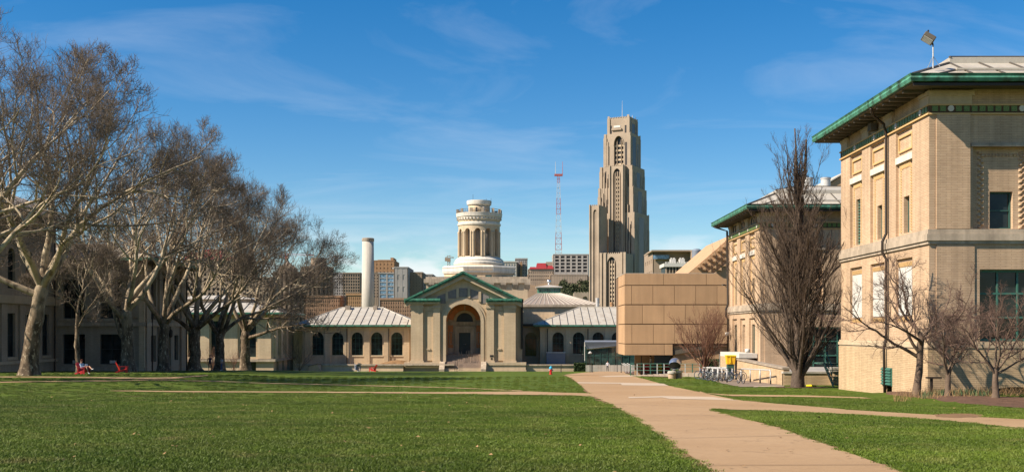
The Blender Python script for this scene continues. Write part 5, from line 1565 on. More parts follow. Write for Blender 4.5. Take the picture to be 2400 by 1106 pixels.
# front annexe with pointed window and the slim left wing
def annexe(px_l, w, dep, z1, win, off, name, capfin=True):
    O = Vector(((px_l - 1200) * sC, DC - 12 - off, 0)); PA_ = Plane(O, UA, NA); PB_ = Plane(O + UA * w - NA * 0, UB, NB)
    m_ = MB(); ua, ub = (win[0] - px_l) * sC / math.cos(TH), (win[1] - px_l) * sC / math.cos(TH)
    h = (ua, ub, zc(win[3]), zc(win[2]), (ub - ua) * .9)
    wall(m_, PA_, 0, w, -14, z1, [h], depth=2); m_.quad(PB_.pt(0, -14), PB_.pt(dep, -14), PB_.pt(dep, z1), PB_.pt(0, z1))
    m_.quad(PA_.pt(0, -14), PA_.pt(0, -14, -dep), PA_.pt(0, z1, -dep), PA_.pt(0, z1)); m_.poly([PA_.pt(0, z1), PA_.pt(w, z1), PA_.pt(w, z1, -dep), PA_.pt(0, z1, -dep)])
    m_.build(name, m_gothic, cat)
    g = MB(); g.poly([PA_.pt(u, v, -1.9) for u, v in opening_outline(*h)]); f = g.build('arched_window', m_gothicdark, cat)
    sp_ = MB(); v = h[2] + .6
    while v < h[3] - (ub - ua) * .9: pbox(sp_, PA_, ua + (ub-ua)*.3, ub - (ub-ua)*.3, v, v + 1.7, -2, -1.4); v += 3.2
    sp_.build('spandrels', m_stonetan, f, kind='stuff')
    mu = MB()
    for t in (.22, .5, .78): pbox(mu, PA_, ua + (ub-ua)*t - .3, ua + (ub-ua)*t + .3, h[2], h[3] - (ub-ua)*.35, -1.95, -.8)
    mu.build('mullions', m_gothic, f, kind='stuff')
    for t in (.0, .16, .8, .93) if w > 15 else (0, .84):
        bt = MB(); pbox(bt, PA_, t * w, t * w + w * .09, -14, z1 + .8, 0, .9); bt.build('buttress', m_gothic, cat)
    for k in range(int(w / 1.6)):
        bt = MB(); pbox(bt, PA_, k * 1.6 + .1, k * 1.6 + .9, z1, z1 + .8, -.8, .1); bt.build('merlon', m_gothic, cat)
annexe(1427, 12.8, 14, zc(391), (1436, 1453, 397, 606), -10.5, 'central_bay')
annexe(1401, 20.5, 16, zc(600), (1416, 1436, 607, 726), 10, 'front_annexe')
annexe(1378, 8.6, 14, zc(489), (1386, 1394, 498, 720), 6, 'side_annexe')
q = thing('gothic_porch', 'small limestone porch with pointed arch left of the skyscraper foot', 'building', (PX(1362, 800), 800, 10))
b = MB(); Pq = Plane((PX(1346, 800), 800, 0), (1, 0, 0), (0, -1, 0)); ww = PX(1380, 800) - PX(1346, 800)
wall(b, Pq, 0, ww, -14, PZ(686, 800), [(ww*.55, ww*.95, PZ(716, 800), PZ(694, 800), 3.0)], depth=1.5); b.box(PX(1346, 800), PX(1380, 800), 801.6, 812, -14, PZ(686, 800)); b.build('wall', m_gothic, q)
for k in range(5):
    s = MB(); pbox(s, Pq, k * 2.3, k * 2.3 + 1.1, PZ(686, 800), PZ(684, 800), -1, 0); s.build('merlon', m_gothic, q)

# ------------------------------------------------------------------ the town behind
def slab_block(name, label, px0, px1, py0, py1, d, dep, wallm, glassm, nx, ny, side=None, parapet=.8, solid=.45, extra=None, skew=0, zb_=-14, cat_='building', ny_side=4):
    """block whose piers and spandrels stand in front of a recessed glazed core"""
    x0, x1 = PX(px0, d), PX(px1, d); z1, z0 = PZ(py0, d), PZ(py1, d)
    t = thing(name, label, cat_, ((x0 + x1) / 2, d, zb_))
    k = (x1 - x0) / 30
    e = max(.25, .45 * k)
    core = MB(); core.box(x0 + e, x1 - e, d + e, d + dep - e, zb_, z1 - .2); core.build('glazing', glassm, t)
    p = MB()
    pw = (x1 - x0) / nx * solid
    for i in range(nx + 1):
        x = x0 + (x1 - x0 - pw) * i / nx; p.box(x, x + pw, d, d + e + .15, zb_, z1)
    sh = (z1 - z0) / ny * solid
    for j in range(ny + 1):
        z = z0 + (z1 - z0 - sh) * j / ny; p.box(x0 + .04, x1 - .04, d + .06, d + e + .1, z, z + sh)
    for xs_, xe_ in ((x0, x0 + e + .1), (x1 - e - .1, x1)):
        ns_ = ny_side; py_w = dep / ns_ * solid
        for i in range(ns_ + 1):
            y = d + (dep - py_w) * i / ns_; p.box(xs_ - .05 if xs_ == x0 else xs_, xe_ if xs_ == x0 else xe_ + .05, y, y + py_w, zb_, z1)
        for j in range(ny + 1):
            z = z0 + (z1 - z0 - sh) * j / ny; p.box(xs_, xe_, d + .1, d + dep - .1, z, z + sh)
    p.box(x0 + .02, x1 - .02, d + .08, d + dep, zb_, z0)
    p.build('wall', wallm, t)
    r = MB(); r.box(x0 - .2, x1 + .2, d - .2, d + dep + .2, z1, z1 + parapet); r.build('roof', wallm, t)
    return t
# pair of ribbed round dormitory towers
def ribbed(label, pxc, rpx, ytop, d, drum, mat):
    x = PX(pxc, d); r = rpx / F * d; z1 = PZ(ytop, d)
    t = thing('ribbed_tower', label, 'tower', (x, d, -14), 'ribbed round dormitory towers')
    c = MB(); c.lathe([(r * .9, -14), (r * .9, z1 - 1)], x, d, 36); c.build('glazing', m_gothicdark, t)
    for k in range(22):
        a = 2 * math.pi * k / 22; ca, sa = math.cos(a), math.sin(a); f = MB()
        wd_ = r * .085; n_ = Vector((ca, sa, 0)); t_ = Vector((-sa, ca, 0)); o_ = Vector((x, d, 0))
        pts = [o_ + n_ * (r * .82) - t_ * wd_, o_ + n_ * r * .98 - t_ * wd_ * .75, o_ + n_ * r * .98 + t_ * wd_ * .75, o_ + n_ * (r * .82) + t_ * wd_]
        f.prism([(p.x, p.y, -14) for p in pts], (0, 0, z1 + 14)); f.build('rib', mat, t)
    c = MB(); c.lathe([(r * .95, z1 - 1.5), (r * .95, z1 - .2), (r * .3, z1)], x, d, 36); c.build('roof', m_brownconc, t)
    dr, dh, cone = drum
    zz = PZ(dh, d); c = MB(); c.lathe([(dr / F * d, z1 - .5), (dr / F * d, zz), (.1, zz + (PZ(cone, d) - zz if cone else .1))], x + PX(1200 + drum_off, d), d, 28); c.build('penthouse', m_brownconc, t)
    return t
drum_off = -6
ribbed('ribbed concrete round tower with a cone-roofed drum behind the bare branches', 680, 41, 638, 880, (24, 630, 612), m_brownconc)
drum_off = 3
ribbed('ribbed concrete round tower with a flat cylinder on its roof left of the smoke stack', 744, 39, 626, 960, (18.5, 605, None), m_brownconc)
# crimson roofed hospital behind the branches
t = slab_block('hospital', 'grey hospital with crimson roof seen through the sycamore branches', 432, 580, 612, 720, 760, 30, m_brownconc, m_gothicdark, 14, 9)
s = MB(); zz = PZ(612, 760) + .8
for a, b, h in ((432, 470, 590), (470, 520, 583), (520, 580, 600)):
    xa_, xb_ = PX(a, 760), PX(b, 760); zt_ = PZ(h, 760); m0 = (xa_ + xb_) / 2
    s.hexa([(xa_ - .5, 759, zz), (xb_ + .5, 759, zz), (xb_ + .5, 790, zz), (xa_ - .5, 790, zz), (xa_ + 2, 765, zt_), (xb_ - 2, 765, zt_), (xb_ - 2, 784, zt_), (xa_ + 2, 784, zt_)])
s.build('crimson_roof', m_redroof, t)
slab_block('brown_block', 'plain brown flat-roofed block between the hospital and the ribbed towers', 575, 640, 652, 720, 700, 25, m_brownconc, m_gothicdark, 8, 6)
# cranes
def crane(label, pxm, y0, yj, pxa, pxb, d, mat, r=.45):
    x = PX(pxm, d); t = thing('tower_crane', label, 'crane', (x, d, -14))
    m_ = MB()
    for dx, dy in ((-.9, -.9), (.9, -.9), (.9, .9), (-.9, .9)): m_.tube([(x + dx, d + dy, -14), (x + dx, d + dy, PZ(yj - 6, d))], r * .5, 4)
    z = -14
    while z < PZ(yj, d) - 2: m_.tube([(x - .9, d - .9, z), (x + .9, d - .9, z + 2)], r * .4, 4); z += 2
    m_.build('mast', mat, t)
    j = MB(); zj = PZ(yj, d)
    for dz in (0, 1.6): j.tube([(PX(pxa, d), d, zj + dz * (.3 if dz else 1)), (x, d, zj + dz), (PX(pxb, d), d, zj + dz * .3)], r * .55, 4)
    j.build('jib', mat, t)
    c = MB(); c.box(x - 1.4, x + 1.4, d - 1.6, d + 1.2, zj - 3.2, zj - .4); c.build('cab', mat, t)
    k = MB(); k.box(PX(pxa, d) - .4, PX(pxa, d) + 2.6, d - 1, d + 1, zj - 2.6, zj + .2); k.build('counterweight', m_brownconc, t)
crane('red tower crane above the cone-roofed ribbed tower', 672, 700, 598.5, 655, 736, 1000, m_lattice_red, .5)
crane('dark tower crane with a boxy counterweight just left of the white dome', 1052, 660, 604.5, 1044, 1064, 900, m_brownconc, .5)
# ranges
slab_block('grey_block', 'grey office block with a dark right half beside the ribbed tower', 781, 806, 641, 700, 820, 26, m_greyconc, m_gothicdark, 4, 8)
slab_block('dark_block', 'dark grey glassy block with flat roof left of the smoke stack', 804, 844, 641, 700, 815, 30, m_brownconc, m_glass, 7, 8, solid=.3)
slab_block('brick_range', 'long low brown brick range with rows of small windows under the ribbed tower', 713, 798, 697, 745, 420, 18, m_brownbrick, m_gothicdark, 16, 4, solid=.55)
slab_block('brick_range', 'low brown brick range with small windows directly left of the smoke stack', 812, 850, 692, 745, 410, 18, m_orangebrick, m_gothicdark, 8, 5, solid=.55)
slab_block('brick_range', 'brown brick range with small windows between smoke stack and green pediment', 891, 966, 703, 745, 415, 18, m_brownbrick, m_gothicdark, 13, 4, solid=.55)
t = slab_block('ochre_block', 'ochre brick tower with stepped top right of the smoke stack', 876, 925, 612, 700, 1000, 40, m_orangebrick, m_gothicdark, 5, 9, solid=.62)
b = MB()
for a, b_, y in ((884, 912, 608), (914, 921, 603), (877, 884, 609)): b.box(PX(a, 1000), PX(b_, 1000), 1004, 1030, PZ(614, 1000), PZ(y, 1000))
b.build('stepped_top', m_orangebrick, t)
slab_block('ochre_block', 'narrow ochre brick block touching the left side of the smoke stack', 834, 850, 644, 700, 960, 30, m_orangebrick, m_gothicdark, 2, 6, solid=.6)
slab_block('dark_slab', 'dark slab showing directly behind the smoke stack', 862, 889, 640, 700, 900, 30, m_brownconc, m_gothicdark, 4, 8, solid=.5)
t = slab_block('glazed_block', 'grey block with two columns of sky-blue glass right of the smoke stack', 887, 926, 641, 700, 720, 40, m_greyconc, m_blueglass, 2, 6, solid=.18)
t = slab_block('concrete_block', 'windowless grey concrete block between the blue glass and the green pediment', 924, 956, 628, 700, 715, 40, m_greyconc, m_greyconc, 2, 2)
b = MB()
for a in (918, 923, 930, 937, 943): b.box(PX(a, 720), PX(a + 4, 720), 722, 728, PZ(629, 720), PZ(624.5 if a > 922 else 627, 720))
b.build('roof_plant', m_whitepaint, t)
slab_block('concrete_block', 'darker stepped concrete block left of the white dome above the pediment', 955, 990, 640, 700, 730, 40, m_brownconc, m_gothicdark, 4, 7, solid=.7)
slab_block('concrete_block', 'lower dark concrete block just behind the pediment slope', 984, 1014, 645, 700, 735, 40, m_greyconc, m_gothicdark, 4, 6, solid=.6)
t = slab_block('apartment_tower', 'pale blue-white apartment tower immediately right of the dome', 1176, 1212, 615, 665, 640, 25, m_concrete, m_blueglass, 5, 6, solid=.5)
slab_block('apartment_tower', 'grey apartment tower with an ochre strip right of the pale tower', 1208, 1236, 608, 665, 650, 25, m_greyconc, m_gothicdark, 5, 8, solid=.6)
s = MB(); s.box(PX(1219, 648), PX(1224, 648), 647.6, 649.5, -10, PZ(614, 648)); s.build('ochre_strip', m_orangebrick, bpy.data.objects['apartment_tower.001'])
t = slab_block('mansard_block', 'tan block with crimson mansard roof on the slope below the mast', 1238, 1298, 632, 662, 1100, 30, m_gothic, m_gothicdark, 12, 3, solid=.5)
s = MB(); zz = PZ(632, 1100) + .8
for a, b_, y in ((1240, 1258, 625), (1256, 1282, 616), (1280, 1298, 622)):
    xa_, xb_ = PX(a, 1100), PX(b_, 1100); s.hexa([(xa_, 1099, zz), (xb_, 1099, zz), (xb_, 1128, zz), (xa_, 1128, zz), (xa_ + 1.2, 1103, PZ(y, 1100)), (xb_ - 1.2, 1103, PZ(y, 1100)), (xb_ - 1.2, 1124, PZ(y, 1100)), (xa_ + 1.2, 1124, PZ(y, 1100))])
s.build('mansard_roof', m_redroof, t)
s = MB(); s.box(PX(1280, 1100), PX(1296, 1100), 1104, 1118, PZ(622, 1100), PZ(613, 1100)); s.build('dormer', m_gothic, t)
slab_block('concrete_framed_building', 'pale concrete framed block with open dark storeys at the mast foot', 1297, 1380, 597, 640, 1150, 40, m_concrete, m_gothicdark, 6, 5, solid=.3)
slab_block('low_terrace', 'low tan terrace of small bays under the concrete framed block', 1290, 1378, 645, 665, 1090, 20, m_gothic, m_gothicdark, 14, 1, solid=.5)
t = slab_block('brown_complex', 'wide brown block with a dark glass band right of the skyscraper', 1530, 1628, 589, 660, 620, 40, m_brownconc, m_brownconc, 2, 2, solid=.5)
s = MB(); s.box(PX(1532, 618), PX(1568, 618), 617, 619.5, PZ(607, 618), PZ(598, 618)); s.build('glass_band', m_blueglass, t)
s = MB(); s.box(PX(1526, 616), PX(1632, 616), 614, 640, PZ(590, 616), PZ(586.5, 616)); s.build('flat_roof', m_brownconc, t)
t = slab_block('brown_complex', 'brown block with a half-round metal roof at the right of the white loggia', 1622, 1662, 589, 660, 610, 30, m_brownconc, m_brownconc, 2, 2)
s = MB(); x = PX(1634, 608); s.lathe([(PX(1200 + 11, 608), PZ(604, 608)), (PX(1211, 608), PZ(587, 608)), (PX(1207, 608), PZ(583, 608)), (.1, PZ(582, 608))], x, 610, 24); s.build('round_roof', m_grey, t)
t = thing('white_loggia', 'small white building with columns and twin turrets above the tan clad block', 'building', (PX(1587, 500), 500, -10))
b = MB(); b.box(PX(1560, 500), PX(1616, 500), 502, 515, -10, PZ(625, 500)); b.build('wall', m_darkframe, t)
for k in range(8):
    x = PX(1561 + k * 7.3, 500); s = MB(); s.box(x, x + .6, 500.6, 502, -5, PZ(625, 500)); s.build('column', m_brownconc, t)
b = MB(); b.box(PX(1556, 500), PX(1617, 500), 500, 515, PZ(625, 500), PZ(617, 500)); b.build('parapet', m_whitepaint, t)
for k in range(10):
    x = PX(1560 + k * 5.6, 500); s = MB(); s.box(x, x + .55, 500, 501, PZ(617, 500), PZ(613.5, 500)); s.build('merlon', m_whitepaint, t)
for px in (1577, 1598):
    s = MB(); x = PX(px, 504); s.box(x - 1.2, x + 1.2, 503, 506, PZ(617, 500), PZ(607, 504)); s.box(x - .9, x - .3, 503.5, 505, PZ(607, 504), PZ(604, 504)); s.box(x + .3, x + .9, 503.5, 505, PZ(607, 504), PZ(604, 504)); s.build('turret', m_whitepaint, t)

# transmission mast
DM = 1400.0; x = PX(1309, DM)
mast = thing('transmission_mast', 'red and white lattice transmission mast with two antennas beside the skyscraper', 'mast', (x, DM, PZ(640, DM)))
levels = [(640, 7.5), (600, 6.6), (585, 6.4), (545, 5.4), (502, 4.4), (465, 3.6), (428, 2.6), (412, 2.2)]
for (ya_, wa), (yb_, wb), red in zip(levels[:-1], levels[1:], (0, 0, 1, 0, 1, 0, 1)):
    m_ = MB(); za, zb_ = PZ(ya_, DM), PZ(yb_, DM)
    ca = [(-1,-1),(1,-1),(1,1),(-1,1)]
    for sx_, sy_ in ca: m_.tube([(x + sx_*wa/1.6, DM + sy_*wa/1.6, za), (x + sx_*wb/1.6, DM + sy_*wb/1.6, zb_)], .26, 4)
    n = max(2, int((zb_ - za) / 6))
    for k in range(n):
        t0, t1 = k / n, (k + 1) / n; w0, w1_ = (wa + (wb - wa)*t0)/1.6, (wa + (wb - wa)*t1)/1.6; z0, z1 = za + (zb_ - za)*t0, za + (zb_ - za)*t1
        for a, b in zip(ca, ca[1:] + ca[:1]):
            m_.tube([(x + a[0]*w0, DM + a[1]*w0, z0), (x + b[0]*w0, DM + b[1]*w0, z0)], .2, 4); m_.tube([(x + a[0]*w0, DM + a[1]*w0, z0), (x + b[0]*w1_, DM + b[1]*w1_, z1)], .16, 4)
    m_.build('lattice_section', m_lattice_red if red else m_lattice_white, mast)
b = MB(); b.box(x - 5.2, x + 5.2, DM - 1.2, DM + 1.2, PZ(413, DM), PZ(408, DM)); b.build('platform', m_lattice_red, mast)
for px, mt in ((1302, m_lattice_white), (1318.5, m_lattice_red)):
    s = MB(); xx = PX(px, DM); s.tube([(xx, DM, PZ(410, DM)), (xx, DM, PZ(379, DM))], [.35, .2], 6); s.build('antenna', mt, mast)

# wooded hillside
def hill():
    xs = np.linspace(PX(1090, 1050), PX(1560, 1050), 30); ys = np.linspace(900, 1300, 16)
    X, Y = np.meshgrid(xs, ys)
    base = np.interp(Y, [900, 1000, 1100, 1300], [-16, 14, 48, 66])
    rr = np.random.default_rng(3)
    Z = base + rr.normal(0, 1.2, X.shape)
    V = np.stack([X, Y, Z], -1).reshape(-1, 3); nx, ny = len(xs), len(ys)
    i = np.arange(ny - 1)[:, None] * nx + np.arange(nx - 1)[None]
    Q = np.stack([i, i + 1, i + 1 + nx, i + nx], -1).reshape(-1, 4)
    o = link('hillside', mesh_np('hillside', V, Q, smooth=True), m_hill); tag(o, kind='structure')
    # thicket of small leaf faces
    n = 9000
    cl = rr.random((60, 3)) * np.array([1, 1, 1]); 
    cxs = PX(1320, 1050) + (cl[:, 0] ** .8) * (PX(1385, 1050) - PX(1320, 1050)); cys = 1030 + cl[:, 1] * 55
    k = rr.integers(0, 60, n); cz = np.interp(cys, [900, 1000, 1100, 1300], [-16, 14, 48, 66])
    d = rr.normal(0, 1, (n, 3)); d /= np.linalg.norm(d, axis=1, keepdims=True); d *= (rr.random((n, 1)) ** .4) * np.array([[4.0, 3.5, 4.5]])
    P = np.stack([cxs[k], cys[k], cz[k] + 4.5], 1) + d
    a = rr.normal(0, 1, (n, 3)); b = rr.normal(0, 1, (n, 3)); a *= .8 / np.linalg.norm(a, axis=1, keepdims=True); b *= .8 / np.linalg.norm(b, axis=1, keepdims=True)
    V = np.stack([P - a, P + b, P + a, P - b], 1).reshape(-1, 3)
    o = link('hillside_thicket', mesh_np('hillside_thicket', V, np.arange(n * 4).reshape(-1, 4)), m_leaf2)
    tag(o, 'dark green thicket of trees on the hillside below the concrete block', 'woodland', kind='stuff')
hill()
# ------------------------------------------------------------------ bare trees
def norm(v): return v / np.maximum(np.linalg.norm(v, axis=-1, keepdims=True), 1e-9)
UPV = np.array([0, 0, 1.0])
def grow(S, D, Ln, K, up, wob, rg, bend=None):
    """polylines of K points from S along D; up = pull towards the sky"""
    B = len(S); P = np.empty((B, K, 3)); P[:, 0] = S; d = norm(D); st = (Ln / (K - 1))[:, None]
    upa = np.broadcast_to(np.asarray(up, float), (B,))[:, None]
    for k in range(1, K):
        d = norm(d + UPV * upa / (K - 1) + rg.normal(0, wob, (B, 3)))
        P[:, k] = P[:, k - 1] + d * st
    return P
def radii(r0, r1, K, pw=1.0):
    t = np.linspace(0, 1, K)[None] ** pw
    return r0[:, None] * (1 - t) + r1[:, None] * t
def spawn(P, Rd, n, t0, t1, a0, a1, rg, jit=1.0):
    B, K, _ = P.shape
    t = t0 + (t1 - t0) * (np.arange(n)[None] + rg.random((B, n)) * jit) / n
    f = t * (K - 1); i = np.minimum(f.astype(int), K - 2); w = (f - i)[..., None]
    bi = np.arange(B)[:, None]
    S = P[bi, i] * (1 - w) + P[bi, i + 1] * w
    T = norm(P[bi, i + 1] - P[bi, i])
    r = Rd[bi, i] * (1 - w[..., 0]) + Rd[bi, i + 1] * w[..., 0]
    ph = rg.random((B, 1)) * 6.28 + np.arange(n)[None] * 2.4 + rg.normal(0, .4, (B, n))
    ref = np.where(np.abs(T[..., 2:3]) < .9, UPV, np.array([1.0, 0, 0]))
    e1 = norm(np.cross(T, ref)); e2 = np.cross(T, e1)
    an = a0 + (a1 - a0) * rg.random((B, n))
    D = T * np.cos(an)[..., None] + (e1 * np.cos(ph)[..., None] + e2 * np.sin(ph)[..., None]) * np.sin(an)[..., None]
    return S.reshape(-1, 3), D.reshape(-1, 3), r.ravel(), t.ravel(), np.repeat(np.arange(B), n)
def tubes(P, Rd, s):
    B, K, _ = P.shape
    T = np.empty_like(P); T[:, 1:-1] = P[:, 2:] - P[:, :-2]; T[:, 0] = P[:, 1] - P[:, 0]; T[:, -1] = P[:, -1] - P[:, -2]; T = norm(T)
    ref = np.where(np.abs(T[:, 0, 2:3]) < .9, UPV, np.array([1.0, 0, 0])); a = norm(np.cross(T[:, 0], ref))[:, None]
    N = norm(a - (a * T).sum(-1, keepdims=True) * T); Bn = np.cross(T, N)
    an = np.arange(s) * 2 * np.pi / s
    V = P[:, :, None] + Rd[:, :, None, None] * (N[:, :, None] * np.cos(an)[None, None, :, None] + Bn[:, :, None] * np.sin(an)[None, None, :, None])
    b = (np.arange(B) * K * s)[:, None, None]; k = (np.arange(K - 1) * s)[None, :, None]; j = np.arange(s)[None, None]; j2 = (j + 1) % s
    Q = np.stack([b + k + j, b + k + j2, b + k + s + j2, b + k + s + j], -1).reshape(-1, 4)
    return V.reshape(-1, 3), Q
def merge(parts):
    Vs, Qs, o = [], [], 0
    for V, Q in parts:
        Vs.append(V); Qs.append(Q + o); o += len(V)
    return np.concatenate(Vs), np.concatenate(Qs)
def rough_trunk(P, Rd, s, rg, amp=.08):
    V, Q = tubes(P, Rd, s)
    return V + rg.normal(0, amp, V.shape) * .5, Q

def sycamore(label, x, y, H, seed, limbs, trunk_h=5.5, r0=.72, spread=13.0, lean=(0, 0), dens=1.0, twigs=4, name='sycamore_tree', group='bare sycamores along the left of the mall'):
    """limbs: list of (azimuth deg, angle from vertical deg, length, start height fraction)"""
    rg = np.random.default_rng(seed)
    z0 = ground(x, y) - .15
    t = thing(name, label, 'tree', (x, y, z0), group)
    # trunk in local coordinates
    K = 12; zz = np.linspace(0, trunk_h, K)
    P0 = np.stack([lean[0] * (zz / trunk_h) ** 1.3 + np.cumsum(rg.normal(0, .035, K)), lean[1] * zz / trunk_h + np.cumsum(rg.normal(0, .035, K)), zz], 1)[None]
    R0 = (r0 * (1 + .55 * np.exp(-zz / .55)) * (1 - .22 * zz / trunk_h))[None]
    R0[0, -1] *= .75
    V, Q = rough_trunk(P0, R0, 16, rg, .05)
    o = link('trunk', mesh_np('trunk', V, Q, smooth=True), m_bark, t)
    S, D, Ln, rr, up = [], [], [], [], []
    for az, an, ln, hs in limbs:
        f = hs * (K - 1); i = min(int(f), K - 2); p = P0[0, i] + (P0[0, i + 1] - P0[0, i]) * (f - i)
        a, b = math.radians(az), math.radians(an * .98 if an < 60 else an)
        S.append(p); D.append((math.cos(a) * math.sin(b), math.sin(a) * math.sin(b), math.cos(b))); Ln.append(ln)
        rr.append(r0 * (.24 + .016 * ln) * rg.uniform(.85, 1.1)); up.append(.5 if an > 55 else .16)
    S, D, Ln, rr = map(np.array, (S, D, Ln, rr))
    P1 = grow(S, D, Ln, 16, np.array(up), .085, rg); R1 = radii(rr, rr * .16, 16, .8)
    # each limb forks again on its way up
    S, D, r, tt, pi = spawn(P1, R1, 2, .26, .66, .38, .75, rg)
    LF = Ln[pi] * (.86 - .55 * tt) * rg.uniform(.85, 1.15, len(S))
    PF = grow(S, D, LF, 16, .28, .09, rg); RF = radii(r * .78, r * .12 + .008, 16, .8)
    P1 = np.concatenate([P1, PF]); R1 = np.concatenate([R1, RF]); Ln = np.concatenate([Ln, LF])
    for i in range(len(P1)):
        V, Q = tubes(P1[i:i+1], R1[i:i+1], 9); link('limb', mesh_np('limb', V, Q, smooth=True), m_bark, t)
    def env(p):     # 0 at the heart of the crown, 1 on its rim
        c = np.array([lean[0], lean[1], H * .58]); q = (p - c) / np.array([spread, spread, H * .44]); return np.linalg.norm(q, axis=1)
    def fit(S, D, L):   # shorten what would poke out of the crown
        e = env(S + D * L[:, None]); return np.where(e > 1, L * np.clip(1.0 - (e - 1) * 1.6, .25, 1), L)
    parts = []
    def thin(sp, lo):   # few side shoots low down and in the heart of the crown
        S, D, r, tt, pi = sp
        e = env(S); p = np.clip((e - .38) / .38, lo, 1) * np.clip((S[:, 2] - H * .16) / (H * .16), .15, 1)
        k = rg.random(len(S)) < p
        return S[k], D[k], r[k], tt[k], pi[k]
    S, D, r, tt, pi = spawn(P1, R1, int(7 * dens), .32, 1.0, .55, 1.15, rg)
    L2 = np.clip(Ln[pi] * (.62 - .36 * tt) * rg.uniform(.7, 1.25, len(S)), 1.8, 9)
    L2 = fit(S, D, L2)
    P2 = grow(S, D, L2, 9, .34, .12, rg); R2 = radii(np.minimum(r * .62, .03 + .016 * L2), np.full(len(S), .022), 9); parts.append(tubes(P2, R2, 6))
    bV, bQ = parts[0]
    o = link('branches', mesh_np('branches', bV, bQ, smooth=True), m_branch, t)
    S, D, r, tt, pi = thin(spawn(P2, R2, int(10 * dens), .22, 1.0, .5, 1.1, rg), .45)
    L3 = fit(S, D, np.clip(L2[pi] * (.60 - .30 * tt) * rg.uniform(.7, 1.2, len(S)), .9, 4.2))
    P3 = grow(S, D, L3, 6, .32, .15, rg); R3 = radii(np.minimum(r * .62, .012 + .011 * L3), np.full(len(S), .010), 6); parts = [tubes(P3, R3, 4)]
    S, D, r, tt, pi = thin(spawn(P3, R3, int(7 * dens), .15, 1.0, .5, 1.15, rg), .30)
    L4 = fit(S, D, np.clip(L3[pi] * (.62 - .25 * tt) * rg.uniform(.7, 1.25, len(S)), .55, 1.9))
    P4 = grow(S, D, L4, 4, .5, .17, rg); R4 = radii(np.full(len(S), .0115), np.full(len(S), .0075), 4); parts.append(tubes(P4, R4, 3))
    S, D, r, tt, pi = spawn(P4, R4, twigs, .2, 1.0, .45, 1.1, rg)
    L5 = np.clip(L4[pi] * rg.uniform(.35, .75, len(S)), .25, .9)
    P5 = grow(S, D, L5, 2, .6, .15, rg); R5 = radii(np.full(len(S), .0088), np.full(len(S), .006), 2); parts.append(tubes(P5, R5, 3))
    V, Q = merge(parts)
    o = link('crown', mesh_np('crown', V, Q), m_twig, t); o['kind'] = 'stuff'
    return t

def ring(n, a0, an, ln, h0=.85, seed=0, jitter=14):
    r = random.Random(seed)
    return [(a0 + 360 / n * i + r.uniform(-jitter, jitter), an + r.uniform(-9, 9), ln * r.uniform(.85, 1.12), min(1, h0 + r.uniform(-.08, .12))) for i in range(n)]
sycamore('bare sycamore reaching in from beyond the left edge, high over the tall hall', -37.5, 70, 24, 21, ring(5, 10, 34, 15, .9, 1) + [(0, 62, 13, .8), (100, 12, 15, 1)], 5.5, .7)
sycamore('large bare sycamore with thick flaring trunk before the tall shaded hall', -36.5, 83, 23.6, 22, [(15, 24, 16, .98), (100, 14, 16, 1), (165, 34, 15, .95), (255, 32, 15, .95), (320, 40, 15, .92), (188, 64, 13, .86), (40, 40, 14, .95)], 7.2, .62, lean=(1.15, 0))
sycamore('slender young sycamore with straight pale trunk beside the red-chair reader', PX(183, 91), 91, 11, 23, [(20, 28, 5.5, .8), (140, 22, 5.5, .95), (260, 26, 5.0, .9), (60, 10, 5.5, 1), (330, 40, 4.5, .7)], 5.5, .2, spread=4.0, dens=.8, twigs=3)
sycamore('low-forked bare sycamore with two dark stems beside the empty red chair', -36.8, 105, 24, 24, [(175, 26, 16, .45), (20, 18, 16, 1), (90, 28, 15, .95), (300, 34, 15, .95), (0, 46, 14, .95), (230, 45, 13, .8)], 6.2, .62)
sycamore('bare sycamore with mottled trunk standing before the shaded two-storey wing', -36.5, 115, 23.5, 25, [(170, 30, 15, .8), (15, 22, 16, .95), (95, 20, 15, 1), (285, 36, 14, .95), (330, 50, 14, .9), (220, 48, 12, .9)], 5.6, .58)
sycamore('bare sycamore with wide trunk just left of the two walkers', -36.6, 127, 23.5, 26, [(150, 16, 16, .9), (20, 30, 16, .9), (80, 18, 16, 1), (250, 36, 14, .95), (330, 46, 14, .9), (190, 50, 13, .8)], 5.2, .66)
sycamore('bare sycamore forking low right behind the two walkers', -36.4, 136.5, 23, 27, [(175, 22, 15, .7), (0, 26, 16, .75), (90, 16, 15, 1), (300, 40, 14, .9), (40, 48, 13, .9), (230, 44, 13, .9)], 5.0, .62)
sycamore('last bare sycamore of the row with a long limb reaching right', -36.4, 150, 24.5, 28, [(10, 26, 16, .95), (100, 14, 17, 1), (180, 30, 15, .95), (275, 34, 14, .95), (335, 42, 16, .95), (40, 40, 16, .95), (352, 74, 13, .8)], 5.6, .70, spread=13.5)

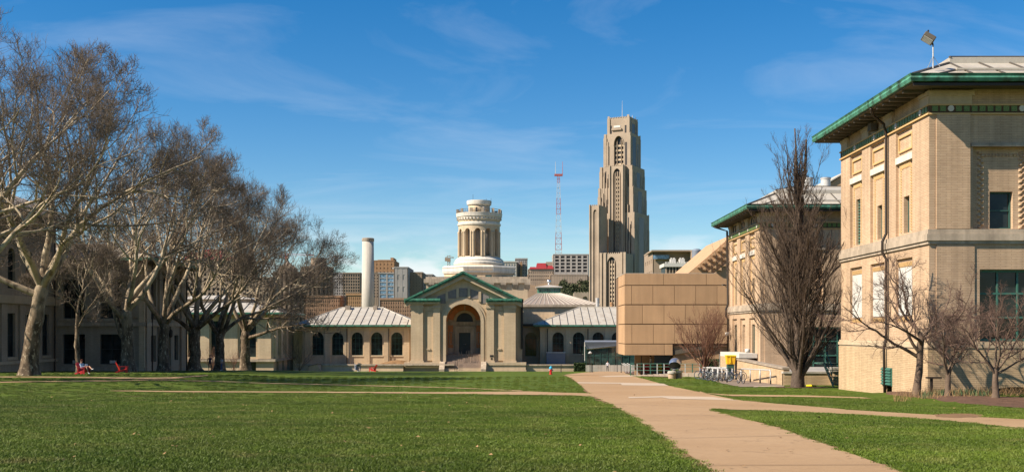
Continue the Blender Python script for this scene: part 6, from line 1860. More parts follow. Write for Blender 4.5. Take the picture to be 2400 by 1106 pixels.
def generic_tree(name, label, x, y, z, seed, stems, lv, mats, catg='tree', upw=(.6, .6, .6), trunk=None, group=None, wob=(.06, .1, .14), lean=(0, 0)):
    """stems: list of (azimuth, angle, length, r0, start z); lv: [(n, t0, t1, a0, a1, f0, f1, rmax, sides, K)] per level"""
    rg = np.random.default_rng(seed)
    t = thing(name, label, catg, (x, y, z), group)
    parts0 = []
    if trunk:
        K = 8; zz = np.linspace(-.1, trunk[0], K); P = np.stack([lean[0] * zz / trunk[0] + np.cumsum(rg.normal(0, trunk[0] * .008, K)), lean[1] * zz / trunk[0] + np.cumsum(rg.normal(0, trunk[0] * .008, K)), zz], 1)[None]
        Rr_ = np.linspace(trunk[1], trunk[2], K)[None] * (1 + .4 * np.exp(-np.maximum(zz, 0) / (trunk[1] * 1.2)))[None]
        V, Q = rough_trunk(P, Rr_, 12, rg, trunk[1] * .08); link('trunk', mesh_np('trunk', V, Q, smooth=True), mats[0], t)
    S = np.array([((lean[0] if trunk else 0) * (s[4] / trunk[0] if trunk else 0), (lean[1] if trunk else 0) * (s[4] / trunk[0] if trunk else 0), s[4]) for s in stems], float)
    D = np.array([(math.cos(R(s[0])) * math.sin(R(s[1])), math.sin(R(s[0])) * math.sin(R(s[1])), math.cos(R(s[1]))) for s in stems])
    Ln = np.array([s[2] for s in stems], float); r0 = np.array([s[3] for s in stems], float)
    P = grow(S, D, Ln, 14, upw[0], wob[0], rg); Rd = radii(r0, np.maximum(r0 * .15, .004), 14)
    V, Q = tubes(P, Rd, 7); link('stems', mesh_np('stems', V, Q, smooth=True), mats[0], t)
    parts = []
    L = Ln
    for k, (n, t0, t1, a0, a1, f0, f1, rmax, s, K) in enumerate(lv):
        S, D, r, tt, pi = spawn(P, Rd, n, t0, t1, a0, a1, rg)
        L = np.maximum(L[pi] * (f0 + (f1 - f0) * tt) * rg.uniform(.7, 1.25, len(S)), .1)
        P = grow(S, D, L, K, upw[min(k + 1, 2)], wob[min(k + 1, 2)], rg); Rd = radii(np.minimum(r * .65, rmax), np.full(len(S), rmax * .4), K)
        parts.append(tubes(P, Rd, s))
    V, Q = merge(parts)
    o = link('crown', mesh_np('crown', V, Q), mats[1], t); o['kind'] = 'stuff'
    return t
rr = random.Random(8)
# upright dark tree before the brick halls
xT, yT = PX(1872, 66), 66.0
st_ = []
for i in range(62):
    hgt = rr.uniform(.8, 7.0) if i > 14 else rr.uniform(.1, .7)
    st_.append((i * 137.5 + rr.uniform(-20, 20), rr.uniform(16, 38) if i <= 14 else rr.uniform(20, 54), rr.uniform(4.5, 10.5) * (1 - max(0, hgt - 1) * .085) if i > 14 else rr.uniform(5.5, 8.5), rr.uniform(.05, .09) if i > 14 else rr.uniform(.10, .15), hgt))
for i in range(20):
    st_.append((i * 137.5, rr.uniform(14, 44), rr.uniform(2.5, 5.4), rr.uniform(.035, .06), rr.uniform(6.5, 10.8)))
for i in range(12):
    st_.append((i * 97, rr.uniform(4, 17), rr.uniform(1.6, 4.6), rr.uniform(.05, .08), rr.uniform(9.5, 11.2)))
up = generic_tree('upright_tree', 'dark upright bare tree with bristling branches in front of the far brick hall', xT, yT, ground(xT, yT) - .1, 31, st_,
    [(9, .12, 1, .3, .85, .36, .17, .024, 4, 6), (7, .15, 1, .35, .85, .5, .3, .013, 3, 4), (3, .2, 1, .35, .9, .6, .4, .010, 3, 2)], (m_barkdark, m_barktwig), upw=(.62, .8, .8), trunk=(11.5, .33, .22), wob=(.06, .10, .13))
tp = MB(); p = Vector((xT, yT, ground(xT, yT))); lp = [p + Vector((-.02 * k + rr.uniform(-.05, .05), rr.uniform(-.05, .05), 9.2 + k * .53)) for k in range(13)]; tp.tube(lp, [max(.025, .24 - k * .018 + rr.uniform(-.02, .02)) for k in range(13)], 9); tp.tube([p + Vector((-.1, 0, 11.0)), p + Vector((.35, -.1, 12.8)), p + Vector((.45, 0, 14.9))], [.12, .1, .06], 7); tp.build('leader', m_barkdark, up, smooth=True)
# vase-shaped red-brown shrub tree before the clad block
xv, yv = PX(1650, 94), 94.0
st_ = [(i * 137.5, rr.uniform(6, 46), rr.uniform(3.6, 4.9), rr.uniform(.045, .07), rr.uniform(.3, .8)) for i in range(17)]
generic_tree('vase_shaped_tree', 'fan-shaped red-brown bare tree before the tan clad block', xv, yv, ground(xv, yv) - .05 + .25, 41, st_,
    [(9, .22, 1, .25, .65, .42, .24, .020, 4, 5), (7, .2, 1, .3, .75, .55, .35, .012, 3, 4), (4, .2, 1, .3, .8, .6, .4, .009, 3, 2)], (m_redtwig, m_redtwig), upw=(.3, .4, .4), trunk=(.9, .2, .14))
st_ = [(i * 137.5, rr.uniform(14, 50), rr.uniform(1.6, 2.6), .03, .2) for i in range(12)]
generic_tree('bare_shrub', 'small red-brown bare shrub right of the fan-shaped tree', PX(1692, 97), 97, ground(17, 97) + .2, 42, st_,
    [(6, .2, 1, .3, .7, .45, .25, .012, 3, 4), (5, .2, 1, .3, .8, .55, .35, .007, 3, 3)], (m_redtwig, m_redtwig), 'shrub', upw=(.2, .4, .4))
# low ornamental trees in the planting bed by the near hall
OL = [(7, .2, 1, .5, 1.1, .52, .26, .028, 5, 7), (7, .15, 1, .5, 1.2, .5, .28, .013, 4, 5), (6, .15, 1, .5, 1.2, .5, .32, .007, 3, 3), (3, .2, 1, .4, 1.1, .5, .3, .005, 3, 2)]
xa, ya = PX(2148, 48.6), 48.6
generic_tree('ornamental_tree', 'wide-spreading bare ornamental tree at the corner of the near brick hall', xa, ya, ground(xa, ya) - .05, 51,
    [(185, 66, 4.6, .085, 1.7), (170, 44, 3.6, .08, 1.9), (95, 34, 3.8, .09, 2.5), (20, 40, 3.6, .085, 2.6), (250, 44, 3.4, .08, 2.3), (320, 55, 3.4, .07, 2.5), (60, 58, 3.0, .07, 2.4), (140, 20, 3.6, .08, 2.6)],
    OL, (m_smallbark, m_purpletwig), upw=(.35, .35, .4), trunk=(2.7, .17, .13), wob=(.13, .16, .18), lean=(.25, 0), group='small bare trees in the planting bed')
xb, yb = PX(2222, 46.6), 46.6
generic_tree('ornamental_tree', 'narrow multi-stemmed bare ornamental tree, middle of the planting bed', xb, yb, ground(xb, yb) - .05, 52,
    [(i * 72 + 20, rr.uniform(16, 32), rr.uniform(2.3, 3.2), .055, rr.uniform(.7, 1.2)) for i in range(6)], OL[:3] + [(2, .2, 1, .4, 1.1, .5, .3, .005, 3, 2)], (m_smallbark, m_purpletwig), upw=(.3, .4, .4), trunk=(1.2, .13, .1), wob=(.09, .14, .16), group='small bare trees in the planting bed')
xc, yc = PX(2334, 44.8), 44.8
generic_tree('ornamental_tree', 'pale-trunked bare ornamental tree before the large mullioned window', xc, yc, ground(xc, yc) - .05, 53,
    [(185, 48, 2.9, .05, 1.0), (160, 30, 2.9, .05, 1.1), (90, 22, 3.0, .055, 1.2), (20, 40, 3.0, .055, 1.1), (350, 55, 2.8, .05, 1.0), (270, 35, 2.8, .05, 1.2), (50, 15, 3.2, .05, 1.2)], OL, (m_smallbark, m_purpletwig), upw=(.3, .4, .4), trunk=(1.25, .14, .1), wob=(.1, .14, .16), group='small bare trees in the planting bed')
# scrub behind the low pavilion's front and at its flank
for k, (px, d, h, s, lab) in enumerate(((455, 180, 3.2, 61, 'reddish bare shrub at the left corner of the low tan pavilion'), (500, 178, 3.4, 62, 'reddish bare shrub behind the two walkers'), (548, 181, 3.0, 64, 'reddish bare shrub under the middle of the low tan pavilion'), (702, 186, 5.5, 63, 'grey bare shrub in the gap between low pavilion and arched wing'))):
    x = PX(px, d); st_ = [(i * 137.5, rr.uniform(8, 42), h * rr.uniform(.7, 1.1), .035, .1) for i in range(11)]
    generic_tree('bare_shrub', lab, x, d, ground(x, d), s, st_, [(6, .2, 1, .3, .7, .45, .25, .02, 3, 4), (5, .2, 1, .3, .8, .55, .35, .012, 3, 3)], (m_redtwig if k != 3 else m_barktwig, m_redtwig if k != 3 else m_barktwig), 'shrub', upw=(.2, .4, .4))
# ------------------------------------------------------------------ people
def skin_body(name, joints, edges, radius, face_mat, mats, parent=None):
    """one continuous body grown over a joint skeleton; materials by nearest bone"""
    names = list(joints); me = bpy.data.meshes.new(name)
    me.from_pydata([joints[n] for n in names], [(names.index(a), names.index(b)) for a, b, _ in edges], [])
    o = bpy.data.objects.new(name, me); C.objects.link(o)
    o.modifiers.new('skin', 'SKIN'); sd = o.modifiers.new('sub', 'SUBSURF'); sd.levels = 1; sd.render_levels = 1
    for i, n in enumerate(names):
        r = radius[n]; me.skin_vertices[0].data[i].radius = r if isinstance(r, tuple) else (r, r); me.skin_vertices[0].data[i].use_root = (n == 'pelvis')
    dg = bpy.context.evaluated_depsgraph_get()
    nm = bpy.data.meshes.new_from_object(o.evaluated_get(dg))
    bpy.data.objects.remove(o); 
    nm.materials.clear()
    for m in mats: nm.materials.append(m)
    segs = [(np.array(joints[a]), np.array(joints[b]), m) for a, b, m in edges]
    for p in nm.polygons:
        c = np.array(p.center); best, bm_ = 9, 0
        for a, b, m in segs:
            t = np.clip(np.dot(c - a, b - a) / max(np.dot(b - a, b - a), 1e-9), 0, 1); dd = np.linalg.norm(c - a - (b - a) * t)
            if dd < best: best, bm_ = dd, m
        p.material_index = bm_; p.use_smooth = True
    nm.name = name
    ob = bpy.data.objects.new(name, nm); C.objects.link(ob)
    if parent: ob.parent = parent
    return ob
RAD = dict(pelvis=(.15,.11), waist=(.135,.095), chest=(.165,.11), neckb=(.075,.07), neck=.052, head=(.078,.095), crown=(.07,.085),
           shL=.065, shR=.065, elL=.043, elR=.043, wrL=.03, wrR=.03, haL=(.022,.042), haR=(.022,.042), hipL=.085, hipR=.085, knL=.06, knR=.06, anL=.04, anR=.04, toL=(.04,.03), toR=(.04,.03))
def person(label, loc, rot, J, mats, hair=m_hair, scale=1.0):
    """mats: skin, top, trousers, shoes, sleeve-end (skin or top)"""
    t = thing('person', label, 'person', loc); t.rotation_euler = (0, 0, rot); t.scale = (scale,) * 3
    E = [('pelvis','waist',1),('waist','chest',1),('chest','neckb',1),('neckb','neck',0),('neck','head',0),('head','crown',0)]
    for s in 'LR':
        E += [('chest','sh'+s,1),('sh'+s,'el'+s,1),('el'+s,'wr'+s,4),('wr'+s,'ha'+s,0),('pelvis','hip'+s,2),('hip'+s,'kn'+s,2),('kn'+s,'an'+s,5),('an'+s,'to'+s,3)]
    ms = [mats[0], mats[1], mats[2], mats[3], mats[4], mats[5] if len(mats) > 5 else mats[2]]
    b = skin_body('body', J, E, RAD, None, ms, t)
    hd_ = Vector(J['head']); cr = Vector(J['crown']); ax = (cr - hd_).normalized()
    fwd = Vector((0, 1, 0)); fwd = (fwd - ax * fwd.dot(ax)).normalized(); side = ax.cross(fwd)
    h = MB(); c = (hd_ + cr) / 2 + ax * .015 - fwd * .012
    for i in range(6):
        for k in range(12):
            a0, a1 = math.pi/2 * i/6 * 1.15, math.pi/2 * (i+1)/6 * 1.15
            q = []
            for aa, kk in ((a0, k), (a0, k+1), (a1, k+1), (a1, k)):
                ph = 2*math.pi*kk/12; q.append(c + ax*(.125*math.cos(aa)) + (fwd*math.cos(ph)*.115 + side*math.sin(ph)*.098)*math.sin(aa))
            h.quad(*q)
    me = bpy.data.meshes.new('hair'); me.from_pydata(h.v, [], h.f); me.update(); link('hair', me, hair, t)
    f = MB(); nb_ = hd_ + fwd * .1 + ax * .0; f.tube([nb_ + ax*.03 - fwd*.012, nb_ + fwd*.014 - ax*.005, nb_ - ax*.015 - fwd*.008], [.008, .013, .01], 6)
    for s in (-1, 1): f.tube([hd_ + side*s*.082 - ax*.02, hd_ + side*s*.092 + ax*.015], [.012, .016], 6)
    for sfx in 'LR':
        hp_, wp = Vector(J['ha'+sfx]), Vector(J['wr'+sfx]); dd = (hp_ - wp).normalized(); sd_ = dd.orthogonal().normalized(); cu = dd.cross(sd_)
        for i, (o_, l) in enumerate(((-.027, .06), (-.009, .072), (.009, .068), (.027, .052))):
            f.tube([hp_ + sd_*o_, hp_ + sd_*o_ + dd*l*.55 + cu*.006, hp_ + sd_*o_ + dd*l*.9 + cu*.025], [.009, .008, .006], 5)
        f.tube([wp + dd*.03 - sd_*.02, wp + dd*.06 - sd_*.05 + cu*.01, wp + dd*.085 - sd_*.055 + cu*.02], [.011, .010, .007], 5)
    me = bpy.data.meshes.new('features'); me.from_pydata(f.v, [], f.f); me.update()
    bm_ = bmesh.new(); bm_.from_mesh(b.data); bm_.from_mesh(me); bm_.to_mesh(b.data); bm_.free(); bpy.data.meshes.remove(me)
    return t
def walking(st=.28, arm=.2, armb=.2):
    return dict(pelvis=(0,0,.95), waist=(0,0,1.1), chest=(0,.01,1.32), neckb=(0,0,1.46), neck=(0,.01,1.53), head=(0,.03,1.62), crown=(0,.02,1.71),
        shL=(-.19,0,1.40), shR=(.19,0,1.40), elL=(-.25,arm*.4,1.14), elR=(.25,-armb*.5,1.14), wrL=(-.25,arm*1.2,.93), wrR=(.25,-armb*.7,.90), haL=(-.24,arm*1.4,.85), haR=(.24,-armb*.7,.82),
        hipL=(-.09,0,.9), hipR=(.09,0,.9), knL=(-.1,st*.75,.5), knR=(.1,-st*.25,.49), anL=(-.1,st,.08), anR=(.1,-st*1.25,.12), toL=(-.11,st+.16,.04), toR=(.11,-st*1.25+.15,.03))
x, y = PX(492, 129), 129.0
person('walker in dark navy clothes between the two wide sycamores', (x, y, ground(x, y)), R(200), walking(.26, .15), (m_skin, m_navy, m_darkcloth, m_rubber, m_skin), scale=1.04)
x, y = PX(519, 132), 132.0
person('walker in pale top and blue jeans right of the navy walker', (x, y, ground(x, y)), R(150), walking(.2, .25), (m_skin, m_whitecloth, m_denim, m_whitecloth, m_skin), scale=.92)
x, y = PX(1424, 186), 186.0
person('person in white shirt and dark trousers walking on the far path', (x, y, ground(x, y) + .03), R(10), walking(.16, .1), (m_skin, m_whitecloth, m_darkcloth, m_rubber, m_whitecloth))
x, y = PX(1525, 112), 112.0
person('person in white standing behind the green railing under the tan block', (x, y, ground(x, y) + .32), R(90), walking(.18, .1), (m_skin, m_whitecloth, m_khaki, m_rubber, m_skin), scale=.95)

# ------------------------------------------------------------------ adirondack chairs
def adirondack(label, loc, rz, mat, group='adirondack chairs'):
    t = thing('adirondack_chair', label, 'chair', (0, 0, 0), group)
    for i in range(5):      # back slats, fan topped
        xo = (i - 2) * .105; hgt = .88 - abs(i - 2) * .05
        s = MB(); p0 = Vector((xo * .9, .28, .2)); p1 = Vector((xo * 1.15, .28 + hgt * .42, .2 + hgt * .9)); n = Vector((0, .9, -.42)).normalized() * .02; w = Vector((.046, 0, 0))
        s.hexa([p0 - w, p0 + w, p0 + w + n, p0 - w + n, p1 - w, p1 + w, p1 + w + n, p1 - w + n]); s.build('back_slat', mat, t)
    for i in range(5):
        y0 = -.32 + i * .125; z0 = .37 - i * .036
        s = MB(); s.hexa([(-.27, y0, z0), (.27, y0, z0), (.27, y0 + .11, z0 - .03), (-.27, y0 + .11, z0 - .03), (-.27, y0, z0 + .02), (.27, y0, z0 + .02), (.27, y0 + .11, z0 - .01), (-.27, y0 + .11, z0 - .01)]); s.build('seat_slat', mat, t)
    for sx in (-1, 1):
        a = MB(); x0, x1 = sorted((sx * .27, sx * .42)); a.box(x0, x1, -.38, .42, .55, .575); a.build('arm', mat, t)
        l = MB(); x0, x1 = sorted((sx * .29, sx * .33)); l.box(x0, x1, -.33, -.23, 0, .55); l.build('leg', mat, t)
        l = MB(); l.hexa([(x0, -.3, .25), (x1, -.3, .25), (x1, .62, 0), (x0, .62, 0), (x0, -.3, .36), (x1, -.3, .36), (x1, .68, .08), (x0, .68, .08)]); l.build('side_rail', mat, t)
        l = MB(); l.box(x0, x1, .3, .38, .1, .55); l.build('leg', mat, t)
    b = MB(); b.box(-.3, .3, .42, .45, .58, .66); b.build('back_rail', mat, t)
    t.location = loc; t.rotation_euler = (0, 0, rz)
    return t
xr, yr = PX(208, 90), 89.0
adirondack('red adirondack chair with a reader sitting in it by the slender sycamore', (xr, yr, ground(xr, yr)), R(70), m_red)
x, y = PX(289, 98), 98.0
adirondack('empty red adirondack chair in shade by the low-forked sycamore', (x, y, ground(x, y)), R(120), m_red)
x, y = PX(873, 183), 183.0
c = adirondack('empty red adirondack chair in sun before the left arched wing', (x, y, ground(x, y)), R(250), m_red); c.scale = (1.25,) * 3
x, y = PX(834, 184), 184.0
c = adirondack('grey adirondack chair tipped on its side left of the sunny red chair', (x, y, ground(x, y) + .45), 0, m_grey); c.rotation_euler = (R(75), R(20), R(40)); c.scale = (1.2,) * 3
# seated reader
J = dict(pelvis=(0,.12,.42), waist=(0,.2,.55), chest=(0,.26,.76), neckb=(0,.27,.90), neck=(0,.26,.97), head=(0,.23,1.05), crown=(0,.23,1.14),
    shL=(-.19,.24,.84), shR=(.19,.24,.84), elL=(-.24,.05,.62), elR=(.24,.05,.62), wrL=(-.12,-.17,.66), wrR=(.12,-.17,.66), haL=(-.09,-.24,.68), haR=(.09,-.24,.68),
    hipL=(-.1,.08,.44), hipR=(.1,.08,.44), knL=(-.14,-.36,.62), knR=(.12,-.42,.66), anL=(-.14,-.55,.14), anR=(.02,-.78,.42), toL=(-.14,-.71,.05), toR=(.0,-.95,.46))
p = person('reader in pale blue sleeves and maroon top sitting in the red chair', (xr, yr, ground(xr, yr)), R(70), J, (m_skin, m_bluecloth, m_redcloth, m_whitecloth, m_bluecloth, m_skin), hair=M('auburn_hair', (.12,.03,.015)))
bk = thing('open_book', 'small open white book held by the reader in the red chair', 'book', (xr, yr, ground(xr, yr))); bk.rotation_euler = (0, 0, R(70))
for s_ in (-1, 1):
    q = MB(); a, b = (0, s_ * .13); q.hexa([(a, -.26, .70), (b, -.28, .72), (b, -.22, .86), (a, -.20, .84), (a, -.27, .70), (b, -.29, .72), (b, -.23, .86), (a, -.21, .84)])
    me = bpy.data.meshes.new('page'); me.from_pydata(q.v, [], q.f); me.update(); link('page', me, m_whitecloth, bk)

# ------------------------------------------------------------------ hydrant
x, y = PX(1291, 121), 121.0; z = ground(x, y)
hy = thing('fire_hydrant', 'red fire hydrant with bright blue bonnet and white caps at the lawn edge', 'hydrant', (x, y, z))
b = MB(); b.lathe([(.2, z), (.2, z + .06), (.14, z + .07), (.13, z + .5), (.17, z + .53), (.17, z + .58)], x, y, 18); smooth_by_angle(b.build('barrel', m_red, hy), 40)
b = MB(); b.lathe([(.17, z + .58), (.19, z + .64), (.185, z + .74), (.14, z + .84), (.06, z + .89), (.05, z + .95), (.02, z + .96)], x, y, 18); smooth_by_angle(b.build('bonnet', m_cyan, hy), 40)
for sx in (-1, 1):
    b = MB(); b.tube([(x + sx*.1, y, z + .46), (x + sx*.2, y, z + .46), (x + sx*.26, y, z + .46)], [.07, .07, .085], 12); b.build('nozzle_cap', m_whitepaint, hy)
b = MB(); b.tube([(x, y - .1, z + .4), (x, y - .24, z + .4)], [.1, .1], 12); b.build('nozzle_cap', m_red, hy)

# ------------------------------------------------------------------ slender path posts
def post(label, px, py0, py1, d, lamp=False, rad=.045):
    x = PX(px, d); z0 = ground(x, d); z1 = PZ(py0, d)
    t = thing('path_post', label, 'post', (x, d, z0), 'dark posts by the far path')
    b = MB(); b.tube([(x, d, z0), (x, d, z1)], rad, 8); b.build('pole', m_iron, t)
    b = MB(); b.lathe([(rad * 2.6, z0), (rad * 2.4, z0 + .05), (rad * 1.2, z0 + .12)], x, d, 10); b.build('foot', m_iron, t)
    if lamp:
        b = MB(); b.lathe([(.05, z1 - .05), (.26, z1), (.28, z1 + .1), (.06, z1 + .3), (.02, z1 + .34)], x, d, 12); b.build('lamp_head', m_ac, t)
    else:
        b = MB(); b.lathe([(rad * 1.3, z1 - .03), (rad * 1.3, z1 + .02), (.01, z1 + .06)], x, d, 8); b.build('cap', m_iron, t)
    return t
post('short dark post at the lawn tip right of the hydrant', 1315, 855, 875, 168, rad=.06)
post('tall slim grey lamp post in front of the glass pavilion corner', 1383, 828, 876, 160, True)
post('dark bollard beside the tall slim lamp post', 1387.5, 855, 875, 162, rad=.09)
post('slim dark post right of the white-shirted walker', 1446.5, 840, 871, 172)
post('slim dark post under the left corner of the tan block', 1456, 838, 871, 150)
post('tall dark post under the middle of the tan block', 1503.5, 835, 868, 112)
# hedge
def hedge(label, x0, x1, y0, y1, z0, h, seed, mat, n=2600, leaf=.09, name='clipped_hedge', cat_='hedge'):
    rg = np.random.default_rng(seed)
    t = thing(name, label, cat_, ((x0 + x1) / 2, (y0 + y1) / 2, z0))
    c = MB(); c.box(x0 + .12, x1 - .12, y0 + .12, y1 - .12, z0, z0 + h - .12); c.build('stems', m_darkpaint, t)
    P = rg.random((n, 3)) * np.array([x1 - x0, y1 - y0, h]); f = rg.integers(0, 5, n)
    P[f == 0, 1] = rg.random((f == 0).sum()) * .12; P[f == 1, 2] = h - rg.random((f == 1).sum()) * .12; P[f == 2, 0] = rg.random((f == 2).sum()) * .12; P[f == 3, 0] = x1 - x0 - rg.random((f == 3).sum()) * .12; P[f == 4, 1] = rg.random((f == 4).sum()) * .15
    P += np.array([x0, y0, z0]) - np.array(t.location); P += rg.normal(0, .04, P.shape)
    a = norm(rg.normal(0, 1, (n, 3))) * leaf; b = norm(rg.normal(0, 1, (n, 3))) * leaf
    o = link('leaves', mesh_np('leaves', np.stack([P - a, P + b, P + a, P - b], 1).reshape(-1, 3), np.arange(4 * n).reshape(-1, 4)), mat, t); o['kind'] = 'stuff'
x0, x1 = PX(1347, 187), PX(1393, 187)
hedge('dark clipped hedge block left of the glass pavilion', x0, x1, 187.0, 189.0, ground(x0, 187), 1.4, 71, m_hedge, 5000, .11)
hedge('bushy dark green evergreen above the parked bicycles', PX(1650, 101), PX(1700, 101), 101, 103, ground(17, 101), 1.5, 72, m_leaf, 4000, .1, 'evergreen_bush', 'bush')
# grey bank and paving rim at the pavilion
b = MB(); b.hexa([W(1338, 878, 172), W(1386, 873, 178), W(1386, 872.5, 178.3), W(1338, 877, 172.4), W(1338, 876.4, 172), W(1386, 871.6, 178), W(1386, 871.2, 178.3), W(1338, 875.6, 172.4)]); o = b.build('path_kerb', m_stonedark); tag(o, kind='structure')

# ------------------------------------------------------------------ green railing and the garden steps under the block
rl = thing('glass_railing', 'long green metal post railing crossing under the tan block', 'railing', (PX(1540, 103), 103, ground(14, 103)))
A = Vector((PX(1478, 106), 106, ground(11.4, 106))); B = Vector((PX(1640, 99.5), 99.5, ground(17, 99.5)))
n = 11
for i in range(n):
    p = A.lerp(B, i / (n - 1)); z = ground(p.x, p.y) + .1
    s = MB(); s.box(p.x - .045, p.x + .045, p.y - .02, p.y + .02, z - .3, z + 1.1); s.build('post', m_ac if i % 3 else m_greenpaint, rl)
for hh in (.45, .8, 1.08):
    s = MB(); s.tube([(A.lerp(B, i / (n - 1)).x, A.lerp(B, i / (n - 1)).y, ground(A.lerp(B, i / (n - 1)).x, A.lerp(B, i / (n - 1)).y) + .1 + hh) for i in range(n)], .022, 6); s.build('rail', m_greenpaint, rl)
kw = thing('garden_wall', 'low dark stone garden wall below the green railing', 'wall', (PX(1600, 100), 100, ground(15, 100)))
for i in range(12):
    p = A.lerp(B, i / 12 + .002); q_ = A.lerp(B, (i + 1) / 12 - .002); z = ground(p.x, p.y)
    s = MB(); s.hexa([(p.x, p.y - .5, z - .3), (q_.x, q_.y - .5, z - .3), (q_.x, q_.y - .15, z - .3), (p.x, p.y - .15, z - .3), (p.x, p.y - .5, z + .1 + .03 * i), (q_.x, q_.y - .5, z + .1 + .03 * i), (q_.x, q_.y - .15, z + .1 + .03 * i), (p.x, p.y - .15, z + .1 + .03 * i)]); s.build('stone', m_stonedark, kw)
hr = thing('step_handrail', 'pale metal handrail of a short stair at the right end of the far path', 'handrail', (PX(1472, 150), 150, ground(16, 150)))
for px in (1467, 1473, 1481):
    s = MB(); x = PX(px, 150); z = ground(x, 150); s.tube([(x, 150, z - .1), (x, 150, z + 1.0), (x - .5, 151.5, z + 1.25)], .04, 6); s.build('post', m_ac, hr)
for k, (px, lab, mt) in enumerate(((1516, 'red folded stand by the person under the tan block', m_red), (1545, 'yellow bucket-shaped stand under the tan block', m_yellow), (1562, 'small red stand left of the steel vent', m_red))):
    x = PX(px, 112.5); z = ground(x, 112.5) + .3; t = thing('sandwich_board', lab, 'sign stand', (x, 112.5, z))
    for s_ in (-1, 1):
        s = MB(); s.hexa([(x - .3, 112.5 + s_*.25, z), (x + .3, 112.5 + s_*.25, z), (x + .3, 112.5 + s_*.22, z), (x - .3, 112.5 + s_*.22, z), (x - .26, 112.5 + s_*.03, z + .85), (x + .26, 112.5 + s_*.03, z + .85), (x + .26, 112.5, z + .85), (x - .26, 112.5, z + .85)]); s.build('board', mt, t)

# ------------------------------------------------------------------ steel gooseneck vent
x, y = PX(1576, 91), 90.0; z = ground(x, y)
vt = thing('gooseneck_vent', 'shiny steel gooseneck vent hood on squat round bases in the grass', 'vent', (x, y, z))
for dx, dy, r_, h_, mt in ((-.25, -.4, .3, .45, m_cream), (.35, .1, .3, .5, m_stonedark)):
    b = MB(); b.lathe([(r_, z - .1), (r_, z + h_)], x + dx, y + dy, 24); b.build('base', mt, vt, smooth=False)
    b = MB(); b.lathe([(r_ + .06, z + h_), (r_ + .06, z + h_ + .14), (r_ - .02, z + h_ + .2), (.02, z + h_ + .2)], x + dx, y + dy, 24); b.build('collar', m_coping, vt)
# elbow: a fat tube rising and bending over to face the camera
b = MB(); pts = [(x + .3, y + .1, z + .5), (x + .22, y + .1, z + .75)]
R_ = .34
for k in range(9):
    a = math.pi * .80 * k / 8; pts.append((x + .12 - .16 * k / 8, y + .1 - R_ * (1 - math.cos(a)) * 1.1, z + .85 + R_ * math.sin(a) * 1.2))
b.tube(pts, [.3, .34] + [.40 + .02 * min(k, 4) for k in range(9)], 24, caps=False); b.build('hood', m_steel, vt, smooth=True)
b = MB(); e = Vector(pts[-1]); tg = (e - Vector(pts[-2])).normalized(); b.tube([e - tg * .06, e - tg * .05], .465, 24); b.build('mouth_shade', m_iron, vt)  # dark disc standing in for the shade inside the hood
b = MB(); b.tube([e - tg * .03, e + tg * .02], .495, 24, caps=False); b.build('rim', m_steel, vt)

# ------------------------------------------------------------------ terrace by the far hall
tr = thing('brick_terrace', 'low cream brick terrace with stone coping beside the bicycle racks', 'terrace', (18, 80, ground(18, 80)))
XT = 17.65; zt0, zt1 = -2.35, -2.15
b = MB(); b.hexa([(XT, 71.4, -4.3), (XT + .4, 71.4, -4.3), (XT + .4, 88, -4.6), (XT, 88, -4.6), (XT, 71.4, -2.5), (XT + .4, 71.4, -2.5), (XT + .4, 88, -2.25), (XT, 88, -2.25)])
b.build('wall', m_cream2, tr)
b = MB(); b.box(XT, 26, 71.3, 71.68, -4.3, -2.76); b.build('front_wall', m_cream2, tr)
b = MB(); b.box(XT + 3.1, XT + 4.4, 70.9, 71.28, -4.3, -2.62); b.build('pier', m_cream2, tr)
for k in range(8):
    y0 = 71.35 + k * 2.07; za = -2.5 + .25 * (k * 2.07) / 16.6; zb_ = -2.5 + .25 * ((k + 1) * 2.07) / 16.6
    s = MB(); s.hexa([(XT - .07, y0, za), (XT + .5, y0, za), (XT + .5, y0 + 2.05, zb_), (XT - .07, y0 + 2.05, zb_), (XT - .07, y0, za + .13), (XT + .5, y0, za + .13), (XT + .5, y0 + 2.05, zb_ + .13), (XT - .07, y0 + 2.05, zb_ + .13)]); s.build('coping_stone', m_stonedark, tr)
s = MB(); s.box(XT + 3.0, XT + 4.5, 70.8, 71.7, -2.62, -2.36); s.build('pier_cap', m_coping, tr)
s = MB(); s.box(XT + .5, 19.2, 86.2, 96.2, -3.2, -2.02); s.build('landing', m_coping, tr)
s = MB(); s.box(XT - .1, XT + 1.3, 84.8, 92.5, -2.1, -1.75); s.build('ledge', m_whitepaint, tr)
s = MB(); s.box(XT + .42, 26, 71.7, 84, -4.2, -2.75); s.build('floor', m_greyconc, tr)
s = MB(); s.box(XT - .05, 26, 71.24, 71.75, -2.76, -2.64); s.build('coping_stone', m_coping, tr)
s = MB(); s.box(XT - .1, XT + .3, 88, 92.5, -4.6, -2.1); s.build('end_pier', m_cream2, tr)
# loose yellow guard lying in the grass
q = thing('yellow_guard', 'bright yellow plastic tube lying by the foot of the upright tree', 'tube', (PX(1902, 67.5), 67.5, ground(18.4, 67.5)))
b = MB(); x0 = PX(1890, 67.5); z = ground(18.3, 67.5) + .07; b.tube([(x0, 67.5, z), (x0 + .3, 67.45, z + .01), (x0 + .6, 67.5, z - .01)], [.07, .08, .05], 10); b.build('tube', m_yellowb, q)
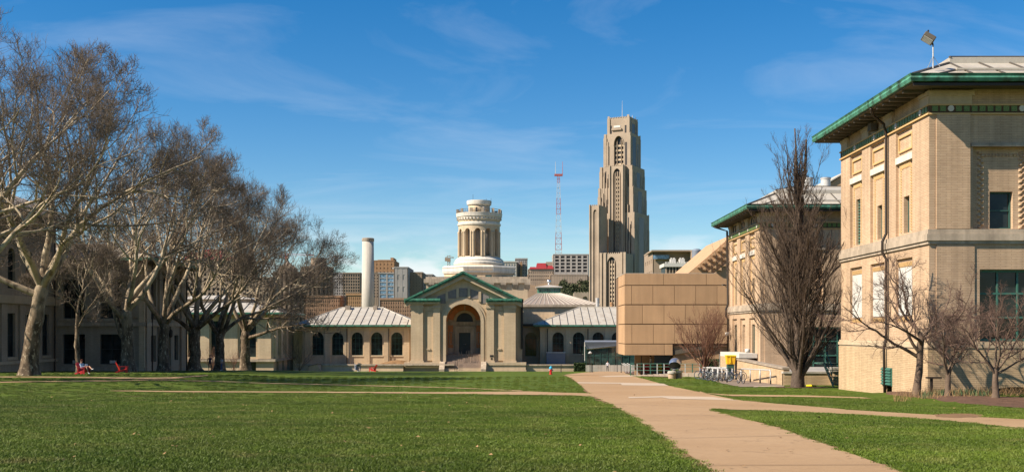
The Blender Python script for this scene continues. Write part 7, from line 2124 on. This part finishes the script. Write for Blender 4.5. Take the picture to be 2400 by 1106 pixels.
# yellow crate stack behind the bikes
q = thing('yellow_bin', 'orange-yellow plastic bin on a dark stand behind the parked bicycles beside the terrace', 'bin', (PX(1713, 86.3), 86.3, ground(17.2, 86.3)))
x0, x1, yb0 = PX(1703, 86), PX(1724, 86), 86.0
z0, z1 = PZ(853, 86), PZ(834, 86)
b = MB(); b.hexa([(x0 + .06, yb0, z0), (x1 - .06, yb0, z0), (x1 - .06, yb0 + .6, z0), (x0 + .06, yb0 + .6, z0), (x0, yb0 - .05, z1), (x1, yb0 - .05, z1), (x1, yb0 + .65, z1), (x0, yb0 + .65, z1)]); b.build('body', m_yellow, q)
b = MB(); b.box(x0 - .03, x1 + .03, yb0 - .1, yb0 + .7, z1, z1 + .07); b.build('lid', m_yellowb, q)
b = MB(); b.box(x0 + .25, x0 + .3, yb0 - .08, yb0 - .02, z0 + .1, z1 - .05); b.build('rib', m_yellowb, q)
b = MB(); b.box(x0 + .1, x1 - .1, yb0 + .05, yb0 + .55, ground(17.2, 86.3) - .05, z0); b.build('stand', m_greenframe, q)

# ------------------------------------------------------------------ green steel stair between the halls
sx0, sx1 = PX(1943, 67), PX(1975, 67)
gs = thing('steel_stair', 'green steel stair with tall handrails between the two brick halls', 'stair', (sx0, 67, ground(19.5, 67)))
zg0 = ground(19.6, 66.5); n = 6
for i in range(n):
    y0 = 66.2 + i * .28; z = zg0 + .25 + i * .2; s = MB(); s.box(sx0, sx1, y0, y0 + .27, z - .04, z); s.build('tread', m_greenpaint, gs)
for xx in (sx0 - .05, sx1 + .01):
    s = MB(); s.hexa([(xx, 66.0, zg0), (xx + .05, 66.0, zg0), (xx + .05, 68.0, zg0 + 1.25), (xx, 68.0, zg0 + 1.25), (xx, 66.0, zg0 + .25), (xx + .05, 66.0, zg0 + .25), (xx + .05, 68.0, zg0 + 1.55), (xx, 68.0, zg0 + 1.55)]); s.build('stringer', m_greenpaint, gs)
    s = MB()
    for yy, zz in ((66.2, zg0 + .2), (67.0, zg0 + .8), (67.9, zg0 + 1.4)): s.tube([(xx, yy, zz), (xx, yy, zz + 1.1)], .03, 6)
    s.tube([(xx, 66.2, zg0 + 1.3), (xx, 67.9, zg0 + 2.5), (xx, 68.6, zg0 + 2.5)], .03, 6); s.tube([(xx, 66.2, zg0 + .8), (xx, 67.9, zg0 + 1.95), (xx, 68.6, zg0 + 1.95)], .02, 6); s.build('handrail', m_greenpaint, gs)
s = MB(); s.box(sx0 - .1, sx1 + .1, 67.9, 70.5, zg0 + 1.35, zg0 + 1.42); s.build('landing', m_greenpaint, gs)
s = MB(); s.box(sx0 + .32, sx0 + .68, 66.14, 66.17, zg0 + .62, zg0 + .84); s.build('yellow_sign', m_yellowb, gs)
s = MB(); s.tube([(sx0 + .1, 66.16, zg0 + .6), (sx1 - .1, 66.16, zg0 + .6)], .02, 6); s.tube([(sx0 + .1, 66.16, zg0 + .95), (sx1 - .1, 66.16, zg0 + .95)], .02, 6)
for k in range(5): s.tube([(sx0 + .15 + k * .13, 66.16, zg0 + .35), (sx0 + .15 + k * .13, 66.16, zg0 + .95)], .012, 5)
s.build('gate', m_greenpaint, gs)

# ------------------------------------------------------------------ bike racks and bicycles
def rack(label, xa, ya, xb, yb, legs):
    t = thing('bike_rack', label, 'bike rack', (xa, ya, ground(xa, ya)), 'tubular bike racks')
    A, B = Vector((xa, ya, 0)), Vector((xb, yb, 0)); zA, zB = ground(xa, ya) + .95, ground(xb, yb) + .95
    d_ = (B - A).normalized()
    r = MB(); r.tube([(A.x, A.y, zA - .12), (A.x + d_.x * .12, A.y + d_.y * .12, zA), (B.x - d_.x * .12, B.y - d_.y * .12, zB), (B.x, B.y, zB - .12)], .045, 8); r.build('top_rail', m_steelpaint, t, smooth=True)
    for k in range(legs):
        f = k / (legs - 1); p = A.lerp(B, f); z = ground(p.x, p.y); zt_ = zA + (zB - zA) * f - (.1 if k in (0, legs - 1) else .03)
        l = MB(); l.tube([(p.x, p.y, z + .25), (p.x, p.y, zt_)], .05, 8); l = l.build('leg', m_steelpaint, t, smooth=True)
        s = MB(); s.tube([(p.x, p.y, z - .05), (p.x, p.y, z + .26)], .055, 8); s.build('sleeve', m_rubber, l)
    return t
xl_ = lambda px, d: PX(px, d)
rack('near tubular bike rack running along the brick terrace wall', PX(1806, 73), 73, PX(1737, 80), 80, 4)
rack('second tubular bike rack left of the near one', PX(1704, 77.5), 77.5, PX(1672, 86), 86, 4)
rack('third tubular bike rack crowded with bicycles', PX(1683, 79.5), 79.5, PX(1648, 88), 88, 4)
rack('far tubular bike rack below the evergreen bush', PX(1716, 86), 86, PX(1655, 90), 90, 5)

def make_bike(frame_mat):
    t = thing('bicycle', 'x', 'bicycle', (0, 0, 0), 'bicycles parked at the racks')
    for wx in (-.52, .52):
        w = MB(); N_ = 20
        pr = [(wx + .33 * math.cos(a), 0, .34 + .33 * math.sin(a)) for a in np.linspace(0, 2 * math.pi, N_ + 1)]
        w.tube(pr, .026, 6, caps=False); w = w.build('wheel', m_rubber, t)
        r = MB(); r.tube([(wx + .305 * math.cos(a), 0, .34 + .305 * math.sin(a)) for a in np.linspace(0, 2 * math.pi, N_ + 1)], .011, 5, caps=False); r.build('rim', m_steel, w)
        s = MB()
        for a in np.linspace(0, 2 * math.pi, 13)[:-1]: s.tube([(wx, 0, .34), (wx + .3 * math.cos(a), 0, .34 + .3 * math.sin(a))], .003, 3)
        s.tube([(wx, -.05, .34), (wx, .05, .34)], .02, 6); s.build('spokes', m_steel, w)
    bb, st, hd0, hd1 = (-.05, 0, .29), (-.2, 0, .78), (.36, 0, .70), (.33, 0, .82)
    f = MB()
    for a, b_ in ((bb, st), (bb, hd0), ((-.185, 0, .74), (.345, 0, .78)), (hd0, hd1)): f.tube([a, b_], .018, 8)
    for s_ in (-.05, .05):
        f.tube([(bb[0], s_ * .6, bb[2]), (-.52, s_, .34)], .01, 6); f.tube([(-.18, s_ * .3, .72), (-.52, s_, .34)], .009, 6); f.tube([(.37, s_ * .5, .68), (.52, s_, .34)], .011, 6)
    f.build('frame', frame_mat, t, smooth=True)
    h = MB(); h.tube([hd1, (.32, 0, .92), (.38, 0, .95)], .014, 6); h.tube([(.30, -.29, .97), (.38, -.1, .95), (.38, .1, .95), (.30, .29, .97)], .013, 6); h.build('handlebar', m_bikeblack, t)
    s = MB(); s.hexa([(-.36, -.07, .86), (-.08, -.02, .86), (-.08, .02, .86), (-.36, .07, .86), (-.36, -.075, .91), (-.08, -.02, .9), (-.08, .02, .9), (-.36, .075, .91)]); s.build('saddle', m_rubber, t)
    s = MB(); s.tube([st, (-.225, 0, .87)], .013, 6); s.build('seat_post', m_steel, t)
    c = MB(); c.tube([(-.05, -.06, .29), (-.05, .06, .29)], .02, 6); c.tube([(-.05, .06, .29), (.06, .07, .16)], .01, 5); c.tube([(-.05, -.06, .29), (-.16, -.07, .42)], .01, 5); c.tube([(.03, .07, .16), (.09, .13, .16)], .014, 5); c.tube([(-.19, -.07, .42), (-.13, -.13, .42)], .014, 5); c.build('crankset', m_steel, t)
    return t
bikes = {}
spots = [(1736, 74.5, 96, 'k', 'bicycle standing at the lawn edge, nearest to the camera'), (1724, 82, 150, 'b', 'bicycle at the terrace wall behind the nearest bicycle'), (1690, 80.5, 170, 'k', 'bicycle at the second rack nearest the terrace'),
         (1676, 83, 165, 'g', 'pale bicycle between the second and third racks'), (1664, 85, 172, 'k', 'dark bicycle at the third rack'), (1652, 87.5, 160, 'b', 'dark blue bicycle at the left end of the racks'),
         (1700, 86, 175, 'g', 'silver bicycle at the far rack'), (1708, 88, 20, 'k', 'black bicycle at the right end of the far rack'), (1688, 88.5, 168, 'b', 'blue bicycle in the middle of the far rack'), (1670, 90, 170, 'k', 'black bicycle below the evergreen bush')]
for px, d, rz, mt, lab in spots:
    if mt not in bikes:
        bikes[mt] = make_bike({'k': m_bikeblack, 'b': m_bikeblue, 'g': m_bikegrey}[mt]); b = bikes[mt]
    else: b = copy_tree(bikes[mt])
    x = PX(px, d); b.location = (x, d, ground(x, d) + .02); b.rotation_euler = (R(3), 0, R(rz)); b['label'] = lab

# ------------------------------------------------------------------ flood light on the near hall roof
fx, fy = PX(2187, 49.5), 49.5; z0, z1 = PZ(150, 49.5), PZ(105, 49.5)
fl = thing('flood_light', 'square flood light on a tripod mast on the near hall roof', 'flood light', (fx, fy, z0))
b = MB(); b.tube([(fx, fy, z0 - .2), (fx, fy, z1)], .03, 8); b.build('mast', m_ac, fl)
for a in (0, 2.1, 4.2):
    b = MB(); b.tube([(fx + .3 * math.cos(a), fy + .3 * math.sin(a), z0 - .12), (fx, fy, z0 + .35)], .014, 5); b.build('stay', m_steel, fl)
c = Vector((fx - .25, fy - .08, z1 + .24)); u = Vector((.8, -.2, -.56)).normalized(); nn = Vector((-.85, -.22, -.45)); nn = (nn - u * nn.dot(u)).normalized(); v = u.cross(nn)
def bx(c, u, v, n, a, b_, d0, d1): return [c + u*(sx*a) + v*(sy*b_) + n*dd for dd in (d0, d1) for sx, sy in ((-1,-1),(1,-1),(1,1),(-1,1))]
b = MB(); b.hexa(bx(c, u, v, nn, .27, .22, -.14, .1)); hd_ = b.build('housing', m_soffit, fl, bevel=.03)
b = MB(); b.hexa(bx(c, u, v, nn, .22, .17, .1, .115)); b.build('lens', m_ac, hd_)
b = MB(); b.tube([(fx, fy, z1 - .05), (fx - .04, fy, z1 + .12), tuple(c - nn * .1)], .035, 6); b.build('yoke', m_iron, fl)
b = MB(); b.lathe([(.04, c.z + .3), (.04, c.z + .38), (.01, c.z + .4)], c.x, c.y, 8); b.build('photocell', m_iron, fl)

# ------------------------------------------------------------------ planting bed oddments
sp = thing('bench_sign', 'rusty T-shaped marker post in the planting bed at the hall corner', 'marker post', (PX(2185, 47.6), 47.6, ground(18.2, 47.6)))
x = PX(2183, 47.6); z = ground(x, 47.6); b = MB(); b.box(x - .05, x + .05, 47.55, 47.65, z - .1, z + .75); b.build('post', m_darkpaint, sp)
b = MB(); b.box(x - .22, x + .42, 47.5, 47.7, z + .75, z + .82); b.build('cross_bar', m_darkpaint, sp)
rg = np.random.default_rng(5); n = 2600
def scatter_bed(n, pxa, pxb, da, db, hmin, hmax, wd, seed):
    rg = np.random.default_rng(seed); d = rg.uniform(da, db, n); px = rg.uniform(pxa, pxb, n); x = (px - 1200) / F * d
    cl = (np.sin(x * 5.1) + np.sin(d * 4.3 + x * 2)) > -.2; x, d = x[cl], d[cl]; n = len(x)
    z = GZ(x, d) + .02; h = rg.uniform(hmin, hmax, n); a = rg.uniform(0, 6.28, n); tl = rg.normal(0, .35, (n, 2)) * h[:, None]
    dx, dy = np.cos(a) * wd, np.sin(a) * wd
    V = np.stack([np.stack([x - dx, d - dy, z], 1), np.stack([x + dx, d + dy, z], 1), np.stack([x + tl[:, 0] + dx * .3, d + tl[:, 1] + dy * .3, z + h], 1), np.stack([x + tl[:, 0] - dx * .3, d + tl[:, 1] - dy * .3, z + h], 1)], 1).reshape(-1, 3)
    return V, np.arange(len(V)).reshape(-1, 4)
V, Q = scatter_bed(1500, 2160, 2330, 46.3, 48.6, .12, .28, .012, 6)
o = link('bulb_shoots', mesh_np('bulb_shoots', V, Q), m_daff); tag(o, 'grey-green bulb shoots coming up in the planting bed', 'bulb shoots', kind='stuff')
V, Q = scatter_bed(2500, 2095, 2420, 45.5, 49.8, .1, .45, .006, 7)
o = link('dry_stems', mesh_np('dry_stems', V, Q), m_deadleaf); tag(o, 'dry brown stems and litter in the planting bed', 'dry stems', kind='stuff')

# ------------------------------------------------------------------ blades of grass and fallen leaves in the near lawn
def in_ribbons(x, y):
    m = np.zeros(len(x), bool)
    for poly in RIBBONS:
        bx0, by0 = poly.min(0); bx1, by1 = poly.max(0)
        c = np.where((x > bx0) & (x < bx1) & (y > by0) & (y < by1))[0]
        if not len(c): continue
        px, py = x[c], y[c]; ins = np.zeros(len(c), bool); n = len(poly); j = n - 1
        for i in range(n):
            xi, yi = poly[i]; xj, yj = poly[j]
            cr = ((yi > py) != (yj > py)) & (px < (xj - xi) * (py - yi) / (yj - yi + 1e-12) + xi); ins ^= cr; j = i
        m[c] |= ins
    return m
rg = np.random.default_rng(77)
bl = 260; px_ = rg.uniform(-.19, .19, bl); py_ = rg.uniform(-.19, .19, bl); h = rg.uniform(.022, .055, bl); a = rg.uniform(0, 6.28, bl); wd = rg.uniform(.002, .0042, bl)
tl = rg.normal(0, .55, (bl, 2)) * h[:, None]; dx, dy = np.cos(a) * wd, np.sin(a) * wd; zz = np.zeros(bl) - .005
V = np.stack([np.stack([px_ - dx, py_ - dy, zz], 1), np.stack([px_ + dx, py_ + dy, zz], 1), np.stack([px_ + tl[:, 0] * .5 + dx, py_ + tl[:, 1] * .5 + dy, h * .65], 1), np.stack([px_ + tl[:, 0], py_ + tl[:, 1], h], 1)], 1).reshape(-1, 3)
tuft = bpy.data.objects.new('grass_tuft', mesh_np('grass_tuft', V, np.arange(4 * bl).reshape(-1, 4)))
tuft.data.materials.append(m_blade)
ys_ = np.concatenate([np.arange(13.0, 40.0, .24), np.arange(40.0, 62.0, .3), np.arange(62.0, 100.0, .5)]); pts = []
for y in ys_:
    wmax = 1300 / F * y + 1.5; st = .26 + max(0, y - 30) * .008
    xs_ = np.arange(-wmax, wmax, st); k = rg.random(len(xs_)) < (1.0 if y < 34 else max(.34, 1 - (y - 34) / 34))
    xs_ = xs_[k]; pts.append(np.stack([xs_ + rg.uniform(-.12, .12, len(xs_)), y + rg.uniform(-.12, .12, len(xs_))], 1))
pts = np.concatenate(pts); pts = pts[~in_ribbons(pts[:, 0], pts[:, 1])]
pts = pts[~((pts[:, 0] > 17.4) & (pts[:, 1] > 49.8))]; pts = pts[(pts[:, 0] > -46) | (pts[:, 1] < 90)]
gm = bpy.data.meshes.new('lawn_blades'); gm.vertices.add(len(pts)); gm.vertices.foreach_set('co', np.concatenate([pts, GZ(pts[:, 0], pts[:, 1])[:, None]], 1).astype(np.float32).ravel())
go = bpy.data.objects.new('lawn_blades', gm); C.objects.link(go); tag(go, 'short green blades of grass covering the near lawn', 'grass', kind='stuff')
ng = bpy.data.node_groups.new('lawn_blades', 'GeometryNodeTree')
ng.interface.new_socket('Geometry', in_out='INPUT', socket_type='NodeSocketGeometry'); ng.interface.new_socket('Geometry', in_out='OUTPUT', socket_type='NodeSocketGeometry')
gi = ng.nodes.new('NodeGroupInput'); gu = ng.nodes.new('NodeGroupOutput'); ip = ng.nodes.new('GeometryNodeInstanceOnPoints'); oi = ng.nodes.new('GeometryNodeObjectInfo'); oi.inputs['Object'].default_value = tuft
rv = ng.nodes.new('FunctionNodeRandomValue'); rv.data_type = 'FLOAT_VECTOR'; rv.inputs['Min'].default_value = (-.04, -.04, 0); rv.inputs['Max'].default_value = (.04, .04, 6.283)
rs = ng.nodes.new('FunctionNodeRandomValue'); rs.data_type = 'FLOAT'; rs.inputs[2].default_value = .75; rs.inputs[3].default_value = 1.3
mp_ = ng.nodes.new('GeometryNodeMeshToPoints')
ng.links.new(gi.outputs[0], mp_.inputs['Mesh']); ng.links.new(mp_.outputs[0], ip.inputs['Points']); ng.links.new(oi.outputs['Geometry'], ip.inputs['Instance']); ng.links.new(rv.outputs['Value'], ip.inputs['Rotation']); ng.links.new(rs.outputs[1], ip.inputs['Scale']); ng.links.new(ip.outputs[0], gu.inputs[0])
md = go.modifiers.new('blades', 'NODES'); md.node_group = ng
# fallen leaves
n = 170; y = rg.uniform(15, 60, n); x = rg.uniform(-1, 1, n) * (1250 / F * y); k = ~((x > 18.5) & (y > 49)); x, y = x[k], y[k]; n = len(x)
a = rg.uniform(0, 6.28, n); s_ = rg.uniform(.025, .06, n); z = GZ(x, y) + .05; t = rg.normal(0, .4, (n, 2))
c, s = np.cos(a) * s_, np.sin(a) * s_
V = np.stack([np.stack([x - c, y - s, z + t[:, 0] * s_], 1), np.stack([x + s * .6, y - c * .6, z], 1), np.stack([x + c, y + s, z - t[:, 0] * s_ * .3], 1), np.stack([x - s * .6, y + c * .6, z + t[:, 1] * s_], 1)], 1).reshape(-1, 3)
o = link('fallen_leaves', mesh_np('fallen_leaves', V, np.arange(4 * n).reshape(-1, 4)), m_deadleaf); tag(o, 'scattered dry fallen leaves on the near lawn and walk', 'fallen leaves', kind='stuff')
